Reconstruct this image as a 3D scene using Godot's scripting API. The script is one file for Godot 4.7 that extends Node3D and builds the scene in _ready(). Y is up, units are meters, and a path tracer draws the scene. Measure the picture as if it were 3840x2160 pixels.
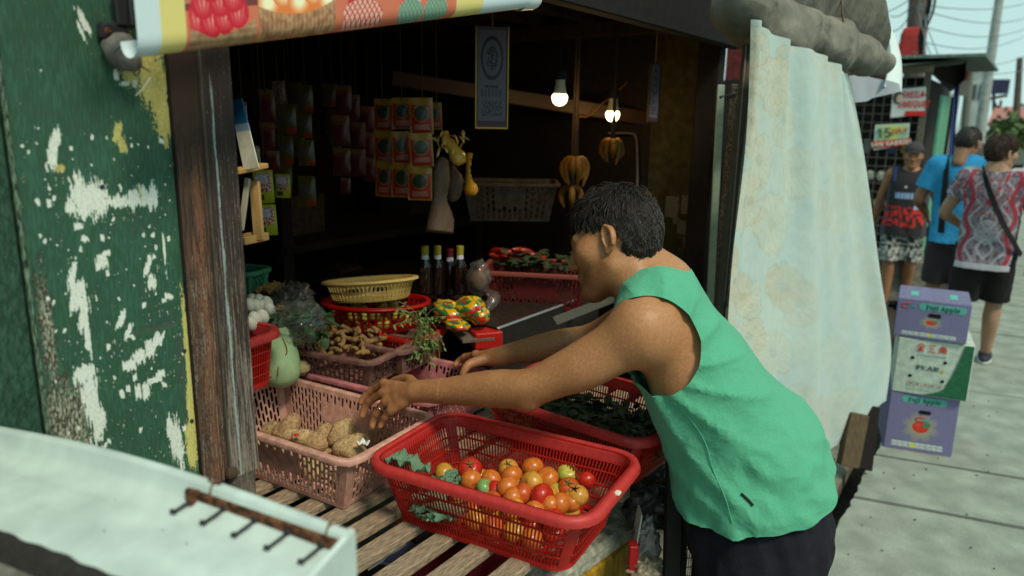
extends Node3D

# A street vegetable stall: a man leans over crates of tomatoes and sweet potatoes.
# World: the street runs along -Z, the stall lies towards -X, metres, y up, sidewalk at y = 0.

const GOLDEN := 2.399963

var rng := RandomNumberGenerator.new()
var M := {}            # materials by name
var T := {}            # shared textures by name


# ------------------------------------------------------------------ mesh builder
class MB:
	var v := PackedVector3Array()
	var uv := PackedVector2Array()
	var c := PackedColorArray()
	var ix := PackedInt32Array()
	var tint := Color.WHITE

	func p(a: Vector3, t := Vector2.ZERO) -> int:
		v.append(a)
		uv.append(t)
		c.append(tint)
		return v.size() - 1

	func tri(a: int, b: int, d: int) -> void:
		ix.append(a)
		ix.append(b)
		ix.append(d)

	func qi(a: int, b: int, d: int, e: int) -> void:
		tri(a, b, d)
		tri(a, d, e)

	func quad(a: Vector3, b: Vector3, d: Vector3, e: Vector3, r := Rect2(0, 0, 1, 1)) -> void:
		# corners counter-clockwise seen from the front; uv: a lower left, d upper right
		var i := p(a, Vector2(r.position.x, r.end.y))
		p(b, r.end)
		p(d, Vector2(r.end.x, r.position.y))
		p(e, r.position)
		qi(i, i + 1, i + 2, i + 3)

	func face(a: Vector3, b: Vector3, d: Vector3) -> void:
		var i := p(a)
		p(b)
		p(d)
		tri(i, i + 1, i + 2)

	func box(at: Vector3, s: Vector3, bs := Basis(), bevel := 0.0) -> MB:
		var h := s * 0.5
		var e := minf(bevel, minf(h.x, minf(h.y, h.z)) * 0.9)
		var ax := [bs.x, bs.y, bs.z]
		var hh := [h.x, h.y, h.z]
		for d in 3:
			var d1 := (d + 1) % 3
			var d2 := (d + 2) % 3
			for sg in [-1.0, 1.0]:
				var n: Vector3 = ax[d] * hh[d] * sg
				var a: Vector3 = ax[d1] * (hh[d1] - e)
				var b: Vector3 = ax[d2] * (hh[d2] - e)
				if sg < 0:
					b = -b
				quad(at + n - a - b, at + n + a - b, at + n + a + b, at + n - a + b)
		if e > 0.0:
			for d in 3:
				var d1 := (d + 1) % 3
				var d2 := (d + 2) % 3
				for s1 in [-1.0, 1.0]:
					for s2 in [-1.0, 1.0]:
						var l: Vector3 = ax[d] * (hh[d] - e)
						var a1: Vector3 = ax[d1] * hh[d1] * s1 + ax[d2] * (hh[d2] - e) * s2
						var a2: Vector3 = ax[d1] * (hh[d1] - e) * s1 + ax[d2] * hh[d2] * s2
						if s1 * s2 > 0:
							quad(at - l + a1, at - l + a2, at + l + a2, at + l + a1)
						else:
							quad(at - l + a1, at + l + a1, at + l + a2, at - l + a2)
			for sx in [-1.0, 1.0]:
				for sy in [-1.0, 1.0]:
					for sz in [-1.0, 1.0]:
						var a: Vector3 = bs.x * h.x * sx + bs.y * (h.y - e) * sy + bs.z * (h.z - e) * sz
						var b: Vector3 = bs.x * (h.x - e) * sx + bs.y * h.y * sy + bs.z * (h.z - e) * sz
						var d: Vector3 = bs.x * (h.x - e) * sx + bs.y * (h.y - e) * sy + bs.z * h.z * sz
						if sx * sy * sz > 0:
							face(at + a, at + b, at + d)
						else:
							face(at + a, at + d, at + b)
		return self

	func bar(a: Vector3, b: Vector3, w: float, t: float, up := Vector3.UP, bevel := 0.0) -> MB:
		# a box from a to b, w wide across, t thick along up
		var l := b - a
		var z := l.normalized()
		if absf(z.dot(up)) > 0.98:
			up = Vector3.RIGHT
		var x := up.cross(z).normalized()
		var y := z.cross(x)
		return box((a + b) * 0.5, Vector3(w, t, l.length()), Basis(x, y, z), bevel)

	func tube(path: PackedVector3Array, r: Array, n := 8, cap := true, squash := 1.0, up := Vector3.UP) -> MB:
		var m := path.size()
		var base := v.size()
		var x := Vector3.ZERO
		var along := 0.0
		for i in m:
			var t := (path[mini(i + 1, m - 1)] - path[maxi(i - 1, 0)]).normalized()
			if x == Vector3.ZERO:
				x = up.cross(t)
				if x.length() < 0.05:
					x = Vector3.RIGHT.cross(t)
			x = (x - t * x.dot(t)).normalized()
			var y := t.cross(x)
			var rr: float = r[mini(i, r.size() - 1)]
			if i:
				along += path[i].distance_to(path[i - 1])
			for k in n:
				var g := TAU * k / n
				p(path[i] + x * cos(g) * rr + y * sin(g) * rr * squash, Vector2(float(k) / n, along))
		for i in m - 1:
			for k in n:
				var a := base + i * n + k
				var b := base + i * n + (k + 1) % n
				qi(a, b, b + n, a + n)
		if cap:
			for e in 2:
				var ring := base if e == 0 else base + (m - 1) * n
				var ctr := p(path[0] if e == 0 else path[m - 1])
				for k in n:
					if e == 0:
						tri(ctr, ring + (k + 1) % n, ring + k)
					else:
						tri(ctr, ring + k, ring + (k + 1) % n)
		return self

	func grid(nu: int, nv: int, f: Callable, close_u := false) -> MB:
		var base := v.size()
		var cu := nu if close_u else nu + 1
		for j in nv + 1:
			for i in cu:
				var q := Vector2(float(i) / nu, float(j) / nv)
				p(f.call(q.x, q.y), q)
		for j in nv:
			for i in nu:
				var a := base + j * cu + i
				var b := base + j * cu + (i + 1) % cu
				qi(a, b, b + cu, a + cu)
		return self

	func lathe(prof: Array, n: int, xf := Transform3D()) -> MB:
		# prof: [radius, height] from bottom to top, outside
		var k := prof.size() - 1
		return grid(n, k, func(u, w):
			var q: Array = prof[roundi(w * k)]
			return xf * Vector3(cos(-u * TAU) * q[0], q[1], sin(-u * TAU) * q[0]), true)

	func ball(at: Vector3, r: Vector3, bs := Basis(), n := 12, m := 8, f = null) -> MB:
		return grid(n, m, func(u, w):
			var th: float = -u * TAU
			var ph: float = (w - 0.5) * PI
			var d := Vector3(cos(ph) * cos(th), sin(ph), cos(ph) * sin(th))
			var q: Vector3 = d * r
			if f != null:
				q = f.call(d, q)
			return at + bs * q, true)

	func extrude(poly: PackedVector2Array, xf: Transform3D, depth: float) -> MB:
		# poly in the xy plane of xf, grown along +z by depth
		var q := poly
		if Geometry2D.is_polygon_clockwise(q):
			q.reverse()
		var t := Geometry2D.triangulate_polygon(q)
		var lo := Vector2(1e9, 1e9)
		var hi := -lo
		for a in q:
			lo = lo.min(a)
			hi = hi.max(a)
		for side in 2:
			var b := v.size()
			for a in q:
				p(xf * Vector3(a.x, a.y, depth * side), Vector2((a.x - lo.x) / (hi.x - lo.x), 1.0 - (a.y - lo.y) / (hi.y - lo.y)))
			for i in range(0, t.size(), 3):
				var nrm := (q[t[i + 1]] - q[t[i]]).cross(q[t[i + 2]] - q[t[i]])
				if (nrm > 0) == (side == 1):
					tri(b + t[i], b + t[i + 1], b + t[i + 2])
				else:
					tri(b + t[i], b + t[i + 2], b + t[i + 1])
		for i in q.size():
			var a := q[i]
			var d := q[(i + 1) % q.size()]
			quad(xf * Vector3(a.x, a.y, 0), xf * Vector3(d.x, d.y, 0), xf * Vector3(d.x, d.y, depth), xf * Vector3(a.x, a.y, depth))
		return self

	func shift(d: Vector3) -> void:
		for i in v.size():
			v[i] += d

	func mesh() -> ArrayMesh:
		var n := PackedVector3Array()
		n.resize(v.size())
		var out := PackedInt32Array()
		out.resize(ix.size())
		for i in range(0, ix.size(), 3):
			var a := ix[i]
			var b := ix[i + 1]
			var d := ix[i + 2]
			var g := (v[b] - v[a]).cross(v[d] - v[a])
			n[a] += g
			n[b] += g
			n[d] += g
			out[i] = a
			out[i + 1] = d
			out[i + 2] = b
		for i in n.size():
			n[i] = n[i].normalized() if n[i].length_squared() > 1e-24 else Vector3.UP
		var s := []
		s.resize(Mesh.ARRAY_MAX)
		s[Mesh.ARRAY_VERTEX] = v
		s[Mesh.ARRAY_NORMAL] = n
		s[Mesh.ARRAY_TEX_UV] = uv
		s[Mesh.ARRAY_COLOR] = c
		s[Mesh.ARRAY_INDEX] = out
		var m := ArrayMesh.new()
		m.add_surface_from_arrays(Mesh.PRIMITIVE_TRIANGLES, s)
		return m


# ------------------------------------------------------------------ distance field, meshed by surface nets
class Field:
	var o: Vector3
	var h: float
	var nx: int
	var ny: int
	var nz: int
	var f := PackedFloat32Array()

	func _init(box: AABB, cell: float) -> void:
		o = box.position
		h = cell
		nx = int(box.size.x / cell) + 2
		ny = int(box.size.y / cell) + 2
		nz = int(box.size.z / cell) + 2
		f.resize(nx * ny * nz)
		f.fill(1.0)

	func _span(lo: Vector3, hi: Vector3) -> Array:
		var a := ((lo - o) / h).floor()
		var b := ((hi - o) / h).ceil()
		return [maxi(0, int(a.x)), mini(nx - 1, int(b.x)), maxi(0, int(a.y)), mini(ny - 1, int(b.y)), maxi(0, int(a.z)), mini(nz - 1, int(b.z))]

	func cap(a: Vector3, b: Vector3, ra: float, rb: float, k := 0.01) -> Field:
		var m := maxf(ra, rb) + k + 2.0 * h
		var e := Vector3(m, m, m)
		var s := _span(a.min(b) - e, a.max(b) + e)
		var ab := b - a
		var l2 := maxf(ab.length_squared(), 1e-12)
		var dr := rb - ra
		for kz in range(s[4], s[5] + 1):
			for ky in range(s[2], s[3] + 1):
				var row := (kz * ny + ky) * nx
				var q := Vector3(o.x, o.y + ky * h, o.z + kz * h) - a
				for kx in range(s[0], s[1] + 1):
					var w := Vector3(q.x + kx * h, q.y, q.z)
					var t := clampf(w.dot(ab) / l2, 0.0, 1.0)
					var d := (w - ab * t).length() - ra - dr * t
					var c := f[row + kx]
					var g := k - absf(d - c)
					if g > 0.0:
						f[row + kx] = minf(d, c) - g * g / k * 0.25
					elif d < c:
						f[row + kx] = d
		return self

	# a limb: a smooth curve through pts with radii rs, blended with what is there by k
	func limb(pts: Array, rs: Array, k := 0.01, steps := 12) -> Field:
		var p := PackedVector3Array()
		var r := PackedFloat32Array()
		var lo := Vector3(1e9, 1e9, 1e9)
		var hi := -lo
		var most := 0.0
		var n := pts.size() - 1
		for i in steps + 1:
			var t := float(i) / steps * n
			var a := clampi(int(t), 0, n - 1)
			var u := t - a
			var q := [pts[maxi(a - 1, 0)], pts[a], pts[a + 1], pts[mini(a + 2, n)]]
			var g := [rs[maxi(a - 1, 0)], rs[a], rs[a + 1], rs[mini(a + 2, n)]]
			var w := [-0.5 * u + u * u - 0.5 * u * u * u, 1.0 - 2.5 * u * u + 1.5 * u * u * u, 0.5 * u + 2.0 * u * u - 1.5 * u * u * u, -0.5 * u * u + 0.5 * u * u * u]
			p.append(q[0] * w[0] + q[1] * w[1] + q[2] * w[2] + q[3] * w[3])
			r.append(g[0] * w[0] + g[1] * w[1] + g[2] * w[2] + g[3] * w[3])
			lo = lo.min(p[i])
			hi = hi.max(p[i])
			most = maxf(most, r[i])
		var m := most + k + 2.0 * h
		var e := Vector3(m, m, m)
		var s := _span(lo - e, hi + e)
		for kz in range(s[4], s[5] + 1):
			for ky in range(s[2], s[3] + 1):
				var row := (kz * ny + ky) * nx
				for kx in range(s[0], s[1] + 1):
					var w := Vector3(o.x + kx * h, o.y + ky * h, o.z + kz * h)
					var d := 1.0
					for i in steps:
						var ab := p[i + 1] - p[i]
						var v := w - p[i]
						var t := clampf(v.dot(ab) / maxf(ab.length_squared(), 1e-12), 0.0, 1.0)
						d = minf(d, (v - ab * t).length() - lerpf(r[i], r[i + 1], t))
					var c := f[row + kx]
					var g := k - absf(d - c)
					f[row + kx] = minf(d, c) - (g * g / k * 0.25 if g > 0.0 else 0.0)
		return self

	func ell(at: Vector3, r: Vector3, bs := Basis(), k := 0.01, cut := false) -> Field:
		var m := maxf(r.x, maxf(r.y, r.z)) + k + 2.0 * h
		var e := Vector3(m, m, m)
		var s := _span(at - e, at + e)
		var inv := bs.transposed()
		for kz in range(s[4], s[5] + 1):
			for ky in range(s[2], s[3] + 1):
				var row := (kz * ny + ky) * nx
				for kx in range(s[0], s[1] + 1):
					var w := inv * (Vector3(o.x + kx * h, o.y + ky * h, o.z + kz * h) - at)
					var a := (w / r).length()
					var b := (w / (r * r)).length()
					var d := a * (a - 1.0) / maxf(b, 1e-6)
					var c := f[row + kx]
					if cut:
						d = -d
						var g2 := k - absf(d - c)
						f[row + kx] = maxf(d, c) + (g2 * g2 / k * 0.25 if g2 > 0.0 else 0.0)
					else:
						var g := k - absf(d - c)
						f[row + kx] = minf(d, c) - (g * g / k * 0.25 if g > 0.0 else 0.0)
		return self

	func into(mb: MB, color = null) -> void:
		var id := PackedInt32Array()
		id.resize(f.size())
		id.fill(-1)
		var sx := 1
		var sy := nx
		var sz := nx * ny
		var lim := 2.0 * h
		var cells := PackedInt32Array()
		for z in nz - 1:
			for y in ny - 1:
				var row := (z * ny + y) * nx
				for x in nx - 1:
					var i := row + x
					var f0 := f[i]
					if f0 > lim or f0 < -lim:
						continue
					var q := [f0, f[i + sx], f[i + sy], f[i + sx + sy], f[i + sz], f[i + sx + sz], f[i + sy + sz], f[i + sx + sy + sz]]
					var neg := 0
					for g in q:
						if g < 0.0:
							neg += 1
					if neg == 0 or neg == 8:
						continue
					var sum := Vector3.ZERO
					var cnt := 0
					for a in 8:
						for bit in [1, 2, 4]:
							if a & bit:
								continue
							var b: int = a | bit
							if (q[a] < 0.0) == (q[b] < 0.0):
								continue
							var t: float = q[a] / (q[a] - q[b])
							var pa := Vector3(a & 1, (a >> 1) & 1, a >> 2)
							var pb := Vector3(b & 1, (b >> 1) & 1, b >> 2)
							sum += pa.lerp(pb, t)
							cnt += 1
					var pos := o + (Vector3(x, y, z) + sum / cnt) * h
					if color != null:
						mb.tint = color.call(pos)
					id[i] = mb.p(pos)
					cells.append(i)
		for i in cells:
			var a := f[i] < 0.0
			for ax in 3:
				var st: int = [sx, sy, sz][ax]
				if (f[i + st] < 0.0) == a:
					continue
				var u: int = [sy, sz, sx][ax]
				var w: int = [sz, sx, sy][ax]
				if i - u - w < 0:
					continue
				var p1 := id[i]
				var p2 := id[i - u]
				var p3 := id[i - u - w]
				var p4 := id[i - w]
				if p2 < 0 or p3 < 0 or p4 < 0:
					continue
				if a:
					mb.qi(p1, p2, p3, p4)
				else:
					mb.qi(p1, p4, p3, p2)
		mb.tint = Color.WHITE


# keep only where keep(p) > 0, with clean edges
func clipped(s: MB, keep: Callable) -> MB:
	var r := MB.new()
	var g := PackedFloat32Array()
	g.resize(s.v.size())
	var map := PackedInt32Array()
	map.resize(s.v.size())
	map.fill(-1)
	for i in s.v.size():
		g[i] = keep.call(s.v[i])
		if g[i] > 0.0:
			r.tint = s.c[i]
			map[i] = r.p(s.v[i], s.uv[i])
	var cutp := {}
	for i in range(0, s.ix.size(), 3):
		var q := [s.ix[i], s.ix[i + 1], s.ix[i + 2]]
		var ring := PackedInt32Array()
		for k in 3:
			var a: int = q[k]
			var b: int = q[(k + 1) % 3]
			if g[a] > 0.0:
				ring.append(map[a])
			if (g[a] > 0.0) != (g[b] > 0.0):
				var key := mini(a, b) * 1000003 + maxi(a, b)
				if not cutp.has(key):
					var t := g[a] / (g[a] - g[b])
					r.tint = s.c[a].lerp(s.c[b], t)
					cutp[key] = r.p(s.v[a].lerp(s.v[b], t), s.uv[a].lerp(s.uv[b], t))
				ring.append(cutp[key])
		for k in range(1, ring.size() - 1):
			r.tri(ring[0], ring[k], ring[k + 1])
	r.tint = Color.WHITE
	return r


# ------------------------------------------------------------------ naming and tagging
func numbered(called: String, parent: Node) -> String:
	if not parent.has_node(NodePath(called)):
		return called
	var k := 1
	while parent.has_node(NodePath("%s_%03d" % [called, k])):
		k += 1
	return "%s_%03d" % [called, k]


func tag(o: Node3D, label: String, category := "", group := "", kind := "") -> Node3D:
	if label:
		o.set_meta("label", label)
	if category:
		o.set_meta("category", category)
	if group:
		o.set_meta("group", group)
	if kind:
		o.set_meta("kind", kind)
	return o


func thing(called: String, label: String, category: String, at := Vector3.ZERO, group := "") -> Node3D:
	var n := Node3D.new()
	n.name = numbered(called, self)
	add_child(n)
	n.position = at
	tag(n, label, category, group)
	return n


func where(n: Node3D) -> Vector3:
	var p := Vector3.ZERO
	var q: Node = n
	while q is Node3D and q != self:
		p += (q as Node3D).position
		q = q.get_parent()
	return p


# one named mesh; vertices are given in world coordinates, the parent is not turned
func obj(called: String, mb: MB, m: Material, parent: Node3D = null) -> MeshInstance3D:
	var o := MeshInstance3D.new()
	var par: Node3D = parent if parent else self
	o.name = numbered(called, par)
	if parent:
		mb.shift(-where(parent))
	else:
		var lo := Vector3(1e9, 1e9, 1e9)
		var hi := -lo
		for a in mb.v:
			lo = lo.min(a)
			hi = hi.max(a)
		var base := Vector3((lo.x + hi.x) * 0.5, lo.y, (lo.z + hi.z) * 0.5)
		mb.shift(-base)
		o.position = base
	o.mesh = mb.mesh()
	o.material_override = m
	par.add_child(o)
	return o


# a mesh in its parent's own axes
func part(called: String, mesh: Mesh, m: Material, parent: Node3D, xf := Transform3D()) -> MeshInstance3D:
	var o := MeshInstance3D.new()
	o.name = numbered(called, parent)
	o.mesh = mesh
	o.material_override = m
	o.transform = xf
	parent.add_child(o)
	return o


func struct(called: String, mb: MB, m: Material) -> MeshInstance3D:
	var o := obj(called, mb, m)
	o.set_meta("kind", "structure")
	return o


func again(src: Node3D, xf: Transform3D, label: String) -> Node3D:
	var r: Node3D = src.duplicate()
	var s := String(src.name)
	var cut := s.rfind("_")
	if cut > 0 and s.substr(cut + 1).is_valid_int():
		s = s.substr(0, cut)
	r.name = numbered(s, self)
	add_child(r)
	r.transform = xf
	r.set_meta("label", label)
	return r


# ------------------------------------------------------------------ materials
func noise(kind: String, freq: float, lo: float, hi: float, as_normal := false, octaves := 4, size := 512, bump := 6.0) -> NoiseTexture2D:
	var key := "%s %f %f %f %s" % [kind, freq, lo, hi, as_normal]
	if T.has(key):
		return T[key]
	var n := FastNoiseLite.new()
	n.seed = 7 + T.size()
	n.noise_type = FastNoiseLite.TYPE_CELLULAR if kind == "cell" else FastNoiseLite.TYPE_SIMPLEX_SMOOTH
	n.frequency = freq
	n.fractal_octaves = octaves
	if kind == "ridged":
		n.fractal_type = FastNoiseLite.FRACTAL_RIDGED
	var t := NoiseTexture2D.new()
	t.width = size
	t.height = size
	t.seamless = true
	t.noise = n
	if as_normal:
		t.as_normal_map = true
		t.bump_strength = bump
	else:
		var g := Gradient.new()
		g.set_color(0, Color(lo, lo, lo))
		g.set_color(1, Color(hi, hi, hi))
		if kind == "spots":
			g.add_point(0.42, Color(lo, lo, lo))
			g.add_point(0.58, Color(hi, hi, hi))
		t.color_ramp = g
	T[key] = t
	return t


# col sRGB; look: rough, metal, tex, ts (repeats per metre), bump, bs, br (strength), world, vc, back, alpha, coat, img, spec
func mat(col: Color, look := {}) -> StandardMaterial3D:
	var m := StandardMaterial3D.new()
	m.albedo_color = col
	m.roughness = look.get("rough", 0.8)
	m.metallic = look.get("metal", 0.0)
	m.metallic_specular = look.get("spec", 0.4)
	if look.has("tex") or look.has("bump"):
		m.uv1_triplanar = true
		m.uv1_world_triplanar = look.get("world", false)
		var s = look.get("ts", 3.0)
		m.uv1_scale = s if s is Vector3 else Vector3(s, s, s)
		if look.has("tex"):
			m.albedo_texture = look.tex
		if look.has("bump"):
			m.normal_enabled = true
			m.normal_texture = look.bump
			m.normal_scale = look.get("br", 0.6)
		if look.has("rtex"):
			m.roughness_texture = look.rtex
	if look.has("img"):
		m.albedo_texture = look.img
	if look.get("vc", false):
		m.vertex_color_use_as_albedo = true
	if look.has("back"):
		m.backlight_enabled = true
		m.backlight = look.back
	if look.has("alpha"):
		m.transparency = BaseMaterial3D.TRANSPARENCY_ALPHA
		m.albedo_color.a = look.alpha
	if look.has("coat"):
		m.clearcoat_enabled = true
		m.clearcoat = look.coat
		m.clearcoat_roughness = 0.25
	if look.has("sss"):
		m.subsurf_scatter_enabled = true
		m.subsurf_scatter_strength = look.sss
	if look.has("rim"):
		m.rim_enabled = true
		m.rim = look.rim
	m.cull_mode = BaseMaterial3D.CULL_DISABLED
	return m


func picture(w: int, h: int, f: Callable) -> ImageTexture:
	# f(u, v) -> Color (sRGB), v downwards
	var im := Image.create(w, h, false, Image.FORMAT_RGB8)
	for y in h:
		for x in w:
			im.set_pixel(x, y, f.call((x + 0.5) / w, (y + 0.5) / h))
	return ImageTexture.create_from_image(im)


func rgb(r: int, g: int, b: int) -> Color:
	return Color(r / 255.0, g / 255.0, b / 255.0)


func lettering(text: String, size: float, depth := 0.002, bold := true, serif := false) -> TextMesh:
	var t := TextMesh.new()
	var f := SystemFont.new()
	f.font_names = PackedStringArray(["Droid Serif" if serif else "Droid Sans"])
	f.font_weight = 700 if bold else 400
	t.font = f
	t.text = text
	t.font_size = 32
	t.pixel_size = size / 23.0     # size: the height of capitals
	t.depth = depth
	t.curve_step = 2.0
	return t


func catmull(p: Array, t: float):
	var n := p.size() - 1
	var i := clampi(int(t * n), 0, n - 1)
	var u := t * n - i
	var a = p[maxi(i - 1, 0)]
	var b = p[i]
	var c = p[i + 1]
	var d = p[mini(i + 2, n)]
	return (b * 2.0 + (c - a) * u + (a * 2.0 - b * 5.0 + c * 4.0 - d) * u * u + (b * 3.0 - a - c * 3.0 + d) * u * u * u) * 0.5


func smooth_path(p: Array, n: int) -> PackedVector3Array:
	var r := PackedVector3Array()
	for i in n + 1:
		r.append(catmull(p, float(i) / n))
	return r

func _ready() -> void:
	rng.seed = 20240611
	# camera: eye height 1.62 m, turned 35 degrees from the street towards the stall, looking slightly down
	var cam := Camera3D.new()
	cam.name = "camera"
	cam.transform = Transform3D(Basis(Vector3(0.8168, 0.017, -0.5767), Vector3(-0.1423, 0.9746, -0.1728), -Vector3(-0.5591, -0.2233, -0.7985)), Vector3(0, 1.62, 0))
	cam.fov = 42.77
	cam.near = 0.05
	cam.far = 400.0
	var lens := CameraAttributesPhysical.new()
	lens.frustum_focal_length = 30.64
	lens.frustum_focus_distance = 1.62
	lens.frustum_near = 0.05
	lens.frustum_far = 400.0
	lens.exposure_aperture = 3.6
	cam.attributes = lens
	add_child(cam)
	# sky: bright pale haze
	var sky := ProceduralSkyMaterial.new()
	sky.sky_top_color = rgb(172, 212, 208)
	sky.sky_horizon_color = rgb(192, 224, 220)
	sky.sky_curve = 0.2
	sky.sky_energy_multiplier = 1.0
	sky.ground_bottom_color = rgb(96, 98, 92)
	sky.ground_horizon_color = rgb(150, 160, 156)
	sky.sun_angle_max = 25.0
	sky.sun_curve = 0.15
	var env := Environment.new()
	env.background_mode = Environment.BG_SKY
	env.sky = Sky.new()
	env.sky.sky_material = sky
	env.background_energy_multiplier = 0.57
	env.tonemap_mode = Environment.TONE_MAPPER_LINEAR
	env.tonemap_exposure = 1.92
	env.sdfgi_enabled = true
	env.ssao_enabled = true
	env.ssil_enabled = true
	var we := WorldEnvironment.new()
	we.name = "environment"
	we.environment = env
	add_child(we)
	var sun := DirectionalLight3D.new()
	sun.name = "sun"
	sun.light_energy = 0.43
	sun.light_color = Color(1.0, 0.96, 0.86)
	sun.light_angular_distance = 12.0
	sun.shadow_enabled = true
	sun.sky_mode = DirectionalLight3D.SKY_MODE_LIGHT_ONLY
	sun.basis = Basis.looking_at(Vector3(-0.75, -1.0, -0.28).normalized(), Vector3.UP)
	add_child(sun)

	materials()
	ground()
	stall_shell()
	painted_wall()
	table()
	market_crates()
	produce()
	curtain_side()
	banner()
	cart_top()
	interior()
	under_table()
	boxes()
	litter()
	street()
	vendor()
	passers()

func materials() -> void:
	var fine := noise("simplex", 0.05, 0.8, 1.0)
	var blotch := noise("simplex", 0.012, 0.62, 1.0)
	var soft := noise("simplex", 0.008, 0.82, 1.0, false, 5)
	var spots := noise("spots", 0.02, 0.45, 1.0)
	var bump := noise("simplex", 0.06, 0, 1, true)
	var bump2 := noise("simplex", 0.02, 0, 1, true, 5)
	T.fine = fine
	T.blotch = blotch
	T.soft = soft
	T.spots = spots
	T.bump = bump
	T.bump2 = bump2
	T.creases = noise("ridged", 0.007, 0, 1, true, 3, 512, 14.0)
	M.concrete = mat(rgb(156, 162, 153), {"rough": 0.95, "tex": noise("simplex", 0.012, 0.8, 1.0, false, 8), "ts": 0.8, "bump": noise("simplex", 0.12, 0, 1, true, 4), "br": 0.12, "world": true})
	M.concrete_old = mat(rgb(150, 146, 132), {"rough": 0.95, "tex": blotch, "ts": 2.0, "bump": bump, "br": 0.8, "world": true})
	M.dirt = mat(rgb(74, 66, 56), {"rough": 1.0, "tex": blotch, "ts": 3.0, "bump": bump, "br": 1.0, "world": true})
	M.asphalt = mat(rgb(98, 102, 104), {"rough": 0.95, "tex": fine, "ts": 2.0, "world": true})
	M.dark_wood = mat(rgb(52, 38, 32), {"rough": 0.8, "tex": blotch, "ts": Vector3(6, 0.8, 6), "bump": bump2, "br": 0.6})
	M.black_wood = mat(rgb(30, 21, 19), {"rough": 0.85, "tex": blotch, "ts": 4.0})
	M.slat = mat(rgb(196, 170, 144), {"rough": 0.85, "tex": noise("simplex", 0.03, 0.55, 1.0, false, 5), "ts": Vector3(14, 14, 2), "bump": bump, "br": 0.5})
	M.pale_wood = mat(rgb(206, 160, 98), {"rough": 0.75, "tex": soft, "ts": Vector3(10, 1.5, 10)})
	M.grey_wood = mat(rgb(124, 112, 100), {"rough": 0.9, "tex": blotch, "ts": Vector3(16, 2, 16), "bump": bump, "br": 0.6})
	M.red_plastic = mat(rgb(200, 38, 30), {"rough": 0.38, "tex": soft, "ts": 5.0, "bump": bump2, "br": 0.08})
	M.red_rim = mat(rgb(208, 62, 60), {"rough": 0.45, "tex": soft, "ts": 9.0, "bump": bump, "br": 0.25})
	M.pink_plastic = mat(rgb(240, 182, 164), {"rough": 0.6, "tex": noise("simplex", 0.015, 0.72, 1.0, false, 5), "ts": 4.0, "bump": bump, "br": 0.2})
	M.mauve_plastic = mat(rgb(220, 138, 142), {"rough": 0.6, "tex": noise("simplex", 0.015, 0.72, 1.0, false, 5), "ts": 4.0, "bump": bump, "br": 0.2})
	M.grime_plastic = mat(rgb(150, 108, 98), {"rough": 0.6, "tex": blotch, "ts": 4.0})
	M.grey_plastic = mat(rgb(150, 138, 132), {"rough": 0.6, "tex": blotch, "ts": 4.0})
	M.green_plastic = mat(rgb(70, 140, 108), {"rough": 0.5, "tex": soft, "ts": 4.0})
	M.yellow_plastic = mat(rgb(226, 190, 110), {"rough": 0.45, "tex": soft, "ts": 4.0})
	M.rust = mat(rgb(132, 78, 48), {"rough": 0.95, "tex": noise("spots", 0.03, 0.5, 1.0), "ts": 9.0, "bump": bump, "br": 1.2})
	M.iron = mat(rgb(62, 62, 66), {"rough": 0.55, "metal": 0.5, "tex": fine, "ts": 8.0})
	M.steel = mat(rgb(140, 142, 142), {"rough": 0.35, "metal": 0.8, "tex": soft, "ts": 6.0})
	M.black = mat(rgb(24, 22, 22), {"rough": 0.7})
	M.wire = mat(rgb(40, 36, 34), {"rough": 0.6, "metal": 0.3})
	M.string = mat(rgb(120, 104, 86), {"rough": 0.9})
	M.leaf = mat(rgb(74, 112, 62), {"rough": 0.6, "tex": fine, "ts": 30.0, "back": Color(0.12, 0.2, 0.06)})
	M.leaf_grey = mat(rgb(112, 146, 118), {"rough": 0.65, "tex": fine, "ts": 30.0, "bump": bump, "br": 0.5, "back": Color(0.1, 0.16, 0.08)})
	M.clear = mat(Color(0.9, 0.92, 0.92), {"rough": 0.12, "alpha": 0.16, "spec": 0.6})
	M.skin = mat(Color.WHITE, {"rough": 0.44, "vc": true, "bump": noise("simplex", 0.09, 0, 1, true, 3), "ts": 11.0, "br": 0.3, "tex": noise("simplex", 0.02, 0.82, 1.0, false, 5), "spec": 0.42, "sss": 0.05})
	M.hair = mat(rgb(36, 28, 24), {"rough": 0.5, "spec": 0.5})


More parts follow.
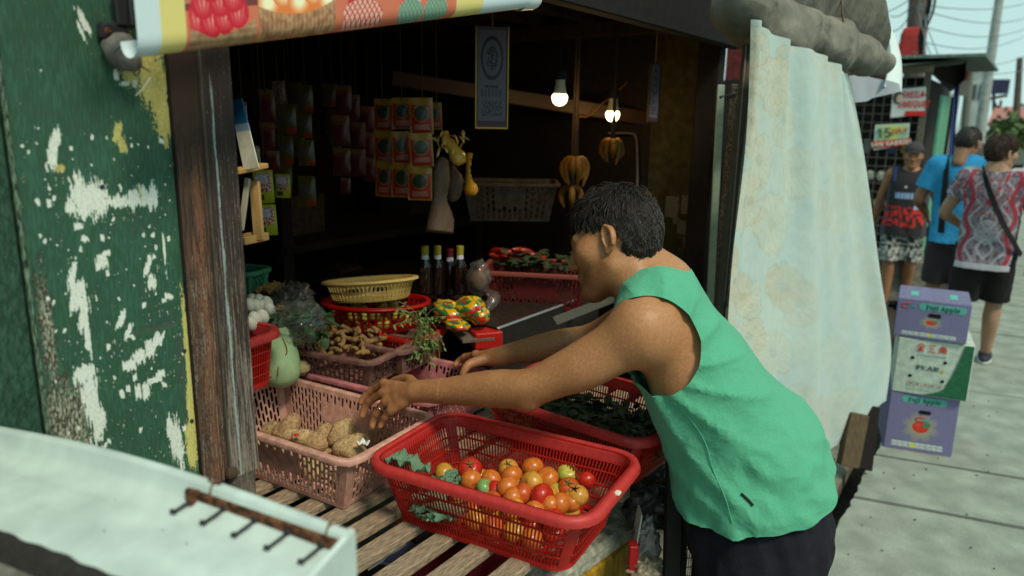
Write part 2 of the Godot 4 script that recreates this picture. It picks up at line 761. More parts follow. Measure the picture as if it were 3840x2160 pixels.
func ground() -> void:
	# far ground, road, sidewalk slabs with open joints, gutter strip and lower concrete before the stalls
	var g := MB.new()
	g.quad(Vector3(-150, -0.16, 60), Vector3(150, -0.16, 60), Vector3(150, -0.16, -260), Vector3(-150, -0.16, -260))
	struct("ground", g, M.dirt)
	var r := MB.new()
	r.quad(Vector3(1.6, -0.12, 20), Vector3(9.5, -0.12, 20), Vector3(9.5, -0.12, -160), Vector3(1.6, -0.12, -160))
	struct("road", r, M.asphalt)
	var lo := MB.new()
	lo.quad(Vector3(-3.4, -0.14, 4), Vector3(-0.58, -0.14, 4), Vector3(-0.58, -0.14, -6.2), Vector3(-3.4, -0.14, -6.2))
	struct("stall_floor", lo, M.concrete_old)
	var slabs := Node3D.new()
	slabs.name = "sidewalk"
	slabs.set_meta("kind", "structure")
	add_child(slabs)
	var bed := MB.new()
	bed.box(Vector3(0.56, -0.09, -20), Vector3(1.98, 0.12, 60))
	obj("slab_bed", bed, M.dirt, slabs)
	var zs := [4.0, 1.4, -0.15, -1.35, -2.42, -3.47, -4.0, -5.3, -6.95, -8.2, -9.4, -10.7, -12.0, -13.4, -14.8, -17.5, -20.5, -24.0, -28.0, -34.0, -46.0]
	for i in zs.size() - 1:
		var z0: float = zs[i]
		var z1: float = zs[i + 1] + 0.024
		var q := PackedVector2Array()
		var n := 26 if z0 < 1.0 and z0 > -9.0 else 4
		var jag := FastNoiseLite.new()
		jag.seed = 3
		jag.frequency = 3.0
		for k in n + 1:
			var z := lerpf(z0, z1, float(k) / n)
			q.append(Vector2(-0.462 + jag.get_noise_1d(z) * 0.02 + jag.get_noise_1d(z * 4.0) * 0.012 + 0.025 * smoothstep(-3.0, -2.6, z), -z + 0.235 * -0.46))
		for k in range(n, -1, -1):
			if k == n or k == 0:
				var z := lerpf(z0, z1, float(k) / n)
				for s in 12:
					var f := float(s if k == n else 11 - s) / 11.0
					var x := lerpf(-0.43, 1.6, f)
					q.append(Vector2(x, -z + x * 0.235 + jag.get_noise_1d(z * 7.0 + x * 5.0) * 0.005))
		var m := MB.new()
		# polygon lies in (x, -z); grown upwards
		m.extrude(q, Transform3D(Basis(Vector3(1, 0, 0), Vector3(0, 0, -1), Vector3(0, 1, 0)), Vector3(0, -0.05, 0)), 0.05 + rng.randf_range(-0.003, 0.003))
		obj("slab", m, M.concrete, slabs)
	var kerb := MB.new()
	kerb.box(Vector3(1.63, -0.07, -20), Vector3(0.14, 0.15, 60), Basis(), 0.015)
	struct("kerb", kerb, M.concrete_old)
	# concrete sill in front of the stall, lower than the sidewalk, a dark gap between them
	var sill := MB.new()
	sill.box(Vector3(-0.66, -0.09, -3.0), Vector3(0.24, 0.1, 2.0), Basis(Vector3.UP, 0.02), 0.01)
	struct("sill_slab", sill, M.concrete_old)


func stall_shell() -> void:
	var stall := thing("vegetable_stall", "dark wooden vegetable stall, open at the front, lit by two bulbs", "stall", Vector3(-2.0, -0.14, -1.8))
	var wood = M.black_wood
	# planked back wall, right wall, ceiling and the sheet roof with its awning
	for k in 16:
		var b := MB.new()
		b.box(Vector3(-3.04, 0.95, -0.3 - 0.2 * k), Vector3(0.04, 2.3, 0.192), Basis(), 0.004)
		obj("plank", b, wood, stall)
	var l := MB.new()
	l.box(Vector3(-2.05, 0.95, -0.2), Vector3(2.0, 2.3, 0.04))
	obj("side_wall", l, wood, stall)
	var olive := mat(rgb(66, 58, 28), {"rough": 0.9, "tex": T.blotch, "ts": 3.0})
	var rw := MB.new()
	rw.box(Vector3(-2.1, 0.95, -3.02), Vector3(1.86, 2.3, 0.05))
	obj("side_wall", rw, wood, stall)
	var op := MB.new()
	op.box(Vector3(-1.28, 0.95, -2.993), Vector3(0.2, 2.2, 0.006), Basis(), 0.001)
	obj("painted_panel", op, olive, stall)
	var roof := MB.new()
	roof.box(Vector3(-2.06, 2.09, -1.65), Vector3(2.04, 0.03, 3.3), Basis(Vector3(0, 0, 1), 0.0))
	obj("roof", roof, mat(rgb(86, 84, 80), {"rough": 0.6, "metal": 0.3, "tex": T.blotch, "ts": 2.0}), stall)
	for k in 8:
		var b := MB.new()
		b.box(Vector3(-1.09 - 0.27 * k, 2.05, -1.65), Vector3(0.05, 0.05, 3.2), Basis(), 0.004)
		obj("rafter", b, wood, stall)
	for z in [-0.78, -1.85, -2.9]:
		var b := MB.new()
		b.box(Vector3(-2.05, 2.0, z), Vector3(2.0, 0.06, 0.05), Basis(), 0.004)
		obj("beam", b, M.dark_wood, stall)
	# the beam that the bulbs light
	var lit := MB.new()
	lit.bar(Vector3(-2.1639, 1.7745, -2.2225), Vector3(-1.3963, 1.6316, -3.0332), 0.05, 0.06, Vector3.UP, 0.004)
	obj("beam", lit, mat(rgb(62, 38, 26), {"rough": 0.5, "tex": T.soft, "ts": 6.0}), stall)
	var header := MB.new()
	header.box(Vector3(-1.05, 1.98, -1.85), Vector3(0.05, 0.14, 2.4), Basis(), 0.004)
	obj("header", header, wood, stall)
	var rp := MB.new()
	rp.box(Vector3(-1.12, 0.93, -2.96), Vector3(0.09, 2.2, 0.07), Basis(), 0.005)
	obj("corner_post", rp, wood, stall)
	# posters left on the right wall
	for q in [[Vector3(-1.2592, 1.2656, -2.988), 0.06, 0.09], [Vector3(-1.1881, 1.2798, -2.988), 0.055, 0.08], [Vector3(-1.2024, 1.1815, -2.988), 0.05, 0.06], [Vector3(-1.1798, 1.1183, -2.988), 0.03, 0.05], [Vector3(-1.2369, 1.2074, -2.988), 0.03, 0.03]]:
		var c: Vector3 = q[0]
		var b := MB.new()
		b.quad(c + Vector3(-q[1], -q[2], 0) * 0.5, c + Vector3(q[1], -q[2], 0) * 0.5, c + Vector3(q[1], q[2], 0) * 0.5, c + Vector3(-q[1], q[2], 0) * 0.5)
		obj("torn_paper", b, mat(rgb(120, 112, 100), {"rough": 0.9, "tex": T.spots, "ts": 20.0}), stall)

# ------------------------------------------------------------------ people
# A head in its own axes: y up, z to the front, x to the person's left; the origin lies between the ears.
func head_field(cell: float) -> Field:
	var f := Field.new(AABB(Vector3(-0.105, -0.2, -0.135), Vector3(0.21, 0.345, 0.275)), cell)
	f.ell(Vector3(0, 0.035, -0.012), Vector3(0.076, 0.086, 0.098), Basis(), 0.01)
	f.ell(Vector3(0, -0.03, 0.03), Vector3(0.06, 0.082, 0.066), Basis(), 0.04)
	for s in [-1.0, 1.0]:
		f.cap(Vector3(0.05 * s, -0.062, 0.0), Vector3(0.014 * s, -0.103, 0.068), 0.018, 0.017, 0.035)
		f.ell(Vector3(0.044 * s, -0.016, 0.058), Vector3(0.025, 0.022, 0.026), Basis(), 0.03)
		f.ell(Vector3(0.033 * s, 0.004, 0.098), Vector3(0.017, 0.011, 0.014), Basis(), 0.012, true)
		f.ell(Vector3(0.033 * s, 0.004, 0.08), Vector3(0.0125, 0.0115, 0.0125), Basis(), 0.003)
		f.cap(Vector3(0.012 * s, 0.023, 0.094), Vector3(0.044 * s, 0.023, 0.08), 0.009, 0.008, 0.014)
		f.ell(Vector3(0.012 * s, -0.036, 0.101), Vector3(0.009, 0.008, 0.011), Basis(), 0.008)
	f.cap(Vector3(0, 0.016, 0.095), Vector3(0, -0.03, 0.113), 0.008, 0.012, 0.014)
	f.cap(Vector3(-0.02, -0.064, 0.088), Vector3(0.02, -0.064, 0.088), 0.008, 0.008, 0.012)
	f.cap(Vector3(-0.016, -0.076, 0.087), Vector3(0.016, -0.076, 0.087), 0.008, 0.008, 0.006)
	f.ell(Vector3(0, -0.1, 0.078), Vector3(0.022, 0.016, 0.018), Basis(), 0.02)
	# ears: a shell with a hollow, rim and lobe
	for s in [-1.0, 1.0]:
		var b := Basis(Vector3.UP, -0.45 * s) * Basis(Vector3.RIGHT, -0.2)
		var e := Vector3(0.079 * s, -0.006, -0.012)
		f.ell(e, Vector3(0.009, 0.031, 0.019), b, 0.006)
		f.ell(e + b * Vector3(0.0105 * s, 0.003, 0.002), Vector3(0.0105, 0.021, 0.0115), b, 0.002, true)
		var prev := Vector3.ZERO
		for k in 9:
			var g := lerpf(-0.6, 3.9, k / 8.0)
			var q := e + b * Vector3(0.006 * s, sin(g) * 0.027 + 0.003, -cos(g + 0.4) * 0.0165 + 0.001)
			if k:
				f.cap(prev, q, 0.0038, 0.0038, 0.003)
			prev = q
		f.ell(e + b * Vector3(0.003 * s, -0.027, 0.006), Vector3(0.005, 0.008, 0.007), b, 0.005)
		f.ell(e + b * Vector3(0.001 * s, -0.004, 0.018), Vector3(0.004, 0.007, 0.004), b, 0.004)
	f.cap(Vector3(0, -0.05, -0.03), Vector3(0, -0.17, -0.045), 0.053, 0.056, 0.03)
	return f


func skin_tone(base: Color, dark: Color, t: float) -> Color:
	return base.lerp(dark, clampf(t, 0, 1))


# short hair: a cap mesh over the skull plus many thin locks; spike lifts them
func hair_into(mb: MB, locks: int, length: float, spike: float, low: float, fringe: float, cell := 0.005) -> void:
	var f := Field.new(AABB(Vector3(-0.11, -0.1, -0.14), Vector3(0.22, 0.27, 0.27)), cell)
	f.ell(Vector3(0, 0.04, -0.014), Vector3(0.0795, 0.089, 0.1), Basis(), 0.01)
	f.ell(Vector3(0, 0.0, -0.045), Vector3(0.07, 0.072, 0.06), Basis(), 0.03)
	var s := MB.new()
	f.into(s)
	var ns := FastNoiseLite.new()
	ns.seed = 11
	ns.frequency = 30.0
	for i in s.v.size():
		var d := ns.get_noise_3d(s.v[i].x * 1.0, s.v[i].y * 0.4, s.v[i].z)
		s.v[i] += s.v[i].normalized() * d * 0.006
	var edge := func(p: Vector3) -> float:
		return hairline(p, low, fringe) + ns.get_noise_3dv(p * 3.0) * 0.006
	var c := clipped(s, func(p): return edge.call(p) - 0.006)
	var wide := clipped(s, edge)
	var b := mb.v.size()
	mb.v.append_array(c.v)
	mb.uv.append_array(c.uv)
	mb.c.append_array(c.c)
	for i in c.ix:
		mb.ix.append(i + b)
	# locks, rooted on the cap
	var whorl := Vector3(0.0, 0.13, -0.055)
	var sm := wide.mesh()
	var nrm: PackedVector3Array = sm.surface_get_arrays(0)[Mesh.ARRAY_NORMAL]
	for made in locks:
		var at := rng.randi_range(0, wide.v.size() - 1)
		var p := wide.v[at]
		var out := nrm[at]
		var flow := (p - whorl)
		flow = (flow - out * flow.dot(out)).normalized()
		flow = (flow + Vector3(rng.randfn(), rng.randfn(), rng.randfn()) * 0.22 + Vector3(ns.get_noise_3dv(p * 1.4), ns.get_noise_3dv(p * 1.4 + Vector3(3, 0, 0)), ns.get_noise_3dv(p * 1.4 + Vector3(0, 5, 0))) * 1.5).normalized()
		flow = (flow - out * flow.dot(out)).normalized()
		var top := smoothstep(0.02, 0.1, p.y) * smoothstep(-0.12, -0.03, p.z)
		var ln := length * rng.randf_range(0.5, 1.15) * lerpf(0.45, 1.0, top)
		var lift := spike * rng.randf_range(0.2, 1.3) * (1.0 + 1.2 * ns.get_noise_3dv(p * 1.1 + Vector3(0, 0, 9))) * lerpf(0.16, 1.15, top)
		var q := PackedVector3Array()
		for k in 4:
			var t := k / 3.0
			q.append(p - out * 0.002 + flow * ln * t + out * (0.0035 * sin(t * PI) + ln * lift * (t - t * t * 0.5)) - Vector3.UP * ln * 0.15 * t * t)
		mb.tube(q, [0.0011, 0.0011, 0.0008, 0.0002], 3, false)


func hairline(p: Vector3, low: float, fringe: float) -> float:
	# positive where hair grows: above a line that drops behind the ear to the nape and rises over the face
	var y := lerpf(low, fringe, smoothstep(-0.03, 0.085, p.z))
	# sideburn in front of the ear
	var side := smoothstep(0.05, 0.075, absf(p.x)) * (1.0 - smoothstep(0.022, 0.034, absf(p.z - 0.03)))
	y -= 0.05 * side
	# clear round the ear
	var ear := Vector2(p.y + 0.012, p.z + 0.012).length()
	var g := p.y - y
	if absf(p.x) > 0.055:
		g = minf(g, ear - 0.031)
	return g


# a hand: palm and five fingers given as chains of points in world space
func hand_into(f: Field, wrist: Vector3, knuckles: Array, chains: Array, thumb: Array) -> void:
	var r := [0.0096, 0.01, 0.0095, 0.0083]
	# palm: a slab from the wrist to the knuckles, with tendons
	for i in 4:
		f.limb([wrist, wrist.lerp(knuckles[i], 0.55), knuckles[i]], [0.019, 0.0155, 0.0118], 0.006, 4)
	for i in 3:
		f.cap(wrist.lerp(knuckles[i], 0.55), wrist.lerp(knuckles[i + 1], 0.55), 0.015, 0.0148, 0.004)
		f.cap(wrist.lerp(knuckles[i], 0.85), wrist.lerp(knuckles[i + 1], 0.85), 0.0115, 0.011, 0.004)
	for i in 4:
		f.ell(knuckles[i] + Vector3(0, 0.003, 0), Vector3(0.0105, 0.0105, 0.0105), Basis(), 0.006)
		var c: Array = chains[i]
		f.limb([knuckles[i]] + c, [r[i] * 1.06, r[i] * 1.0, r[i] * 0.92, r[i] * 0.78], 0.004, 9)
		f.ell(c[0], Vector3.ONE * r[i] * 1.08, Basis(), 0.004)
	f.limb([wrist] + thumb, [0.018, 0.0145, 0.0118, 0.0095], 0.008, 9)


func vendor() -> void:
	var man := thing("person", "man in a green tank top bending over the crates and holding two pink ones", "person", Vector3(-0.42, 0, -1.66))
	var base := Color(0.54, 0.245, 0.11)
	var dark := Color(0.25, 0.095, 0.04)
	var mott := FastNoiseLite.new()
	mott.seed = 3
	mott.frequency = 13.0
	mott.fractal_octaves = 3
	# joints
	var c7 := Vector3(-0.6512, 1.2661, -1.524)
	var sh_n := Vector3(-0.6166, 1.1925, -1.3461)
	var el_n := Vector3(-0.8459, 1.0461, -1.251)
	var wr_n := Vector3(-1.0817, 1.0046, -1.1996)
	var sh_f := Vector3(-0.7281, 1.174, -1.6449)
	var el_f := Vector3(-0.8986, 1.0579, -1.6808)
	var wr_f := Vector3(-1.1403, 0.9817, -1.5654)
	var side := Vector3(-0.45, 0, -0.89)
	# torso stations: centre, half width along the shoulders, radius
	var st := [
		[Vector3(-0.6578, 1.2458, -1.5138), 0.075, 0.062],
		[Vector3(-0.638, 1.1761, -1.5081), 0.085, 0.1],
		[Vector3(-0.5527, 1.055, -1.534), 0.075, 0.125],
		[Vector3(-0.4735, 0.9166, -1.5633), 0.055, 0.142],
		[Vector3(-0.4239, 0.798, -1.5774), 0.05, 0.147],
		[Vector3(-0.4132, 0.7131, -1.5736), 0.05, 0.147],
	]
	var body := MB.new()
	var tone := func(p: Vector3) -> Color:
		var k := 0.12 + 0.3 * mott.get_noise_3dv(p)
		k += 0.5 * exp(-pow(p.distance_to(el_n) / 0.05, 2.0))
		k -= 0.45 * exp(-pow(p.distance_to(sh_n) / 0.12, 2.0))
		return skin_tone(base, dark, k)
	# trunk, neck and arms
	var f := Field.new(AABB(Vector3(-1.35, 0.6, -2.0), Vector3(1.2, 0.92, 1.05)), 0.0085)
	for i in 5:
		var a: Array = st[i]
		f.cap(a[0] - side * a[1], a[0] + side * a[1], a[2] - 0.014, a[2] - 0.014, 0.07)
	f.cap(c7, Vector3(-0.7062, 1.3159, -1.4932), 0.06, 0.058, 0.05)
	f.cap(st[0][0], sh_n + Vector3(0, 0.025, 0), 0.055, 0.05, 0.05)
	f.cap(st[0][0], sh_f + Vector3(0, 0.02, 0), 0.055, 0.05, 0.05)
	# near arm: deltoid, upper arm, elbow, forearm muscle, wrist
	f.limb([sh_n, sh_n.lerp(el_n, 0.33), sh_n.lerp(el_n, 0.72) + Vector3(0, -0.006, 0), el_n, el_n.lerp(wr_n, 0.35) + Vector3(0, 0.004, 0), el_n.lerp(wr_n, 0.75), wr_n], [0.063, 0.05, 0.0445, 0.0385, 0.0405, 0.031, 0.0265], 0.05, 18)
	# triceps, the outer forearm muscle, tendons and a vein over the wrist
	f.ell(sh_n.lerp(el_n, 0.42) + Vector3(0.0131, -0.0187, 0.0111), Vector3(0.07, 0.032, 0.034), Basis(el_n - sh_n, Vector3(-0.1423, 0.9746, -0.1728), (el_n - sh_n).cross(Vector3(-0.1423, 0.9746, -0.1728))).orthonormalized(), 0.03)
	f.ell(el_n.lerp(wr_n, 0.12) + Vector3(0.0033, 0.0178, 0.0052), Vector3(0.065, 0.027, 0.03), Basis(wr_n - el_n, Vector3(-0.1423, 0.9746, -0.1728), (wr_n - el_n).cross(Vector3(-0.1423, 0.9746, -0.1728))).orthonormalized(), 0.025)
	f.limb([el_n.lerp(wr_n, 0.45) + Vector3(0.0173, 0.0152, 0.025), el_n.lerp(wr_n, 0.7) + Vector3(0.0114, 0.0211, 0.0168), wr_n + Vector3(0.0099, 0.0174, 0.0145)], [0.0045, 0.0048, 0.0045], 0.005, 8)
	f.limb([el_n.lerp(wr_n, 0.5) + Vector3(0.019, -0.0048, 0.0268), el_n.lerp(wr_n, 0.8) + Vector3(0.0158, 0.0032, 0.0225), wr_n + Vector3(0.0137, 0.0075, 0.0196)], [0.004, 0.0045, 0.004], 0.005, 8)
	f.ell(el_n + Vector3(0.0218, -0.0272, 0.0023), Vector3(0.017, 0.013, 0.017), Basis(), 0.025)
	f.limb([sh_f, el_f, el_f.lerp(wr_f, 0.4), wr_f], [0.055, 0.04, 0.04, 0.027], 0.04, 12)
	f.into(body, tone)
	# hands, each on a finer grid
	var hn := Field.new(AABB(Vector3(-1.1639, 0.9707, -1.1952) - Vector3(0.14, 0.12, 0.14), Vector3(0.28, 0.24, 0.28)), 0.0034)
	var kn := [Vector3(-1.2049, 0.9962, -1.1923), Vector3(-1.1938, 0.9793, -1.1766), Vector3(-1.1751, 0.9639, -1.1666), Vector3(-1.1516, 0.9508, -1.1607)]
	hand_into(hn, Vector3(-1.104, 1.0005, -1.1929), kn, [
		[Vector3(-1.2415, 0.9726, -1.1852), Vector3(-1.2576, 0.9544, -1.1751), Vector3(-1.26, 0.9428, -1.1677)],
		[Vector3(-1.2273, 0.9565, -1.1656), Vector3(-1.2401, 0.9331, -1.1588), Vector3(-1.2404, 0.9189, -1.1521)],
		[Vector3(-1.1968, 0.9349, -1.1559), Vector3(-1.2037, 0.9144, -1.1516), Vector3(-1.2006, 0.9031, -1.1456)],
		[Vector3(-1.1663, 0.9332, -1.1542), Vector3(-1.1734, 0.9202, -1.1518), Vector3(-1.1744, 0.9109, -1.146)]],
		[Vector3(-1.1628, 1.0021, -1.236), Vector3(-1.2195, 0.9849, -1.2479), Vector3(-1.2579, 0.9562, -1.2443)])
	hn.limb([el_n.lerp(wr_n, 0.8), wr_n, Vector3(-1.104, 1.0005, -1.1929), Vector3(-1.1409, 0.9892, -1.1851)], [0.031, 0.027, 0.0255, 0.018], 0.006, 6)
	var tone_h := func(p: Vector3) -> Color:
		var k := 0.2 + 0.3 * mott.get_noise_3dv(p)
		for i in 4:
			k += 0.4 * exp(-pow(p.distance_to(kn[i] + Vector3(-0.0163, -0.0121, 0.0148)) / 0.024, 2.0))
		return skin_tone(base, dark, k)
	hn.into(body, tone_h)
	var hf := Field.new(AABB(Vector3(-1.1981, 0.9711, -1.547) - Vector3(0.13, 0.12, 0.13), Vector3(0.28, 0.24, 0.28)), 0.0034)
	hand_into(hf, Vector3(-1.1536, 0.9777, -1.5613), [Vector3(-1.2087, 0.9755, -1.5534), Vector3(-1.2252, 0.9584, -1.5746), Vector3(-1.237, 0.9438, -1.5936), Vector3(-1.243, 0.9308, -1.6108)], [
		[Vector3(-1.2525, 0.9585, -1.5618), Vector3(-1.2747, 0.9424, -1.5605), Vector3(-1.2785, 0.9327, -1.5489)],
		[Vector3(-1.2661, 0.9364, -1.5899), Vector3(-1.2796, 0.9194, -1.5883), Vector3(-1.2806, 0.9097, -1.5786)],
		[Vector3(-1.2681, 0.9226, -1.6035), Vector3(-1.2766, 0.9073, -1.5994), Vector3(-1.2758, 0.8975, -1.5911)],
		[Vector3(-1.2654, 0.9127, -1.6151), Vector3(-1.2724, 0.8996, -1.6128), Vector3(-1.2719, 0.8921, -1.6048)]],
		[Vector3(-1.1749, 0.9722, -1.526), Vector3(-1.1856, 0.9676, -1.4922), Vector3(-1.1915, 0.9459, -1.4757)])
	hf.limb([el_f.lerp(wr_f, 0.8), wr_f, Vector3(-1.1666, 0.9755, -1.564)], [0.031, 0.027, 0.022], 0.008, 6)
	hf.into(body, func(p): return skin_tone(base, dark, 0.12 + 0.3 * mott.get_noise_3dv(p)))
	# head
	var zf := Vector3(-0.9415, -0.304, 0.2182).normalized()
	var yu := Vector3(-0.159, 0.9391, -0.3015)
	yu += zf * 0.05
	yu = (yu - zf * yu.dot(zf)).normalized()
	var hb := Basis(yu.cross(zf), yu, zf)
	var hx := Transform3D(hb.scaled(Vector3.ONE * 0.965), Vector3(-0.7517, 1.35, -1.4771))
	var hm := MB.new()
	head_field(0.0034).into(hm, func(p):
		var k := 0.14 + 0.3 * mott.get_noise_3dv(p * 1.3)
		# shaved beard on jaw and lip, lips and cheek
		k += 0.6 * (smoothstep(-0.03, -0.06, p.y) * smoothstep(-0.01, 0.03, p.z))
		k += 0.4 * exp(-pow((p - Vector3(0, -0.068, 0.1)).length() / 0.02, 2.0))
		k -= 0.15 * exp(-pow((p - Vector3(0.06, -0.02, 0.03)).length() / 0.03, 2.0))
		return skin_tone(base, dark, k))
	var off := body.v.size()
	for i in hm.v.size():
		body.tint = hm.c[i]
		body.p(hx * hm.v[i])
	for i in hm.ix:
		body.ix.append(i + off)
	# legs below the shorts, down to the feet
	obj("body", body, M.skin, man)
	# hair
	var hair := MB.new()
	hair_into(hair, 9000, 0.037, 0.75, -0.05, 0.084)
	for i in hair.v.size():
		hair.v[i] = hx * hair.v[i]
	obj("hair", hair, M.hair, man)
	# stray lighter hairs on the crown, brow and stubble
	var stray := MB.new()
	for i in 260:
		var d := Vector3(rng.randfn() * 0.8, absf(rng.randfn()) + 0.35, rng.randfn() * 0.9 + 0.1).normalized()
		var a := Vector3(0, 0.04, -0.014) + d * Vector3(0.08, 0.09, 0.1)
		if hairline(a, -0.05, 0.084) < 0.004:
			continue
		var e := Vector3(rng.randfn(), rng.randfn() * 0.5, rng.randfn() + 0.5)
		e = (e - d * e.dot(d)).normalized()
		var l := rng.randf_range(0.015, 0.036)
		stray.tube(PackedVector3Array([hx * a, hx * (a + e * l * 0.5 + d * (0.006 + l * 0.16)), hx * (a + e * l + d * (0.004 + l * 0.2 * rng.randf()))]), [0.0006, 0.0005, 0.0002], 3, false)
	obj("stray_hair", stray, mat(rgb(84, 62, 46), {"rough": 0.4}), man)
	var brow := MB.new()
	for i in 90:
		var s := -1.0 if i % 2 else 1.0
		var u := rng.randf()
		var a := Vector3((0.016 + 0.034 * u) * s, 0.028 + 0.004 * sin(u * PI) + rng.randf_range(-0.003, 0.003), 0.1035 - 0.021 * u * u)
		brow.tube(PackedVector3Array([hx * a, hx * (a + Vector3(0.009 * s, 0.002, -0.001))]), [0.0007, 0.0003], 3, false)
	obj("eyebrow", brow, M.hair, man)
	# shirt: a loose shell round the trunk, cut at neck, arm holes and hem
	var sf := Field.new(AABB(Vector3(-1.0, 0.55, -2.05), Vector3(1.0, 0.95, 1.0)), 0.009)
	for i in 6:
		var a: Array = st[i]
		var r: float = a[2] + [0.004, 0.004, 0.005, 0.009, 0.014, 0.02][i]
		sf.cap(a[0] - side * a[1], a[0] + side * a[1], r, r, 0.08)
	sf.cap(st[0][0], sh_n + Vector3(0, 0.028, 0), 0.06, 0.056, 0.05)
	sf.cap(st[0][0], sh_f + Vector3(0, 0.023, 0), 0.06, 0.056, 0.05)
	# tail of the shirt behind
	sf.cap(Vector3(-0.4008, 0.9098, -1.6373), Vector3(-0.3323, 0.8488, -1.7058), 0.07, 0.03, 0.12)
	var shirt := MB.new()
	sf.into(shirt)
	var wn := FastNoiseLite.new()
	wn.seed = 5
	wn.frequency = 9.0
	wn.fractal_octaves = 2
	var ax := (st[5][0] - st[0][0] as Vector3).normalized()
	var h0 := Vector3(-0.2825, 0.8834, -1.7503)
	var h1 := Vector3(-0.3834, 0.8153, -1.4102)
	var h2 := Vector3(-0.5432, 0.7982, -1.4689)
	var hn2: Vector3 = (h1 - h0).cross(h2 - h0).normalized()
	if hn2.dot(ax) > 0:
		hn2 = -hn2
	var arm_pit := Vector3(-0.6009, 1.1312, -1.3211)
	var out_side := Vector3(0.6974, 0.386, -0.5962)
	for i in shirt.v.size():
		var p := shirt.v[i]
		var t := (p - st[0][0] as Vector3).dot(ax)
		var out: Vector3 = (p - (st[0][0] as Vector3) - ax * t).normalized()
		var low := smoothstep(0.2, 0.55, t)
		# folds run from the armpit towards the hip, hem flutes
		var q := p.rotated(Vector3(0.3, 0.2, 1).normalized(), 0.7)
		var w := wn.get_noise_3d(q.x * 0.5, q.y * 1.6, q.z * 0.5) * 0.018
		w += (1.0 - 2.0 * pow(absf(wn.get_noise_3d(q.x * 0.9 + 7.0, q.y * 0.9, q.z * 0.3)), 0.5)) * 0.005
		w += sin(out.dot(side) * 9.0 + out.dot(Vector3(-0.1423, 0.9746, -0.1728)) * 5.0) * 0.012 * smoothstep(0.4, 0.62, t)
		# pulls that fan out from under the arm
		var rel := p - arm_pit
		var rho := rel.length()
		var phi := atan2(rel.dot(ax), rel.dot(out_side))
		var fan := (1.0 - 2.0 * pow(absf(sin(phi * 8.0 + rho * 5.0)), 0.6)) * 0.0075 * exp(-pow((rho - 0.14) / 0.12, 2.0))
		shirt.v[i] += out * (w * lerpf(0.15, 1.0, low) + fan)
	var keep := func(p: Vector3) -> float:
		var g := (p - h1 as Vector3).dot(hn2) + wn.get_noise_3dv(p * 0.7) * 0.014
		g = minf(g, p.distance_to(sh_n + Vector3(0.027, -0.0185, 0.0238)) - 0.107)
		g = minf(g, p.distance_to(sh_f + Vector3(-0.0125, -0.0359, -0.0188)) - 0.105)
		g = minf(g, p.distance_to(Vector3(-0.6654, 1.3072, -1.5068)) - 0.078)
		return g
	var cloth := mat(rgb(108, 206, 166), {"rough": 0.95, "tex": noise("simplex", 0.35, 0.6, 1.0, false, 3), "ts": 3.0, "bump": T.creases, "br": 0.42, "rim": 0.3})
	var sm := clipped(shirt, keep)
	# side seam and a small dark care label, laid on the cloth
	for q in [[[Vector3(-0.5331, 1.0763, -1.3532), Vector3(-0.4986, 1.0302, -1.352), Vector3(-0.4706, 0.9835, -1.3585), Vector3(-0.4473, 0.9368, -1.3618), Vector3(-0.4174, 0.8901, -1.3697), Vector3(-0.4, 0.8381, -1.3798)], 0.0014, "side_seam", cloth], [[Vector3(-0.3987, 0.8833, -1.3934), Vector3(-0.393, 0.8715, -1.3941), Vector3(-0.3887, 0.8605, -1.3941)], 0.003, "care_label", M.black]]:
		var path := []
		for e in q[0]:
			var best := 0
			for i in sm.v.size():
				if sm.v[i].distance_squared_to(e) < sm.v[best].distance_squared_to(e):
					best = i
			path.append(sm.v[best] - Vector3(-0.0011, -0.0004, -0.0016))
		var seam := MB.new()
		seam.tube(smooth_path(path, 24), [q[1]], 5)
		obj(q[2], seam, q[3], man)
	obj("tank_top", sm, cloth, man)
	hems(sm, man, cloth)
	# shorts and legs
	var pelvis: Vector3 = st[5][0]
	var sf2 := Field.new(AABB(Vector3(-0.85, 0.2, -2.15), Vector3(1.0, 0.85, 1.05)), 0.013)
	var hipn := pelvis - side * 0.09 + Vector3(0, -0.05, 0)
	var hipf := pelvis + side * 0.09 + Vector3(0, -0.05, 0)
	var kneen := Vector3(hipn.x - 0.02, 0.42, hipn.z + 0.04)
	var kneef := Vector3(hipf.x - 0.02, 0.42, hipf.z)
	sf2.cap(pelvis - side * 0.06, pelvis + side * 0.06, 0.142, 0.142, 0.05)
	var waist: Vector3 = (st[4][0] as Vector3).lerp(pelvis, 0.2)
	sf2.cap(waist - side * 0.05, waist + side * 0.05, 0.15, 0.15, 0.05)
	sf2.cap(hipn, kneen, 0.118, 0.1, 0.05)
	sf2.cap(hipf, kneef, 0.118, 0.1, 0.05)
	var sh := MB.new()
	sf2.into(sh)
	for i in sh.v.size():
		var p := sh.v[i]
		sh.v[i] += Vector3(p.x - pelvis.x, 0, p.z - pelvis.z).normalized() * wn.get_noise_3d(p.x * 2.0, p.y * 0.6, p.z * 2.0) * 0.012
	var shorts_cloth := mat(rgb(30, 28, 42), {"rough": 0.92, "tex": T.blotch, "ts": 5.0, "bump": T.bump, "br": 0.4})
	obj("shorts", clipped(sh, func(p): return p.y - 0.36), shorts_cloth, man)
	for e in 2:
		var knee: Vector3 = [kneen, kneef][e]
		var ank := Vector3(knee.x + 0.04, 0.09, knee.z + 0.01)
		var leg := MB.new()
		leg.tint = base
		leg.tube(PackedVector3Array([knee + Vector3(0, 0.05, 0), knee, knee.lerp(ank, 0.3), ank, ank - Vector3(0, 0.05, 0)]), [0.062, 0.055, 0.056, 0.036, 0.04], 12)
		leg.ball(ank + Vector3(-0.07, -0.055, 0.01), Vector3(0.115, 0.034, 0.042))
		obj("leg", leg, M.skin, man)
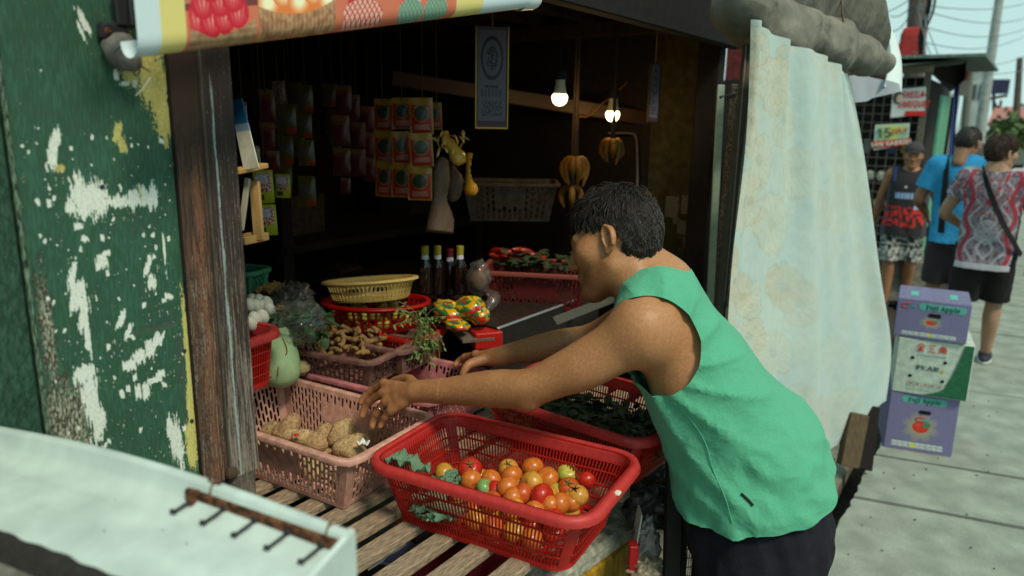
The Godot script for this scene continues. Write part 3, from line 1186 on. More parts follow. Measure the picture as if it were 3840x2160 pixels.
	# lint and scratches on the shorts, side label of the top, ring
	var lint := MB.new()
	for q in [[1745, 1385, 20, 26], [1800, 1420, 22, -14], [1850, 1400, 15, 26], [1960, 1372, 22, -18], [1905, 1420, 26, 12]]:
		var a: Vector3 = [Vector3(-0.4598, 0.7695, -1.3188), Vector3(-0.4165, 0.7484, -1.3307), Vector3(-0.3833, 0.7706, -1.3476), Vector3(-0.3189, 0.7827, -1.4212), Vector3(-0.3474, 0.7499, -1.3795)][[1745, 1800, 1850, 1960, 1905].find(q[0])]
		lint.bar(a, a + Vector3(0.0107, -0.0056, -0.0059), 0.0012, 0.0012)
	var ring := MB.new()
	var rc: Vector3 = kn[2].lerp(Vector3(-1.1968, 0.9349, -1.1559), 0.45)
	var rd: Vector3 = (Vector3(-1.1968, 0.9349, -1.1559) - kn[2]).normalized()
	var ru := rd.cross(Vector3.UP).normalized()
	var rw := rd.cross(ru)
	var rp := PackedVector3Array()
	for k in 17:
		rp.append(rc + ru * cos(TAU * k / 16.0) * 0.0104 + rw * sin(TAU * k / 16.0) * 0.0104)
	ring.tube(rp, [0.0014], 6, false)
	obj("ring", ring, mat(rgb(210, 205, 195), {"rough": 0.2, "metal": 1.0}), man)


# a turned and stitched edge along the open borders of a garment
func hems(s: MB, man: Node3D, m: Material) -> void:
	var cnt := {}
	for i in range(0, s.ix.size(), 3):
		for k in 3:
			var a := s.ix[i + k]
			var b := s.ix[i + (k + 1) % 3]
			var key := Vector2i(mini(a, b), maxi(a, b))
			cnt[key] = cnt.get(key, 0) + 1
	var next := {}
	for key in cnt:
		if cnt[key] == 1:
			for e in 2:
				var a: int = key[e]
				if not next.has(a):
					next[a] = []
				next[a].append(key[1 - e])
	var seen := {}
	for a0 in next:
		if seen.has(a0):
			continue
		var loop := PackedVector3Array()
		var a: int = a0
		while true:
			seen[a] = true
			loop.append(s.v[a])
			var nx := -1
			for b in next[a]:
				if not seen.has(b):
					nx = b
			if nx < 0:
				break
			a = nx
		if loop.size() < 20:
			continue
		loop.append(loop[0])
		# even out the steps
		for pass_ in 4:
			var q := loop.duplicate()
			for i in range(1, loop.size() - 1):
				q[i] = (loop[i - 1] + loop[i] * 2.0 + loop[i + 1]) * 0.25
			loop = q
		var thin := PackedVector3Array()
		for p in loop:
			if thin.is_empty() or thin[thin.size() - 1].distance_to(p) > 0.006:
				thin.append(p)
		var h := MB.new()
		h.tube(thin, [0.0022], 6, false)
		obj("hem", h, m, man)

# ------------------------------------------------------------------ the green plywood wall and its post
class Wear:
	# a mask on a panel: patches of peeled paint with ragged, streaky edges
	var w: int
	var h: int
	var r: Rect2           # the panel in metres (z to the left is larger: x of this rect is -z)
	var m := PackedFloat32Array()

	func _init(ww: int, hh: int, rr: Rect2) -> void:
		w = ww
		h = hh
		r = rr
		m.resize(w * h)

	# a ragged blob centred at (s, y), half sizes a and b, leaning by k
	func blob(s: float, y: float, a: float, b: float, k := 0.0) -> void:
		var cx := (s - r.position.x) / r.size.x * w
		var cy := (1.0 - (y - r.position.y) / r.size.y) * h
		var px := a / r.size.x * w
		var py := b / r.size.y * h
		for j in range(maxi(0, int(cy - py * 1.7)), mini(h, int(cy + py * 1.7) + 1)):
			for i in range(maxi(0, int(cx - px * 1.7 - absf(k) * py * 2.0)), mini(w, int(cx + px * 1.7 + absf(k) * py * 2.0) + 1)):
				var v := (j - cy) / py
				var u := (i - cx + k * (j - cy)) / px
				var q := 1.0 - pow(pow(absf(u), 3.0) + pow(absf(v), 3.0), 0.333)
				if q > -0.7:
					var at := j * w + i
					m[at] = maxf(m[at], q + 0.75)


func painted_wall() -> void:
	var at := Vector3(-1.05, -0.14, -0.2)
	var wall := thing("plywood_wall", "green painted plywood wall with scraped white and yellow patches left of the post", "wall", at)
	# the board beside the post: s runs along the street (-z), y up
	var r := Rect2(0.40, 1.02, 0.215, 0.82)
	var white := Wear.new(300, 900, r)
	var yellow := Wear.new(300, 900, r)
	var bare := Wear.new(300, 900, r)
	# scraped white patches: [s, y, half width, half height, lean]
	for q in [[0.486, 1.504, 0.02, 0.024, 0], [0.478, 1.513, 0.006, 0.024, 0], [0.503, 1.502, 0.009, 0.021, 0], [0.466, 1.494, 0.008, 0.006, 0], [0.528, 1.499, 0.014, 0.008, 0], [0.549, 1.502, 0.006, 0.012, 0.3], [0.556, 1.500, 0.004, 0.009, 0], [0.567, 1.503, 0.006, 0.014, -0.3], [0.577, 1.503, 0.005, 0.018, 0.2], [0.583, 1.498, 0.003, 0.014, 0],
			[0.452, 1.574, 0.006, 0.024, 0.35], [0.478, 1.452, 0.004, 0.004, 0], [0.472, 1.470, 0.005, 0.004, 0], [0.497, 1.416, 0.008, 0.010, 0], [0.506, 1.428, 0.005, 0.004, 0.6],
			[0.456, 1.40, 0.005, 0.020, 0.2], [0.460, 1.375, 0.009, 0.020, 0.3], [0.465, 1.345, 0.006, 0.022, 0.2], [0.467, 1.315, 0.003, 0.028, 0], [0.456, 1.262, 0.013, 0.012, 0], [0.462, 1.235, 0.010, 0.022, 0], [0.463, 1.205, 0.009, 0.02, 0], [0.468, 1.18, 0.008, 0.02, 0.3],
			[0.515, 1.330, 0.004, 0.012, 0.5], [0.523, 1.308, 0.004, 0.010, 0.6], [0.562, 1.402, 0.004, 0.014, 0.5], [0.565, 1.378, 0.006, 0.010, 0], [0.589, 1.42, 0.0016, 0.03, 0], [0.588, 1.35, 0.006, 0.005, -0.6], [0.582, 1.345, 0.004, 0.003, 0],
			[0.536, 1.268, 0.010, 0.010, 0], [0.552, 1.276, 0.006, 0.012, 0], [0.563, 1.284, 0.006, 0.012, 0.5], [0.572, 1.287, 0.003, 0.010, 0.5], [0.520, 1.258, 0.010, 0.007, -0.4], [0.556, 1.225, 0.010, 0.004, -0.4], [0.567, 1.232, 0.005, 0.006, 0], [0.529, 1.213, 0.004, 0.01, 0], [0.541, 1.213, 0.006, 0.012, 0.2], [0.505, 1.217, 0.003, 0.006, 0], [0.515, 1.224, 0.003, 0.005, 0],
			[0.507, 1.736, 0.004, 0.014, -0.5], [0.503, 1.724, 0.002, 0.01, -0.4], [0.543, 1.67, 0.003, 0.007, 0], [0.553, 1.66, 0.006, 0.003, 0.5], [0.579, 1.12, 0.008, 0.03, 0], [0.572, 1.14, 0.004, 0.02, 0], [0.586, 1.10, 0.005, 0.03, 0]]:
		white.blob(q[0], q[1], q[2], q[3], q[4])
	var chips := RandomNumberGenerator.new()
	chips.seed = 12
	for i in 120:
		var z := pow(chips.randf(), 2.0)
		white.blob(chips.randf_range(0.41, 0.605), chips.randf_range(1.05, 1.6) + (0.2 * chips.randf() if i % 6 == 0 else 0.0), 0.0008 + 0.002 * z, 0.001 + 0.004 * z, chips.randf_range(-0.5, 0.5))
	# under coat of yellow: beside the bracket, down the post and a torn flake
	for q in [[0.556, 1.710, 0.013, 0.030, 0], [0.566, 1.686, 0.014, 0.03, 0], [0.588, 1.672, 0.014, 0.04, 0], [0.602, 1.655, 0.014, 0.05, 0], [0.606, 1.615, 0.012, 0.03, 0], [0.549, 1.726, 0.006, 0.012, 0], [0.606, 1.59, 0.004, 0.02, 0],
			[0.537, 1.594, 0.006, 0.014, 0.3], [0.541, 1.578, 0.005, 0.012, 0], [0.546, 1.572, 0.003, 0.006, 0], [0.4565, 1.548, 0.006, 0.005, 0], [0.493, 1.51, 0.003, 0.004, 0], [0.561, 1.512, 0.0022, 0.01, 0], [0.563, 1.497, 0.003, 0.008, 0],
			[0.611, 1.25, 0.004, 0.10, 0], [0.609, 1.15, 0.006, 0.05, 0], [0.606, 1.10, 0.010, 0.04, 0]]:
		yellow.blob(q[0], q[1], q[2], q[3], q[4])
	# dark scuffs and bare grey wood low on the left
	for q in [[0.428, 1.20, 0.032, 0.06, 0], [0.417, 1.33, 0.008, 0.08, 0], [0.598, 1.24, 0.004, 0.05, 0], [0.602, 1.15, 0.003, 0.04, 0], [0.572, 1.306, 0.03, 0.004, -0.1]]:
		bare.blob(q[0], q[1], q[2], q[3], q[4])
	var streak := FastNoiseLite.new()
	streak.seed = 21
	streak.frequency = 0.05
	streak.fractal_octaves = 3
	var fine := FastNoiseLite.new()
	fine.seed = 4
	fine.frequency = 0.12
	var broad := FastNoiseLite.new()
	broad.seed = 9
	broad.frequency = 0.008
	var im := Image.create(300, 900, false, Image.FORMAT_RGB8)
	var relief := Image.create(300, 900, false, Image.FORMAT_L8)
	for j in 900:
		for i in 300:
			var n := streak.get_noise_2d(i * 3.4, j * 0.55)
			var g := fine.get_noise_2d(i * 1.6, j * 0.9)
			var b := broad.get_noise_2d(i * 2.0, j)
			var c := rgb(58, 97, 76).lerp(rgb(38, 72, 56), clampf(0.45 + n * 0.9 + b * 0.5, 0, 1)).lerp(rgb(90, 102, 72), clampf(n * 0.8 - 0.12 + b * 0.4, 0, 0.5))
			var hgt := 0.6 + n * 0.15
			var at_ := j * 300 + i
			var y := r.position.y + r.size.y * (1.0 - j / 900.0)
			# dirt and lost paint towards the foot of the board
			if bare.m[at_] + n * 0.9 + g * 0.3 > 0.72:
				c = rgb(176, 178, 158).lerp(rgb(58, 54, 44), clampf(0.55 + g * 1.3 + n * 1.2, 0, 1)) if i < 90 else rgb(66, 78, 66)
				hgt = 0.35
			if yellow.m[at_] + n * 0.35 + g * 0.3 > 0.78:
				c = rgb(205, 196, 118).lerp(rgb(176, 160, 92), clampf(0.4 + g + b, 0, 1))
				hgt = 0.4
			elif yellow.m[at_] + n * 0.5 > 0.55 and g > 0.1:
				c = rgb(150, 152, 92)
			if white.m[at_] + n * 0.75 + g * 0.35 > 0.64 or (n * 0.75 + g * 0.55 + b * 0.3 > 0.6 and y < 1.55):
				c = rgb(226, 230, 222).lerp(rgb(190, 190, 178), clampf(g * 0.8 + 0.2, 0, 1))
				hgt = 0.15
			im.set_pixel(i, j, c)
			relief.set_pixel(i, j, Color(hgt, hgt, hgt))
	relief.bump_map_to_normal_map(3.0)
	var pm := mat(Color.WHITE, {"rough": 0.6, "img": ImageTexture.create_from_image(im)})
	pm.normal_enabled = true
	pm.normal_texture = ImageTexture.create_from_image(relief)
	pm.normal_scale = 0.7
	var b1 := MB.new()
	b1.quad(Vector3(-1.05, 1.02, -0.40), Vector3(-1.05, 1.02, -0.615), Vector3(-1.05, 1.84, -0.615), Vector3(-1.05, 1.84, -0.40))
	obj("board", b1, pm, wall)
	var back := MB.new()
	back.box(Vector3(-1.065, 1.43, -0.5075), Vector3(0.026, 0.82, 0.213))
	var green := mat(rgb(53, 90, 71), {"rough": 0.65, "tex": noise("simplex", 0.03, 0.62, 1.0, false, 5), "ts": Vector3(6, 1.2, 6), "bump": T.bump, "br": 0.5, "world": true})
	obj("board_core", back, green, wall)
	var low := MB.new()
	low.box(Vector3(-1.064, 0.44, -0.5075), Vector3(0.028, 1.155, 0.213), Basis(), 0.002)
	obj("board", low, green, wall)
	var top := MB.new()
	top.box(Vector3(-1.064, 1.96, -0.5075), Vector3(0.028, 0.235, 0.213), Basis(), 0.002)
	obj("board", top, green, wall)
	for k in 6:
		var b := MB.new()
		b.box(Vector3(-1.0645, 0.97, -0.2855 + 0.232 * k), Vector3(0.029, 2.2, 0.226), Basis(), 0.004)
		obj("board", b, green, wall)
	# raised batten with pale worn edge over the seam
	var bt := MB.new()
	bt.box(Vector3(-1.047, 0.97, -0.4005), Vector3(0.006, 2.2, 0.005), Basis(), 0.001)
	obj("batten", bt, mat(rgb(116, 140, 118), {"rough": 0.8, "tex": noise("spots", 0.03, 0.35, 1.0), "ts": Vector3(30, 3, 30)}), wall)
	# nail heads
	for q in [[1.258, -0.607], [1.14, -0.609], [1.52, -0.508]]:
		var n := MB.new()
		n.ball(Vector3(-1.049, q[0], q[1]), Vector3(0.002, 0.0035, 0.0035), Basis(), 8, 4)
		obj("nail", n, M.iron, wall)
	# post of two timbers, the shade on their upper part painted in
	var post := thing("door_post", "dark timber post with rusty brown and blue grey paint streaks between wall and stall opening", "post", Vector3(-1.06, -0.14, -0.68))
	var pst := FastNoiseLite.new()
	pst.seed = 31
	pst.frequency = 0.03
	pst.fractal_octaves = 4
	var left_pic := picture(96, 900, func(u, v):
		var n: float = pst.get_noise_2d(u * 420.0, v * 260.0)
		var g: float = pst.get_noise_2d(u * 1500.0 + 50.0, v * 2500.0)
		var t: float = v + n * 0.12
		var c := rgb(58, 42, 34)  # upper end: shade painted as a darker brown
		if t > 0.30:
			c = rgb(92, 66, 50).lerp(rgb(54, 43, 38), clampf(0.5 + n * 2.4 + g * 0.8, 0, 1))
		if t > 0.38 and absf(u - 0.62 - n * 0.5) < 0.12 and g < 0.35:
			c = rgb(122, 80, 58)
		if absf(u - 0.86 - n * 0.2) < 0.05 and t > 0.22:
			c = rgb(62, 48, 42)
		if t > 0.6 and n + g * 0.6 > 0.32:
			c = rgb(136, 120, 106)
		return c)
	var right_pic := picture(96, 900, func(u, v):
		var n: float = pst.get_noise_2d(u * 500.0 + 900.0, v * 200.0)
		var g: float = pst.get_noise_2d(u * 1700.0 + 50.0, v * 1800.0 + 700.0)
		var t: float = v + n * 0.1
		var c := rgb(48, 37, 34).lerp(rgb(70, 56, 50), clampf(0.3 + n * 1.2, 0, 1))
		c = c.lerp(rgb(146, 134, 122), clampf((t - 0.48) * 2.0 + n * 0.9 + g * 0.7 - 0.25, 0, 0.9))
		if absf(u - 0.24 - v * 0.1 - n * 0.06) < 0.035 + 0.02 * g and t > 0.24:
			c = rgb(150, 164, 164).lerp(c, clampf(g * 1.2, 0, 0.7))
		if g > 0.5 and n > 0.1:
			c = rgb(150, 144, 132)
		return c)
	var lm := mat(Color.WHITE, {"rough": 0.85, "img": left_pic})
	var rm := mat(Color.WHITE, {"rough": 0.8, "img": right_pic})
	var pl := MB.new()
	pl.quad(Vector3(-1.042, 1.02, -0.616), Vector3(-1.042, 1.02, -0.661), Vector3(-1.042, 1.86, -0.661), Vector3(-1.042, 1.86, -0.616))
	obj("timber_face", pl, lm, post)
	var pr := MB.new()
	pr.quad(Vector3(-1.034, 1.02, -0.663), Vector3(-1.034, 1.02, -0.7165), Vector3(-1.034, 1.86, -0.7105), Vector3(-1.034, 1.86, -0.663))
	obj("timber_face", pr, rm, post)
	var c1 := MB.new()
	c1.box(Vector3(-1.078, 0.97, -0.6385), Vector3(0.07, 2.22, 0.045), Basis(), 0.003)
	obj("timber", c1, M.dark_wood, post)
	var c2 := MB.new()
	c2.box(Vector3(-1.071, 0.97, -0.6865), Vector3(0.072, 2.22, 0.047), Basis(), 0.003)
	var grey := obj("timber", c2, M.grey_wood, post)
	var knob := MB.new()
	var kc := Vector3(-1.034, 1.0315, -0.6631)
	knob.ball(kc, Vector3(0.009, 0.0115, 0.0115), Basis(), 14, 8)
	obj("rusted_bolt", knob, mat(rgb(96, 74, 58), {"rough": 0.95, "tex": T.spots, "ts": 40.0}), grey)
	# steel bracket with a bolt, and the tied roll of plastic beneath it
	var br := thing("steel_bracket", "dark steel bracket bolted to the green wall beside the banner", "bracket", Vector3(-1.03, 1.718, -0.5421))
	var arm := MB.new()
	arm.bar(Vector3(-1.0288, 1.7863, -0.5484), Vector3(-1.0292, 1.7334, -0.5496), 0.022, 0.012, Vector3.UP, 0.002)
	arm.bar(Vector3(-1.0267, 1.7877, -0.5591), Vector3(-1.0193, 1.7315, -0.5561), 0.012, 0.02, Vector3.UP, 0.002)
	obj("arm", arm, M.iron, br)
	var plate := MB.new()
	plate.box(Vector3(-1.038, 1.7256, -0.5379), Vector3(0.022, 0.022, 0.034), Basis(), 0.003)
	obj("plate", plate, M.iron, br)
	var bolt := MB.new()
	bolt.ball(Vector3(-1.026, 1.7247, -0.525), Vector3(0.003, 0.005, 0.005), Basis(), 6, 4)
	obj("bolt", bolt, M.rust, br)
	var roll := MB.new()
	var rp := smooth_path([Vector3(-1.0188, 1.7079, -0.5311), Vector3(-1.0292, 1.7012, -0.5432), Vector3(-1.0191, 1.6901, -0.5496), Vector3(-1.0198, 1.6858, -0.5617)], 12)
	roll.tube(rp, [0.012, 0.019, 0.022, 0.023, 0.024, 0.023, 0.022, 0.021, 0.019, 0.015, 0.012, 0.009, 0.004], 14)
	for i in roll.v.size():
		roll.v[i] += Vector3(sin(i * 1.7) * 0.0012, cos(i * 2.3) * 0.0012, sin(i * 0.9) * 0.0012)
	tag(obj("rolled_plastic", roll, mat(rgb(140, 132, 126), {"rough": 0.6, "tex": T.blotch, "ts": 14.0})), "grey rolled plastic sheet tied with cord under the steel bracket", "plastic sheet")
	var cord := thing("cord", "thin brown cord wound round the rolled plastic with loose ends", "cord", Vector3(-1.0193, 1.6849, -0.5493))
	for q in [[Vector3(-1.0271, 1.7111, -0.5399), Vector3(-1.0189, 1.6948, -0.5436), Vector3(-1.0186, 1.6817, -0.5389)], [Vector3(-1.019, 1.7091, -0.545), Vector3(-1.0193, 1.6955, -0.5535), Vector3(-1.0195, 1.6797, -0.5477)], [Vector3(-1.0196, 1.6907, -0.5582), Vector3(-1.0195, 1.6763, -0.5606), Vector3(-1.0198, 1.6687, -0.5544), Vector3(-1.0196, 1.6774, -0.552), Vector3(-1.0196, 1.683, -0.5585)], [Vector3(-1.0194, 1.6879, -0.5551), Vector3(-1.0202, 1.68, -0.5686), Vector3(-1.0198, 1.6762, -0.5753)]]:
		var m := MB.new()
		m.tube(smooth_path(q, 10), [0.0012], 5)
		obj("strand", m, M.string, cord)
	var loose := MB.new()
	loose.tube(smooth_path([Vector3(-1.0276, 1.6431, -0.5556), Vector3(-1.0202, 1.6517, -0.5619), Vector3(-1.0195, 1.6627, -0.5705), Vector3(-1.0196, 1.6682, -0.5744)], 8), [0.0011], 5)
	tag(obj("string_end", loose, mat(rgb(200, 198, 186), {"rough": 0.8})), "frayed pale string sticking out from the yellow paint patch", "string")


# ------------------------------------------------------------------ slatted table in front of the stall
func table() -> void:
	var t := thing("slatted_table", "weathered wooden slatted display table under the crates", "table", Vector3(-1.1, -0.14, -1.4))
	var xs := [-1.45, -1.37, -1.288, -1.206, -1.128, -1.05, -0.97, -0.888, -0.804, -0.712]
	for i in xs.size():
		var b := MB.new()
		var w := 0.042 + rng.randf_range(-0.003, 0.003)
		b.bar(Vector3(xs[i], 0.774 + rng.randf_range(-0.002, 0.002), -0.78 if i < 8 else -0.62), Vector3(xs[i] + rng.randf_range(-0.006, 0.006), 0.774, -2.02), w, 0.02, Vector3.UP, 0.002)
		obj("slat", b, M.slat, t)
	for z in [-0.83, -1.5, -1.98]:
		var b := MB.new()
		b.box(Vector3(-1.1, 0.742, z), Vector3(0.8, 0.04, 0.04), Basis(), 0.002)
		obj("cross_bar", b, M.slat, t)
	for q in [[-1.5, -0.83], [-1.5, -1.98]]:
		var b := MB.new()
		b.box(Vector3(q[0], 0.29, q[1]), Vector3(0.045, 0.86, 0.045), Basis(), 0.003)
		obj("leg", b, M.slat, t)
	# front rail that crosses the slats' near ends
	var fr := MB.new()
	fr.bar(Vector3(-1.3, 0.749, -0.76), Vector3(-0.66, 0.749, -0.70), 0.05, 0.024, Vector3.UP, 0.002)
	obj("end_rail", fr, M.slat, t)


# ------------------------------------------------------------------ crates
# point on the wall of a rounded rectangular basket: s runs 0..1 round it, e 0 bottom .. 1 rim
func rr_point(s: float, hx: float, hz: float, r: float) -> Array:
	var sx := (hx - r) * 2.0
	var sz := (hz - r) * 2.0
	var q := r * PI * 0.5
	var l := fposmod(s, 1.0) * (2.0 * sx + 2.0 * sz + 4.0 * q)
	var segs := [[sx, 0], [q, 1], [sz, 2], [q, 3], [sx, 4], [q, 5], [sz, 6], [q, 7]]
	for g in segs:
		if l <= g[0] or g[1] == 7:
			var t: float = l / g[0] if g[0] > 0.0 else 0.0
			match g[1]:
				0: return [Vector2(-hx + r + l, hz), Vector2(0, 1)]
				1: return arc(Vector2(hx - r, hz - r), r, PI / 2, t)
				2: return [Vector2(hx, hz - r - l), Vector2(1, 0)]
				3: return arc(Vector2(hx - r, -hz + r), r, 0.0, t)
				4: return [Vector2(hx - r - l, -hz), Vector2(0, -1)]
				5: return arc(Vector2(-hx + r, -hz + r), r, -PI / 2, t)
				6: return [Vector2(-hx, -hz + r + l), Vector2(-1, 0)]
				7: return arc(Vector2(-hx + r, hz - r), r, PI, t)
		l -= g[0]
	return [Vector2.ZERO, Vector2.ZERO]


func arc(c: Vector2, r: float, from: float, t: float) -> Array:
	var g := from - t * PI / 2
	var d := Vector2(cos(g), sin(g))
	return [c + d * r, d]


# the red sort: thin upright bars, a few rings, rolled rim. Local axes, bottom at y = 0.
func red_basket(t: Node3D, hx: float, hz: float, ht: float) -> void:
	var wall := MB.new()
	var spot := func(s: float, e: float) -> Vector3:
		var k := lerpf(0.82, 1.0, e)
		var a: Array = rr_point(s, hx * k, hz * k, 0.05 * k)
		return Vector3(a[0].x, e * ht, a[0].y)
	var nrm := func(s: float) -> Vector3:
		var a: Array = rr_point(s, hx, hz, 0.05)
		return Vector3(a[1].x, 0, a[1].y)
	var per := 4.0 * (hx + hz) - 8.0 * 0.05 + TAU * 0.05
	var n := int(per / 0.0084)
	for i in n:
		var s := float(i) / n
		var a: Vector3 = spot.call(s, 0.0)
		var b: Vector3 = spot.call(s, 1.0)
		var w: Vector3 = nrm.call(s)
		wall.bar(a, b, 0.0028, 0.0024, w)
	for e in [0.0, 0.2, 0.42, 0.64, 0.97]:
		var q := PackedVector3Array()
		for i in 81:
			q.append(spot.call(i / 80.0, e))
		var wide := 0.012 if e == 0.0 or e > 0.9 else 0.0036
		ribbon(wall, q, wide, 0.003)
	# solid corners
	for cn in 4:
		var s0 := corner_s(cn, hx, hz, 0.05)
		var m := MB.new()
		wall.grid(4, 4, func(u, v): return spot.call(s0[0] + (s0[1] - s0[0]) * lerpf(0.36, 0.64, u), v) + nrm.call(s0[0] + (s0[1] - s0[0]) * u) * 0.002)
	part("basket_wall", wall.mesh(), M.red_plastic, t)
	var rim := MB.new()
	var prof := [Vector2(-0.006, -0.026), Vector2(-0.004, -0.006), Vector2(0.0, 0.002), Vector2(0.007, 0.0045), Vector2(0.014, 0.003), Vector2(0.018, -0.004), Vector2(0.0195, -0.014), Vector2(0.0175, -0.014), Vector2(0.015, -0.004), Vector2(0.006, -0.001), Vector2(0.0, -0.026), Vector2(-0.006, -0.026)]
	rim.grid(96, 11, func(u, v):
		var a: Array = rr_point(u, hx, hz, 0.05)
		var q: Vector2 = prof[roundi(v * 11)]
		var d := Vector3(a[1].x, 0, a[1].y)
		return Vector3(a[0].x, ht + q.y, a[0].y) + d * q.x, true)
	part("rim", rim.mesh(), M.red_rim, t)
	var base := MB.new()
	var k := 0.82
	for i in 15:
		var x := lerpf(-hx * k + 0.01, hx * k - 0.01, i / 14.0)
		var in_ := 0.02 if i == 0 or i == 14 else 0.0
		base.bar(Vector3(x, 0.003, -hz * k + in_), Vector3(x, 0.003, hz * k - in_), 0.011, 0.003)
	for i in 9:
		var z := lerpf(-hz * k + 0.01, hz * k - 0.01, i / 8.0)
		base.bar(Vector3(-hx * k + 0.02, 0.0045, z), Vector3(hx * k - 0.02, 0.0045, z), 0.011, 0.003)
	part("base", base.mesh(), M.red_plastic, t)


func corner_s(i: int, hx: float, hz: float, r: float) -> Array:
	var sx := (hx - r) * 2.0
	var sz := (hz - r) * 2.0
	var q := r * PI * 0.5
	var per := 2.0 * sx + 2.0 * sz + 4.0 * q
	var a: float = [sx, sx + q + sz, sx + q + sz + q + sx, sx + q + sz + q + sx + q + sz][i]
	return [a / per, (a + q) / per]


func ribbon(mb: MB, q: PackedVector3Array, high: float, thick: float) -> void:
	# an upright strip along q
	var n := q.size()
	var b := mb.v.size()
	for i in n:
		var t := (q[mini(i + 1, n - 1)] - q[maxi(i - 1, 0)])
		var o := Vector3(-t.z, 0, t.x).normalized() * thick * 0.5
		var h := Vector3(0, high * 0.5, 0)
		mb.p(q[i] + o - h)
		mb.p(q[i] + o + h)
		mb.p(q[i] - o + h)
		mb.p(q[i] - o - h)
	for i in n - 1:
		for k in 4:
			var a := b + i * 4 + k
			var c := b + i * 4 + (k + 1) % 4
			mb.qi(a, c, c + 4, a + 4)


# the pink sort: flat walls punched with staggered upright slots, a flat lip, thick corners
func slot_crate(t: Node3D, hx: float, hz: float, ht: float, m: Material, plates := true, pitch := 0.0155, rim_m: Material = null) -> void:
	var k := 0.84
	var wall := MB.new()
	var c := []
	for q in [[-1, 1], [1, 1], [1, -1], [-1, -1]]:
		c.append([Vector3(hx * k * q[0], 0, hz * k * q[1]), Vector3(hx * q[0], ht, hz * q[1])])
	for i in 4:
		var a: Array = c[i]
		var b: Array = c[(i + 1) % 4]
		punched(wall, a[0], b[0], b[1], a[1], pitch, clampf(ht / 0.028, 3.0, 6.0), plates and i % 2 == 0)
	part("crate_wall", wall.mesh(), m, t)
	# corner strips
	var corner := MB.new()
	for i in 4:
		var a: Array = c[i]
		var o := Vector3(a[0].x, 0, a[0].z).normalized() * 0.002
		var inx := Vector3(-signf(a[0].x) * 0.02, 0, 0)
		var inz := Vector3(0, 0, -signf(a[0].z) * 0.02)
		for e in [inx, inz]:
			for s in [1.0, -1.6]:
				corner.quad(a[0] + o * s, a[0] + e + o * s, a[1] + e + o * s, a[1] + o * s)
	part("corner_strips", corner.mesh(), m, t).set_meta("kind", "stuff")
	var rim := MB.new()
	var prof := [Vector2(-0.003, -0.014), Vector2(-0.003, 0.0), Vector2(0.0, 0.003), Vector2(0.012, 0.003), Vector2(0.0155, 0.0005), Vector2(0.0155, -0.010), Vector2(0.0135, -0.010), Vector2(0.012, -0.001), Vector2(0.001, -0.001), Vector2(0.001, -0.014), Vector2(-0.003, -0.014)]
	rim.grid(64, 10, func(u, v):
		var a: Array = rr_point(u, hx, hz, 0.02)
		var q: Vector2 = prof[roundi(v * 10)]
		return Vector3(a[0].x, ht + q.y, a[0].y) + Vector3(a[1].x, 0, a[1].y) * q.x, true)
	part("rim", rim.mesh(), rim_m if rim_m else m, t)
	var base := MB.new()
	for i in 12:
		var x := lerpf(-hx * k + 0.008, hx * k - 0.008, i / 11.0)
		base.bar(Vector3(x, 0.003, -hz * k), Vector3(x, 0.003, hz * k), 0.014, 0.003)
	for i in 7:
		var z := lerpf(-hz * k + 0.008, hz * k - 0.008, i / 6.0)
		base.bar(Vector3(-hx * k, 0.0045, z), Vector3(hx * k, 0.0045, z), 0.012, 0.003)
	part("base", base.mesh(), m, t)


# a wall a-b-c-d (counter-clockwise from outside) punched with rounded upright slots in staggered columns
func punched(mb: MB, a: Vector3, b: Vector3, c: Vector3, d: Vector3, pitch: float, rows: float, plate: bool) -> void:
	var n := int(((b - a).length() + (c - d).length()) * 0.5 / pitch)
	var nr := (b - a).cross(d - a).normalized() * 0.0024
	var at := func(u: float, v: float) -> Vector3:
		return a.lerp(b, u).lerp(d.lerp(c, u), v)
	var nrows := int(rows)
	var m := 0.07
	for i in n:
		var u0 := float(i) / n
		var u1 := float(i + 1) / n
		var edges := [0.0]
		# columns are staggered by half a slot
		var first := 0.5 if i % 2 else 0.0
		var list := []
		var pos := m
		var stepv := (0.93 - m) / nrows
		if first > 0.0:
			list.append([pos, pos + stepv * 0.5])
			pos += stepv * 0.5
		while pos < 0.93 - stepv * 0.4:
			list.append([pos, minf(pos + stepv, 0.93)])
			pos += stepv
		mb_plain(mb, at, u0, u1, 0.0, m, nr)
		mb_plain(mb, at, u0, u1, 0.93, 1.0, nr)
		for q in list:
			var mid: float = (q[0] + q[1]) * 0.5
			var uc := (u0 + u1) * 0.5
			if i == 0 or i == n - 1 or (plate and absf(uc - 0.5) < 0.19 and mid > 0.36 and mid < 0.8):
				mb_plain(mb, at, u0, u1, q[0], q[1], nr)
			else:
				slot(mb, at, u0, u1, q[0], q[1], nr)


func mb_plain(mb: MB, at: Callable, u0: float, u1: float, v0: float, v1: float, nr: Vector3) -> void:
	var p := [at.call(u0, v0), at.call(u1, v0), at.call(u1, v1), at.call(u0, v1)]
	mb.quad(p[0], p[1], p[2], p[3])
	mb.quad(p[1] - nr, p[0] - nr, p[3] - nr, p[2] - nr)


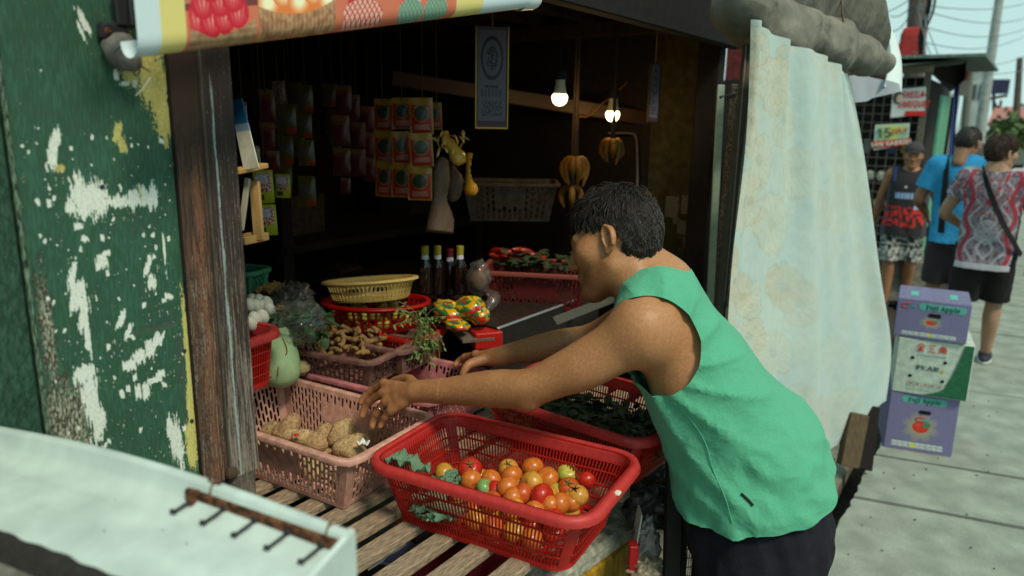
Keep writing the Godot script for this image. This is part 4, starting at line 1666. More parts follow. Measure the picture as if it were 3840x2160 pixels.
func slot(mb: MB, at: Callable, u0: float, u1: float, v0: float, v1: float, nr: Vector3) -> void:
	var b := mb.v.size()
	var outer := [[0.0, 0.0], [0.5, 0.0], [1.0, 0.0], [1.0, 0.5], [1.0, 1.0], [0.5, 1.0], [0.0, 1.0], [0.0, 0.5]]
	var inner := [[0.2, 0.15], [0.5, 0.06], [0.8, 0.15], [0.84, 0.5], [0.8, 0.85], [0.5, 0.94], [0.2, 0.85], [0.16, 0.5]]
	for side in 2:
		for q in outer:
			mb.p((at.call(lerpf(u0, u1, q[0]), lerpf(v0, v1, q[1])) as Vector3) - nr * side)
		for q in inner:
			mb.p((at.call(lerpf(u0, u1, q[0]), lerpf(v0, v1, q[1])) as Vector3) - nr * side)
	for k in 8:
		var j := (k + 1) % 8
		mb.qi(b + k, b + j, b + 8 + j, b + 8 + k)
		mb.qi(b + 16 + j, b + 16 + k, b + 24 + k, b + 24 + j)
	# the slot's own walls, with corners of their own so that edges stay crisp
	for k in 8:
		var j := (k + 1) % 8
		mb.quad(mb.v[b + 8 + j], mb.v[b + 8 + k], mb.v[b + 24 + k], mb.v[b + 24 + j])


func crate_at(called: String, label: String, at: Vector3, turn: float, group: String) -> Node3D:
	var t := thing(called, label, "crate", at, group)
	t.rotation.y = turn
	return t


func market_crates() -> void:
	# rims measured against the table: 0.19 m tall crates on slats 0.72 m high
	var t1 := crate_at("red_basket", "red slatted plastic basket half full of tomatoes on the table's front edge", Vector3(-0.83, 0.787, -1.172), 0.12, "red plastic baskets")
	red_basket(t1, 0.242, 0.15, 0.133)
	var chip := MB.new()
	chip.box(Vector3(0.258, 0.1335, 0.02), Vector3(0.012, 0.006, 0.016), Basis(), 0.002)
	part("chipped_spot", chip.mesh(), mat(rgb(214, 214, 196), {"rough": 0.7}), t1.get_node("rim"))
	var t2 := crate_at("red_basket", "red slatted plastic basket of dark leafy greens behind the tomato basket", Vector3(-0.87, 0.787, -1.60), -0.077, "red plastic baskets")
	red_basket(t2, 0.25, 0.158, 0.133)
	var p1 := crate_at("pink_crate", "faded pink slotted crate with sweet potatoes beside the timber post", Vector3(-1.347, 0.787, -1.085), 0.08, "pink slotted crates")
	slot_crate(p1, 0.252, 0.142, 0.133, M.pink_plastic, true, 0.0124)
	var p2 := crate_at("pink_crate", "mauve pink slotted crate held by the man's far hand, nearly empty", Vector3(-1.405, 0.787, -1.43), 0.1, "pink slotted crates")
	slot_crate(p2, 0.225, 0.14, 0.133, M.mauve_plastic, true, 0.0124)

# ------------------------------------------------------------------ fruit and vegetables
func tomato_mesh(r: float, tall: float, lobes: float, seed_: int) -> Array:
	var mb := MB.new()
	mb.ball(Vector3.ZERO, Vector3(r, r * tall, r), Basis(), 22, 14, func(d, q):
		var a := atan2(d.z, d.x)
		var k: float = 1.0 + lobes * cos(a * 5.0 + seed_) * (1.0 - absf(d.y)) * (0.4 + 0.6 * maxf(d.y, 0.0))
		var dip: float = smoothstep(0.86, 1.0, d.y) * 0.16 * r
		return q * k - Vector3(0, dip, 0))
	var st := MB.new()
	for i in 5:
		var g := TAU * i / 5.0 + seed_
		st.tube(PackedVector3Array([Vector3(0, r * tall * 0.86, 0), Vector3(cos(g) * r * 0.25, r * tall * 0.95, sin(g) * r * 0.25), Vector3(cos(g) * r * 0.5, r * tall * 0.9, sin(g) * r * 0.5)]), [0.0016, 0.0013, 0.0004], 4)
	st.tube(PackedVector3Array([Vector3(0, r * tall * 0.84, 0), Vector3(0.001, r * tall * 1.08, 0.001)]), [0.0016, 0.0013], 5)
	return [mb.mesh(), st.mesh()]


func produce() -> void:
	var shapes := []
	for i in 4:
		shapes.append(tomato_mesh(0.0236, [0.9, 0.86, 0.94, 0.88][i], [0.012, 0.03, 0.018, 0.04][i], i))
	var skins := {}
	for q in [["red", rgb(214, 50, 32)], ["orange", rgb(234, 128, 50)], ["deep", rgb(224, 96, 42)], ["amber", rgb(234, 166, 70)], ["lime", rgb(208, 202, 84)], ["green", rgb(142, 184, 104)], ["yolk", rgb(226, 164, 58)]]:
		skins[q[0]] = mat(q[1], {"rough": 0.3, "tex": noise("simplex", 0.012, 0.74, 1.0, false, 3), "ts": 14.0, "spec": 0.5, "bump": T.bump2, "br": 0.06})
	var stemm := mat(rgb(96, 112, 62), {"rough": 0.8})
	var g := "tomatoes in the red basket"
	var list := [
		[Vector3(-0.9878, 0.844, -1.1589), "yolk", 1.0, "yellow orange tomato next to the torn cabbage leaf"],
		[Vector3(-0.9494, 0.848, -1.2022), "red", 1.2, "largest bright red tomato, at the back left of the pile"],
		[Vector3(-0.911, 0.851, -1.158), "orange", 1.02, "orange tomato in front of the largest red one"],
		[Vector3(-0.8814, 0.848, -1.1923), "orange", 1.0, "orange tomato above the green one"],
		[Vector3(-0.8878, 0.842, -1.2663), "amber", 1.0, "amber tomato with its green stem showing, at the back of the pile"],
		[Vector3(-0.847, 0.854, -1.2222), "orange", 1.05, "orange tomato just in front of the stemmed amber one"],
		[Vector3(-0.8403, 0.848, -1.2947), "orange", 1.08, "orange red tomato at the very back, centre right"],
		[Vector3(-0.7824, 0.852, -1.2644), "orange", 1.1, "orange tomato left of the lime yellow one"],
		[Vector3(-0.7652, 0.844, -1.3227), "lime", 1.05, "lime yellow tomato at the back right"],
		[Vector3(-0.717, 0.842, -1.3264), "red", 0.98, "red tomato in the right back corner against the rim"],
		[Vector3(-0.7236, 0.848, -1.2599), "deep", 1.05, "orange red tomato with a puckered stem end near the right rim"],
		[Vector3(-0.7907, 0.858, -1.2166), "amber", 1.1, "amber tomato in the middle of the pile"],
		[Vector3(-0.8237, 0.854, -1.1746), "orange", 1.06, "orange tomato right of the green one"],
		[Vector3(-0.8742, 0.844, -1.1599), "green", 0.86, "only green tomato of the pile"],
		[Vector3(-0.7834, 0.856, -1.1683), "deep", 0.98, "dull orange tomato between the front red one and its left neighbour"],
		[Vector3(-0.742, 0.858, -1.1824), "red", 1.12, "bright red tomato at the front centre"],
		[Vector3(-0.7933, 0.852, -1.1491), "orange", 0.98, "orange tomato against the front rim, left of the bright red one"],
		[Vector3(-0.7051, 0.848, -1.1939), "orange", 0.98, "orange tomato against the front rim, right of the bright red one"],
		[Vector3(-0.6929, 0.848, -1.2444), "amber", 1.0, "amber tomato with a dark grey scar near the front right corner"],
		[Vector3(-0.7191, 0.846, -1.1777), "orange", 0.9, "orange tomato half hidden by the front rim"],
		[Vector3(-0.7481, 0.834, -1.2499), "lime", 0.9, "yellowish tomato sunk between the red and puckered ones"],
	]
	for i in list.size():
		var q: Array = list[i]
		var t := thing("tomato", q[3], "tomato", q[0], g)
		var lean := Basis(Vector3(rng.randfn(), rng.randf_range(-0.4, 0.4), rng.randfn()).normalized(), rng.randf_range(0.5, 2.2))
		if i == 4 or i == 10:
			lean = Basis(Vector3(1, 0, -0.5).normalized(), 0.5)
		if i == 18:
			lean = Basis(Vector3(1, 0, 0.4).normalized(), 0.4)
		var sh: Array = shapes[i % 4]
		part("flesh", sh[0], skins[q[1]], t, Transform3D(lean.scaled(Vector3.ONE * q[2]), Vector3.ZERO))
		if i in [4, 10, 18, 1, 9]:
			part("stem", sh[1], stemm if i != 18 else M.black, t, Transform3D(lean.scaled(Vector3.ONE * q[2]), Vector3.ZERO))
	# the layers beneath, seen through the bars
	var k := 0
	for lay in 2:
		for r in 5:
			for c in 7:
				var p := Vector3(-0.16 + c * 0.045 + (r % 2) * 0.02 + rng.randf_range(-0.005, 0.005), 0.021 + lay * 0.029, -0.085 + r * 0.041 + rng.randf_range(-0.005, 0.005))
				if lay == 1 and (r < 1 or r > 3 or c < 3):
					continue
				if c < 2 and (lay > 0 or r > 2):
					continue
				var w := Vector3(-0.83, 0.787, -1.172) + p.rotated(Vector3.UP, 0.12)
				var t := thing("tomato", "tomato of the lower layers, seen through the red bars", "tomato", w, g)
				var b := Basis(Vector3(rng.randfn(), rng.randfn(), rng.randfn()).normalized(), rng.randf() * 3.0)
				part("flesh", shapes[k % 4][0], skins[["deep", "red", "amber", "orange", "deep", "yolk", "red"][(k * 5 + lay) % 7]], t, Transform3D(b, Vector3.ZERO))
				k += 1
	# cabbage leaves
	cabbage("torn grey green cabbage leaf on the left rim of the tomato basket", [Vector3(-1.0573, 0.905, -1.0483), Vector3(-0.9727, 0.878, -1.0914)], 0.027)
	cabbage("cabbage leaf poking up behind the front rim near the green tomato", [Vector3(-0.9627, 0.852, -1.1121), Vector3(-0.9234, 0.842, -1.1253)], 0.02)
	for q in [[-0.17, 0.035, 0.06], [-0.18, 0.045, 0.02], [-0.15, 0.03, 0.1], [-0.13, 0.02, 0.105], [-0.18, 0.03, -0.03], [-0.10, 0.03, 0.105]]:
		var w := Vector3(-0.83, 0.787, -1.172) + Vector3(q[0], q[1], q[2]).rotated(Vector3.UP, 0.12)
		cabbage("cabbage leaf packed in the left end of the tomato basket", [w, w + Vector3(0.07, 0.02, 0.02)], 0.04)
	sweet_potatoes()
	# what lies in the mauve crate
	var av := MB.new()
	av.ball(Vector3(-1.4993, 0.825, -1.6337), Vector3(0.036, 0.031, 0.031), Basis(), 18, 12, func(d, q): return q * (1.0 + 0.12 * d.x))
	tag(obj("avocado", av, mat(rgb(46, 54, 40), {"rough": 0.6, "tex": T.fine, "ts": 20.0, "bump": T.bump, "br": 0.8})), "dark green round avocado lying in the mauve crate", "avocado")
	var ch := MB.new()
	ch.ball(Vector3(-1.512, 0.81, -1.7598), Vector3(0.04, 0.02, 0.02), Basis(Vector3.UP, 0.4), 14, 8)
	tag(obj("cucumber", ch, mat(rgb(56, 84, 52), {"rough": 0.6, "tex": T.fine, "ts": 20.0})), "dark green cucumber behind the avocado in the mauve crate", "cucumber")
	# dark greens that fill the second red basket
	var gr := MB.new()
	gr.ball(Vector3(-0.87, 0.825, -1.60), Vector3(0.22, 0.04, 0.14), Basis(Vector3.UP, -0.077), 24, 12)
	var ctr := Vector3(-0.87, 0.87, -1.60)
	for i in 900:
		var p := ctr + Vector3(rng.randf_range(-0.21, 0.21), rng.randf_range(-0.04, 0.008), rng.randf_range(-0.125, 0.125)).rotated(Vector3.UP, -0.077)
		var l := rng.randf_range(0.02, 0.045)
		var d := Vector3(rng.randfn(), rng.randfn() * 0.5, rng.randfn()).normalized()
		leaf(gr, p, p + d * l, l * 0.32, Vector3(rng.randfn() * 0.5, 1, rng.randfn() * 0.5).normalized(), 0.2)
	tag(obj("leafy_greens", gr, mat(rgb(44, 60, 36), {"rough": 0.7, "tex": T.fine, "ts": 20.0, "back": Color(0.05, 0.08, 0.03)})), "dark leafy greens filling the second red basket", "greens", "", "stuff")


func leaf(mb: MB, a: Vector3, b: Vector3, w: float, up: Vector3, curl := 0.2) -> void:
	var d := b - a
	var s := d.cross(up).normalized() * w
	var n := s.cross(d).normalized() * d.length()
	var i := mb.p(a)
	mb.p(a + d * 0.35 + s - n * curl * 0.3)
	mb.p(a + d * 0.4 + n * 0.02)
	mb.p(a + d * 0.35 - s - n * curl * 0.3)
	mb.p(a + d * 0.75 + s * 0.7 - n * curl * 0.6)
	mb.p(a + d * 0.75 - n * curl * 0.2)
	mb.p(a + d * 0.75 - s * 0.7 - n * curl * 0.6)
	mb.p(b - n * curl)
	for t in [[0, 1, 2], [0, 2, 3], [1, 4, 5], [1, 5, 2], [2, 5, 6], [2, 6, 3], [4, 7, 5], [5, 7, 6]]:
		mb.tri(i + t[0], i + t[1], i + t[2])


func cabbage(label: String, ends: Array, wide: float) -> void:
	var a: Vector3 = ends[0]
	var b: Vector3 = ends[1]
	var d := b - a
	var s := d.cross(Vector3.UP).normalized()
	var ns := FastNoiseLite.new()
	ns.seed = int(absf(a.x) * 9000.0)
	ns.frequency = 22.0
	var mb := MB.new()
	mb.grid(60, 16, func(u, v):
		var w: float = (v - 0.5) * 2.0
		var half: float = wide * (0.35 + 0.65 * sin(u * PI * 0.85 + 0.3)) * (1.0 + 0.14 * sin(u * 17.0 + w * 2.0) + ns.get_noise_2d(u * 6.0, w) * 0.35)
		var p: Vector3 = a + d * u + s * half * w
		var ruffle: float = w * w * (0.007 * sin(u * 19.0 + w * 4.0 + a.x * 90.0) + 0.004 * sin(u * 41.0 + w * 7.0)) + 0.0015 * sin(w * 14.0)
		return p + Vector3.UP * (sin(u * PI) * 0.008 + w * w * 0.006 + ruffle + ns.get_noise_3dv(p) * 0.006))
	var o := obj("cabbage_leaf", mb, M.leaf_grey)
	tag(o, label, "leaf", "cabbage leaves in the tomato basket")


func sweet_potatoes() -> void:
	var sk := mat(rgb(240, 204, 150), {"rough": 0.85, "tex": noise("simplex", 0.02, 0.5, 1.0, false, 5), "ts": 10.0, "bump": noise("simplex", 0.03, 0, 1, true, 4), "br": 0.9})
	var sk2 := mat(rgb(224, 184, 134), {"rough": 0.9, "tex": noise("simplex", 0.02, 0.5, 1.0, false, 5), "ts": 10.0, "bump": noise("simplex", 0.03, 0, 1, true, 4), "br": 0.9})
	var g := "sweet potatoes in the pink crate"
	# middle, half length, half girth, direction of the long axis (image like: right, up, away), label
	var list := [
		[Vector3(-1.3484, 0.838, -1.1792), 0.042, 0.026, Vector3(0.3044, 0.6272, -0.7642), "largest sweet potato on top of the pile, pointing up right", 0],
		[Vector3(-1.2848, 0.832, -1.1525), 0.05, 0.024, Vector3(0.6552, 0.3135, -0.7969), "long sweet potato lying in front of the largest one", 0],
		[Vector3(-1.5051, 0.821, -1.139), 0.045, 0.026, Vector3(0.1685, 0.841, -0.6036), "cone shaped sweet potato standing in the left back corner", 1],
		[Vector3(-1.429, 0.816, -1.1333), 0.04, 0.022, Vector3(0.7477, -0.32, -0.6845), "sweet potato under the cone shaped one", 0],
		[Vector3(-1.4083, 0.814, -1.17), 0.038, 0.022, Vector3(-0.0925, 0.6955, -0.6307), "darker sweet potato just left of the largest one", 1],
		[Vector3(-1.2873, 0.821, -1.2399), 0.045, 0.025, Vector3(0.523, 0.0028, -0.9932), "brownish sweet potato against the right side of the crate", 1],
		[Vector3(-1.2678, 0.821, -1.1441), 0.036, 0.022, Vector3(0.831, -0.0804, -0.5594), "sweet potato half hidden behind the front rim", 0],
		[Vector3(-1.5528, 0.806, -1.1294), 0.04, 0.024, Vector3(0.6491, -0.05, -0.8162), "sweet potato at the left end next to the post", 1],
		[Vector3(-1.3972, 0.801, -1.1507), 0.045, 0.024, Vector3(0.8737, -0.3728, -0.5075), "sweet potato low behind the front rim, left of centre", 0],
	]
	for i in 8:
		var w := Vector3(-1.347, 0.787, -1.085) + Vector3(-0.16 + (i % 4) * 0.105, 0.022, -0.06 + (i / 4) * 0.11).rotated(Vector3.UP, 0.08)
		list.append([w, 0.045, 0.026, Vector3(1, 0, rng.randfn() * 0.5), "sweet potato of the bottom layer, seen through the pink slots", i % 2])
	for i in list.size():
		var q: Array = list[i]
		var x: Vector3 = (q[3] as Vector3).normalized()
		var z := x.cross(Vector3.UP).normalized()
		var b := Basis(x, z.cross(x), z)
		var ns := FastNoiseLite.new()
		ns.seed = 40 + i
		ns.frequency = 1.1
		var mb := MB.new()
		mb.ball(q[0], Vector3(q[1], q[2], q[2]) * 1.03, b, 22, 14, func(d, e):
			var taper: float = 1.0 - 0.16 * pow(absf(d.x), 2.0) * (1.0 if d.x < 0 else 0.4)
			return Vector3(e.x * 0.95, e.y * taper, e.z * taper) * (1.0 + ns.get_noise_3dv(d) * 0.16))
		tag(obj("sweet_potato", mb, sk if q[5] == 0 else sk2), q[4], "sweet potato", g)
	var film := MB.new()
	film.grid(8, 6, func(u, v):
		var p: Vector3 = Vector3(-1.2248, 0.858, -1.1362)
		return p + Vector3((u - 0.5) * 0.03, sin(u * 9.0) * 0.004 + cos(v * 7.0) * 0.004, (v - 0.5) * 0.022))
	tag(obj("plastic_scrap", film, mat(rgb(222, 226, 222), {"rough": 0.25})), "crumpled clear plastic scrap on the sweet potatoes", "plastic scrap")
	var red := MB.new()
	red.ball(Vector3(-1.4202, 0.84, -1.0974), Vector3(0.006, 0.004, 0.007), Basis(), 8, 6)
	tag(obj("red_scrap", red, mat(rgb(206, 30, 30), {"rough": 0.4})), "tiny red plastic scrap between the sweet potatoes", "plastic scrap")


# ------------------------------------------------------------------ curtain, its pole, the canvas awning roll
func bez_grid(rows: Array, u: float, v: float) -> Vector3:
	var col := []
	for r in rows:
		col.append(catmull(r, u))
	return catmull(col, v)


func curtain_side() -> void:
	var rows := [
		[Vector3(-0.7, 1.8954, -2.0943), Vector3(-0.645, 1.8616, -2.3138), Vector3(-0.6, 1.8251, -2.6), Vector3(-0.575, 1.7955, -2.8424)],
		[Vector3(-0.7, 1.5766, -2.1256), Vector3(-0.635, 1.5643, -2.3417), Vector3(-0.575, 1.5488, -2.6312), Vector3(-0.535, 1.5279, -3.0302)],
		[Vector3(-0.7, 1.2351, -2.0952), Vector3(-0.62, 1.192, -2.3745), Vector3(-0.545, 1.1273, -2.7781), Vector3(-0.485, 1.0231, -3.4009)],
		[Vector3(-0.69, 0.9583, -2.0915), Vector3(-0.605, 0.8741, -2.3852), Vector3(-0.53, 0.7271, -2.9769), Vector3(-0.455, 0.5958, -3.8002)],
		[Vector3(-0.68, 0.788, -2.1171), Vector3(-0.6, 0.5664, -2.4858), Vector3(-0.555, 0.23, -3.2664), Vector3(-0.45, 0.3141, -3.8257)],
	]
	var fl := []
	var rr := RandomNumberGenerator.new()
	rr.seed = 8
	for i in 60:
		fl.append([pow(rr.randf(), 1.9), rr.randf(), rr.randf_range(0.025, 0.075), rr.randi_range(5, 9), rr.randf() * 6.0, rr.randf()])
	var n1 := FastNoiseLite.new()
	n1.seed = 2
	n1.frequency = 0.02
	n1.fractal_octaves = 4
	var pic := picture(330, 560, func(u, v):
		var n: float = n1.get_noise_2d(u * 330.0, v * 190.0)
		var s: float = n1.get_noise_2d(u * 1700.0 + 99.0, v * 260.0)
		var left: float = smoothstep(0.75, 0.0, u)
		var c := rgb(186, 202, 198)
		c = c.lerp(rgb(166, 194, 198), clampf(n * 0.7 + s * 0.4 + 0.06, 0, 0.36))
		c = c.lerp(rgb(198, 206, 194), clampf(s * 0.9 - n * 0.5, 0, 0.4))
		for q in fl:
			var d := Vector2((u - q[0]) * 0.62, v - q[1])
			var l := d.length()
			if l < q[2]:
				var a := d.angle()
				var pet: float = q[2] * (0.80 + 0.13 * absf(sin(a * q[3] * 0.5 + q[4])) + 0.25 * s)
				l *= 1.0 + 0.5 * s
				var k := 0.14 + 0.42 * left
				if l < q[2] * 0.2:
					c = c.lerp(rgb(176, 168, 146) if q[5] < 0.6 else rgb(150, 166, 176), 0.8 * k)
				elif l < pet:
					c = c.lerp(rgb(206, 200, 178) if q[5] < 0.7 else rgb(190, 180, 160), 0.75 * k)
					if sin(a * q[3] * 2.0 + l * 120.0) > 0.75:
						c = c.lerp(rgb(186, 152, 112), 0.35 * k)
				elif l < pet + 0.005:
					c = c.lerp(rgb(176, 150, 112), 0.5 * k)
		return c)
	var cm := mat(Color.WHITE, {"rough": 0.9, "img": pic, "back": Color(0.25, 0.27, 0.25), "rim": 0.2})
	cm.normal_enabled = true
	cm.normal_texture = noise("simplex", 0.02, 0, 1, true, 5, 512, 3.0)
	cm.normal_scale = 0.2
	var cloth := MB.new()
	cloth.grid(60, 70, func(u, v):
		var p: Vector3 = bez_grid(rows, u, v)
		var fold: float = sin(u * 26.0 + sin(v * 3.0) * 1.1) * 0.011 * (1.0 - 0.5 * v) + sin(u * 11.0 + 1.0 + v * 1.5) * 0.014 + sin(u * 43.0 - v * 2.0) * 0.012 * pow(1.0 - v, 1.5) + sin(u * 57.0 + v * 5.0) * 0.0018
		return p + Vector3(0.9, 0, 0.3) * fold)
	var o := obj("curtain", cloth, cm)
	tag(o, "faded pale blue floral cloth curtain hanging at the right end of the stall", "curtain")
	var pole := thing("wooden_pole", "grey brown wooden pole along the curtain's left edge", "pole", Vector3(-0.6816, 0.9362, -2.0868))
	var pm := MB.new()
	pm.tube(smooth_path([Vector3(-0.7834, 1.9444, -2.3851), Vector3(-0.7612, 1.6327, -2.2884), Vector3(-0.7374, 1.3266, -2.1944), Vector3(-0.7215, 1.0936, -2.1279), Vector3(-0.688, 0.8199, -2.0498)], 12), [0.017, 0.018, 0.0165, 0.018, 0.017], 9)
	for i in pm.v.size():
		pm.v[i] += Vector3(sin(i * 2.1), 0, cos(i * 1.3)) * 0.0012
	obj("pole", pm, mat(rgb(108, 100, 86), {"rough": 0.9, "tex": noise("simplex", 0.03, 0.5, 1.0, false, 5), "ts": Vector3(25, 2, 25), "bump": T.bump, "br": 0.6}), pole)
	var hem := MB.new()
	hem.tube(smooth_path([Vector3(-0.778, 1.8927, -2.3368), Vector3(-0.7341, 1.4218, -2.2109), Vector3(-0.7053, 1.0985, -2.1156)], 8), [0.003], 5)
	obj("hem_cord", hem, mat(rgb(120, 112, 100), {"rough": 0.9}), pole)
	# the pale door frame deeper in, with things stored behind it
	var fr := thing("metal_frame", "pale green painted metal upright between the stall wall and the curtain pole", "frame", Vector3(-0.8933, 0.7645, -2.5793))
	var f1 := MB.new()
	f1.bar(Vector3(-1.0069, 1.7589, -2.7779), Vector3(-0.9193, 0.9092, -2.6016), 0.026, 0.018, Vector3.UP, 0.002)
	obj("upright", f1, mat(rgb(176, 196, 176), {"rough": 0.5, "tex": T.soft, "ts": 6.0}), fr)
	var f2 := MB.new()
	f2.bar(Vector3(-1.0072, 1.711, -2.7643), Vector3(-0.9577, 1.7222, -2.8021), 0.02, 0.016, Vector3.UP, 0.002)
	obj("crossbar", f2, M.iron, fr)
	var back := MB.new()
	back.box(Vector3(-0.9953, 1.3203, -2.9764), Vector3(0.06, 0.9, 0.10), Basis(), 0.004)
	tag(obj("stacked_goods", back, mat(rgb(116, 112, 106), {"rough": 0.8, "tex": T.spots, "ts": Vector3(14, 5, 14)})), "grey stack of goods seen in the gap behind the pale upright", "stack")
	# canvas awning rolled up over the curtain
	var aw := thing("canvas_awning", "grey canvas awning rolled up above the curtain, tied with a cord", "awning", Vector3(-0.6878, 1.9017, -2.7281))
	var path := [Vector3(-0.7988, 2.0168, -2.2067), Vector3(-0.7752, 1.9623, -2.2581), Vector3(-0.7563, 1.9227, -2.4356), Vector3(-0.7094, 1.8965, -2.6614), Vector3(-0.6722, 1.8996, -2.8888), Vector3(-0.6391, 1.8905, -3.0597), Vector3(-0.6, 1.8766, -3.2335), Vector3(-0.5592, 1.8698, -3.4104)]
	var rad := [0.05, 0.085, 0.10, 0.108, 0.098, 0.072, 0.06, 0.045]
	var ns := FastNoiseLite.new()
	ns.seed = 14
	ns.fractal_octaves = 2
	ns.frequency = 4.0
	var rl := MB.new()
	var n := 60
	var q := smooth_path(path, n)
	var rads := []
	for i in n + 1:
		rads.append(catmull(rad, float(i) / n) * 1.0)
	rl.tube(q, rads, 28)
	for i in rl.v.size():
		var d := ns.get_noise_3d(rl.v[i].x * 1.6, rl.v[i].y * 1.6, rl.v[i].z * 0.7)
		var c := q[clampi(i / 28, 0, n)]
		rl.v[i] += (rl.v[i] - c) * (d * 0.28 + 0.07 * sin(i / 28 * 0.4))
	var canvas := mat(rgb(150, 146, 134), {"rough": 0.85, "tex": noise("simplex", 0.012, 0.6, 1.0, false, 5), "ts": 1.6, "bump": T.creases, "br": 0.5})
	obj("roll", rl, canvas, aw)
	var sheet := MB.new()
	var top := [Vector3(-0.7565, 2.1052, -2.1107), Vector3(-0.7072, 2.1325, -2.3407), Vector3(-0.648, 2.1697, -2.7057), Vector3(-0.5812, 2.1768, -3.0049)]
	var low := [Vector3(-0.7696, 1.9839, -2.1803), Vector3(-0.7074, 1.9668, -2.4195), Vector3(-0.6399, 1.9357, -2.9715), Vector3(-0.5502, 1.8799, -3.3819)]
	sheet.grid(30, 14, func(u, v):
		var a: Vector3 = catmull(top, u)
		var b: Vector3 = catmull(low, u)
		var p := a.lerp(b, v)
		return p + Vector3(0.05, 0.02, 0.05) * (sin(v * PI) * 0.6 + ns.get_noise_3dv(p) * 0.3))
	obj("sheet", sheet, canvas, aw)
	var tie := MB.new()
	tie.tube(smooth_path([Vector3(-0.6302, 2.084, -2.7944), Vector3(-0.6184, 1.9869, -2.8381), Vector3(-0.6119, 1.9127, -2.8846), Vector3(-0.611, 1.8621, -2.9211)], 10), [0.004], 5)
	obj("cord", tie, M.string, aw)
	# white tarpaulin hanging beyond it
	var tp := thing("white_tarpaulin", "white plastic tarpaulin with torn holes hanging beyond the canvas roll", "tarpaulin", Vector3(-0.6646, 1.9009, -3.8713))
	var t1 := MB.new()
	var ta := [Vector3(-0.7151, 2.2225, -3.8006), Vector3(-0.6631, 2.0666, -3.7934), Vector3(-0.6215, 1.9329, -3.8478), Vector3(-0.599, 1.7977, -3.7631)]
	var tb := [Vector3(-0.7167, 2.2599, -4.0604), Vector3(-0.6678, 2.0944, -4.0484), Vector3(-0.6184, 1.9475, -4.0419), Vector3(-0.5737, 1.7704, -3.9611)]
	t1.grid(8, 24, func(u, v): return (catmull(ta, v) as Vector3).lerp(catmull(tb, v), u) + Vector3(0.02, 0, 0.02) * sin(u * 5.0 + v * 4.0))
	var tarp := mat(rgb(214, 226, 228), {"rough": 0.4, "back": Color(0.4, 0.44, 0.44)})
	obj("sheet", t1, tarp, tp)
	var t2 := MB.new()
	var tc := [Vector3(-0.724, 1.8316, -3.5598), Vector3(-0.6811, 1.8396, -3.7173), Vector3(-0.6223, 1.8266, -3.8175), Vector3(-0.5781, 1.8039, -3.9047)]
	var td := [Vector3(-0.6861, 1.7174, -3.5544), Vector3(-0.6581, 1.7319, -3.7034), Vector3(-0.612, 1.756, -3.805), Vector3(-0.5687, 1.7807, -3.9048)]
	t2.grid(16, 6, func(u, v): return (catmull(tc, u) as Vector3).lerp(catmull(td, u), v) + Vector3(0.02, 0, 0.02) * sin(u * 9.0))
	obj("flap", t2, mat(rgb(150, 156, 166), {"rough": 0.5}), tp)  # same white tarpaulin, its shaded side put into a greyer colour


